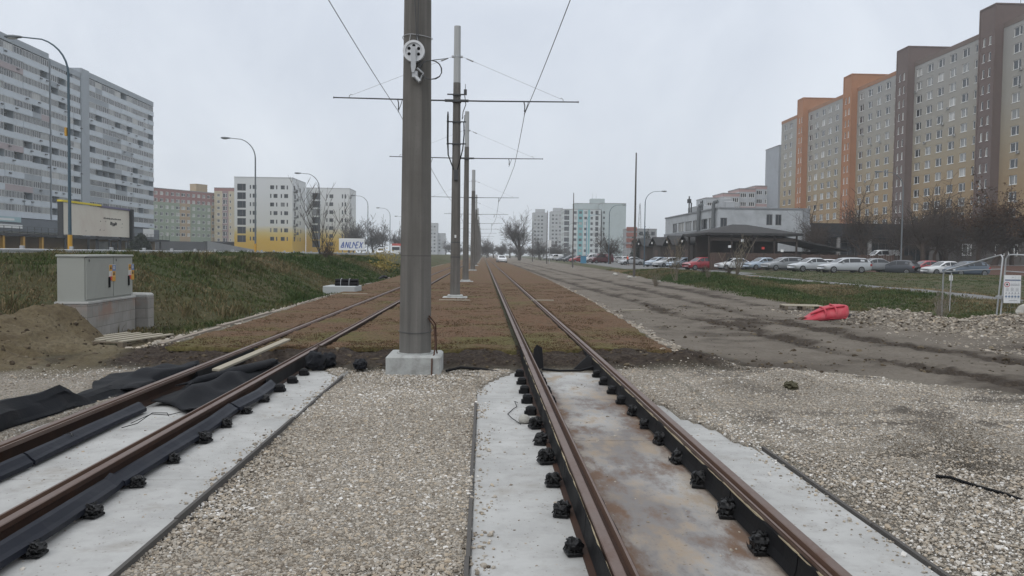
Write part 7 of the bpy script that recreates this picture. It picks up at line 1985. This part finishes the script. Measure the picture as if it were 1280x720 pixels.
    tyre = MB(); k = 18
    for a in range(k):
        a0, a1 = 2 * math.pi * a / k, 2 * math.pi * (a + 1) / k
        c0, s0, c1, s1 = math.cos(a0), math.sin(a0), math.cos(a1), math.sin(a1)
        for (ra, ya), (rb, yb_) in (((r_, -.1), (r_, .09)), ((r_, .09), (r_ * .9, .105)), ((r_ * .9, .105), (r_ * .62, .105)), ((r_, -.1), (r_ * .5, -.1))):
            tyre.quad((ra * c0, ya, ra * s0), (ra * c1, ya, ra * s1), (rb * c1, yb_, rb * s1), (rb * c0, yb_, rb * s0))
    rim = MB(); rim.disc((0, .085, 0), (0, 1, 0), r_ * .64, 18, 1)
    for q in range(7):
        a = 2 * math.pi * q / 7; rim.prism([(math.cos(a - .16) * r_ * .6, math.sin(a - .16) * r_ * .6), (math.cos(a + .16) * r_ * .6, math.sin(a + .16) * r_ * .6), (math.cos(a + .3) * .04, math.sin(a + .3) * .04), (math.cos(a - .3) * .04, math.sin(a - .3) * .04)], 'y', .09, .1, 0)
    rim.ring((0, .102, 0), (0, 1, 0), r_ * .54, r_ * .64, 18, 0)
    arch = MB()
    def half_light(x0, x1, z0, z1, mat, nm):
        res = []
        for s in (1, -1):
            mb = MB(); yy = w * .62
            mb.bbox(x0 - Lh, x1 - Lh, min(s * yy, s * w * .94), max(s * yy, s * w * .94), z0, z1, .02); res.append(mb.mesh(nm, mat))
        return res
    zt = st[1][2]
    hl = half_light(.02, .24, zt - .13, zt + .02, M_headl, 'headlight'); tl = half_light(D['L'] - .2, D['L'] - .005, st[-2][2] - .22, st[-2][2] - .02, M_taill, 'taillight')
    tr = MB(); tr.box(-Lh + .9 * D['wb'][0] + .3, D['wb'][1] - Lh - .42, -w * .985, w * .985, .17, .25)
    gr_ = MB(); gr_.bbox(-Lh + .005, -Lh + .1, -w * .6, w * .6, .3, .42, .02); npl = MB(); npl.bbox(Lh - .09, Lh - .004, -w * .3, w * .3, .5, .62, .01)
    mir = MB()
    for s in (1, -1): mir.bbox(st[4][0] - Lh - .28, st[4][0] - Lh - .12, min(s * w * .97, s * w * 1.12), max(s * w * .97, s * w * 1.12), st[3][2] + .02, st[3][2] + .16, .03)
    return dict(body=body, side=side, ws=ws, rw=rw, tyre=tyre.mesh('wheel', M_tyre), rim=rim.mesh('rim', [M_rim, M_black]), hl=hl, tl=tl, trim=[tr.mesh('sill', M_black), gr_.mesh('grille', M_black), npl.mesh('number_plate', M_white)], mir=mir, D=D, r=r_)
M_tyre = simple('tyre_rubber', (.02, .02, .02), .85); M_rim = simple('alloy_rim', (.36, .37, .38), .4, .6)
M_headl = simple('headlight_glass', (.5, .51, .52), .15); M_taill = simple('taillight_glass', (.28, .02, .02), .2)
CARS = {k: car_template(k) for k in ('sedan', 'hatch', 'wagon', 'suv', 'van')}
_bm = {}
def paint(name, c): return simple(name, c, .38, .15, .5)
def car(kind, x, y, rz, pm_, label, z=None, group='parked cars', name='parked_car', cat='car'):
    """rz 0: nose towards -X"""
    T = CARS[kind]; D = T['D']
    if kind not in _bm: _bm[kind] = (T['body'].mesh('body', M_white), T['mir'].mesh('mirror', M_white))
    t = thing(name, label, cat, (x, y, gz1(x, y) if z is None else z), rz, group)
    for me, nm in zip(_bm[kind], ('body', 'mirror')):
        o = link(bpy.data.objects.new(nm, me)); o.parent = t
        o.material_slots[0].link = 'OBJECT'; o.material_slots[0].material = pm_
    for me in T['side'] + [T['ws'], T['rw']] + T['trim'] + T['hl'] + T['tl']:
        o = link(bpy.data.objects.new(me.name.split('.')[0], me)); o.parent = t
    for xw in D['wb']:
        for s in (1, -1):
            o = link(bpy.data.objects.new('wheel', T['tyre'])); o.parent = t; o.location = (xw - D['L'] / 2, s * (D['w'] - .085), T['r']); o.rotation_euler = (0, 0, 0 if s > 0 else math.pi)
            q = link(bpy.data.objects.new('rim', T['rim'])); q.parent = o
    return t
P_ = {'white': paint('car_white', (.56, .57, .58)), 'silver': paint('car_silver', (.40, .42, .44)), 'grey': paint('car_grey', (.20, .21, .22)), 'dark': paint('car_dark', (.05, .055, .065)), 'blue': paint('car_blue_grey', (.075, .10, .13)), 'red': paint('car_red', (.27, .025, .035)), 'maroon': paint('car_maroon', (.09, .018, .025)), 'lblue': paint('car_light_blue', (.30, .36, .43)), 'orange': paint('car_orange', (.4, .1, .03))}
def cx(px, y): return (px - 604) / 1020 * y
row = [('hatch', 1220, 77, .12, 'blue', 'blue-grey hatchback parked behind the bent fence, last on the right'),
       ('sedan', 1191, 80.5, .1, 'white', 'white car with only its front showing between the dark red car and the blue-grey hatchback'),
       ('sedan', 1166, 85, .1, 'red', 'dark red car between the white car and the dark small car'),
       ('hatch', 1131, 82, -.9, 'dark', 'small dark blue-grey car seen at an angle, left of the dark red one'),
       ('sedan', 1098, 83, .05, 'grey', 'grey sedan right behind the silver wagon'),
       ('wagon', 1062, 77.5, .06, 'silver', 'bright silver estate car parked broadside, largest of the row'),
       ('sedan', 1019, 82, .16, 'silver', 'silver sedan in front of the estate car, nose hidden by grass'),
       ('wagon', 1031, 91, .1, 'white', 'white estate car in the second row above the silver sedan'),
       ('sedan', 1000, 95, .25, 'lblue', 'pale car in the second row, only its roof and glass showing'),
       ('wagon', 984, 88, .22, 'grey', 'dark silver estate car next to the light blue sedan'),
       ('sedan', 956, 93, .3, 'lblue', 'light blue-silver sedan left of the dark silver estate car'),
       ('sedan', 921, 96.5, .12, 'white', 'white sedan standing by the drive behind the wide bare shrub'),
       ('suv', 878, 101, .3, 'red', 'bright red crossover parked behind the bank'),
       ('wagon', 856, 113, .4, 'lblue', 'blue-grey car half hidden by the red crossover'),
       ('wagon', 837, 118, .45, 'silver', 'silver estate car behind the thin sapling'),
       ('hatch', 823, 122, .5, 'lblue', 'pale blue hatchback at the left end of the near row'),
       ('sedan', 790, 142, .15, 'silver', 'silver car behind the person in orange'),
       ('van', 752, 168, .35, 'maroon', 'dark maroon van parked before the teal-striped block'),
       ('van', 742, 178, .25, 'white', 'white van behind the maroon van'),
       ('suv', 818, 152, .9, 'dark', 'dark car close to the booths, behind the nearest right lamp'),
       ('suv', 808, 160, .7, 'red', 'red and white glimpsed car left of the dark one by the booths'),
       ('sedan', 770, 190, .5, 'white', 'white car between the maroon van and the silver car'),
       ('hatch', 779, 200, .6, 'white', 'small white car behind the thin mast, third row'),
       ('sedan', 762, 215, .5, 'silver', 'silver car far back beyond the white van'),
       ('hatch', 722, 195, .5, 'red', 'small red car left of the sky blue lamp'),
       ('suv', 713, 215, .4, 'dark', 'dark car left of the small red one'),
       ('sedan', 703, 240, .5, 'dark', 'dark sedan before the white block far left in the lot'),
       ('van', 694, 250, .6, 'white', 'white minivan at the far left end of the lot'),
       ('sedan', 686, 290, .5, 'grey', 'tiny grey car at the far end of the lot')]
for kind, px, y, rz, c, lab in row: car(kind, cx(px, y), y, rz, P_[c], lab)
car('van', 59.6, 120, .08, P_['white'], 'white van on the brown slope under the dark building', group='vehicles off the row')
car('hatch', 3.6, 160, R(90) * 1.0 + .1, P_['white'], 'white car driving towards the camera at the end of the dirt road', z=.05, group='vehicles off the row')
car('sedan', -23.8, 164, R(90), P_['silver'], 'silver car on the left road beside the white billboard', z=1.0, group='vehicles on the left road', name='moving_car')
car('van', -24.2, 195, R(90), P_['white'], 'white van on the left road', z=1.0, group='vehicles on the left road', name='moving_van', cat='van')
def truck():
    t = thing('truck', 'red box truck on the left road by the big pole', 'truck', (-22.6, 214, 1.0), 0, 'vehicles on the left road')
    mb = MB(); mb.bbox(-1.2, 1.2, .0, 7, .9, 3.2, .03); mb.build('box_body', simple('truck_red', (.36, .06, .05)), t)
    mb = MB(); mb.bbox(-1.1, 1.1, -1.9, -.08, .6, 2.6, .12); c = mb.build('cab', M_white, t)
    mb = MB(); mb.box(-.95, .95, -1.93, -1.905, 1.5, 2.3); mb.build('windscreen', M_carglass, c)
    for y in (-1.1, 5.4):
        for s in (-1, 1):
            mb = MB(); mb.tube([(s * .8, y, .48), (s * 1.12, y, .48)], .48, 16); mb.build('wheel', M_tyre, t)
truck()
t = thing('waste_bin', 'sky blue container beside the sky blue lamp at the edge of the lot', 'container', (18.6, 151, .1))
mb = MB(); mb.bbox(-.5, .5, -.5, .5, .12, 1.35, .05); mb.build('body', simple('bin_blue', (.06, .2, .32)), t)
mb = MB(); mb.bbox(-.54, .54, -.54, .54, 1.35, 1.5, .04); mb.build('lid', simple('bin_blue_lid', (.05, .15, .25)), t)

# ------------------------------------------------------------------ person in orange
def skin_body(name, verts, edges, radii, mat, parent=None, root=0, sub=2):
    me = bpy.data.meshes.new(name); me.from_pydata(verts, edges, [])
    o = link(bpy.data.objects.new(name, me))
    o.modifiers.new('skin', 'SKIN'); 
    if not me.skin_vertices: me.skin_vertices.new()
    for i, r_ in enumerate(radii): me.skin_vertices[0].data[i].radius = (r_, r_) if not isinstance(r_, tuple) else r_
    me.skin_vertices[0].data[root].use_root = True
    s = o.modifiers.new('sub', 'SUBSURF'); s.levels = sub; s.render_levels = sub
    dg = bpy.context.evaluated_depsgraph_get(); ev = o.evaluated_get(dg)
    m2 = bpy.data.meshes.new_from_object(ev); m2.name = name
    bpy.data.objects.remove(o); m2.materials.clear(); m2.materials.append(mat)
    for p in m2.polygons: p.use_smooth = True
    o = link(bpy.data.objects.new(name, m2)); o.parent = parent
    return o
def person():
    t = thing('person', 'person in an orange jacket and dark trousers walking past the silver car', 'person', (cx(785.5, 137), 137, .12), R(90))
    V = [(0, 0, .95), (0, 0, 1.15), (0, .0, 1.38), (0, .02, 1.48), (0, .03, 1.56), (0, .035, 1.66), (.17, 0, 1.40), (.23, -.05, 1.14), (.22, .06, .92), (.225, .09, .84), (-.17, 0, 1.40), (-.24, .06, 1.14), (-.22, .16, .94), (-.225, .19, .86), (.09, 0, .90), (.10, .10, .50), (.10, .02, .09), (.10, .15, .04), (-.09, 0, .90), (-.10, -.08, .50), (-.10, -.26, .12), (-.10, -.14, .04)]
    Ed = [(0, 1), (1, 2), (2, 3), (3, 4), (4, 5), (2, 6), (6, 7), (7, 8), (8, 9), (2, 10), (10, 11), (11, 12), (12, 13), (0, 14), (14, 15), (15, 16), (16, 17), (0, 18), (18, 19), (19, 20), (20, 21)]
    Rr = [.13, .135, .14, .06, .085, .075, .06, .048, .038, .035, .06, .048, .038, .035, .09, .06, .045, .04, .09, .06, .045, .04]
    skin_body('body', V, Ed, Rr, simple('skin', (.42, .27, .2)), t)
    J = [(0, 0, .84), (0, 0, 1.0), (0, 0, 1.15), (0, .0, 1.38), (0, .015, 1.46), (.18, 0, 1.40), (.235, -.05, 1.14), (.222, .055, .93), (-.18, 0, 1.40), (-.245, .06, 1.14), (-.222, .155, .95)]
    skin_body('jacket', J, [(0, 1), (1, 2), (2, 3), (3, 4), (3, 5), (5, 6), (6, 7), (3, 8), (8, 9), (9, 10)], [.155, .16, .165, .165, .085, .08, .065, .055, .08, .065, .055], simple('orange_jacket', (.62, .085, .03)), t, 1)
    Tz = [(0, 0, .92), (.09, 0, .86), (.10, .10, .50), (.10, .03, .14), (-.09, 0, .86), (-.10, -.08, .50), (-.10, -.25, .17)]
    skin_body('trousers', Tz, [(0, 1), (1, 2), (2, 3), (0, 4), (4, 5), (5, 6)], [.14, .105, .078, .065, .105, .078, .065], simple('dark_trousers', (.03, .032, .04)), t)
    mb = MB(); mb.blob((0, .02, 1.665), .088, .095, .085, 2, .05, 2, 1, 0, True, zmin=1.63); mb.build('hair', simple('dark_hair', (.03, .022, .016)), t)
    for s in (-1, 1):
        mb = MB(); mb.bbox(s * .10 - .05, s * .10 + .05, (.0 if s > 0 else -.28), (.25 if s > 0 else -.04), 0, .09, .03); mb.build('shoe', M_black, t)
person()

# ------------------------------------------------------------------ the air
m = bpy.data.materials.new('haze_air'); m.use_nodes = True; nt = m.node_tree; nt.nodes.clear()
o_ = nt.nodes.new('ShaderNodeOutputMaterial'); pv = nt.nodes.new('ShaderNodeVolumePrincipled')
pv.inputs['Color'].default_value = (.90, .94, .98, 1); pv.inputs['Density'].default_value = HAZE; pv.inputs['Anisotropy'].default_value = .0
L(nt, pv.outputs[0], o_.inputs['Volume'])
mb = MB(); mb.box(XS[0] - 5, XS[-1] + 5, YS[0] - 5, YS[-1] + 5, float(GZ.min()) - 1.0, 54)
tag(mb.build('haze', m), kind='stuff')
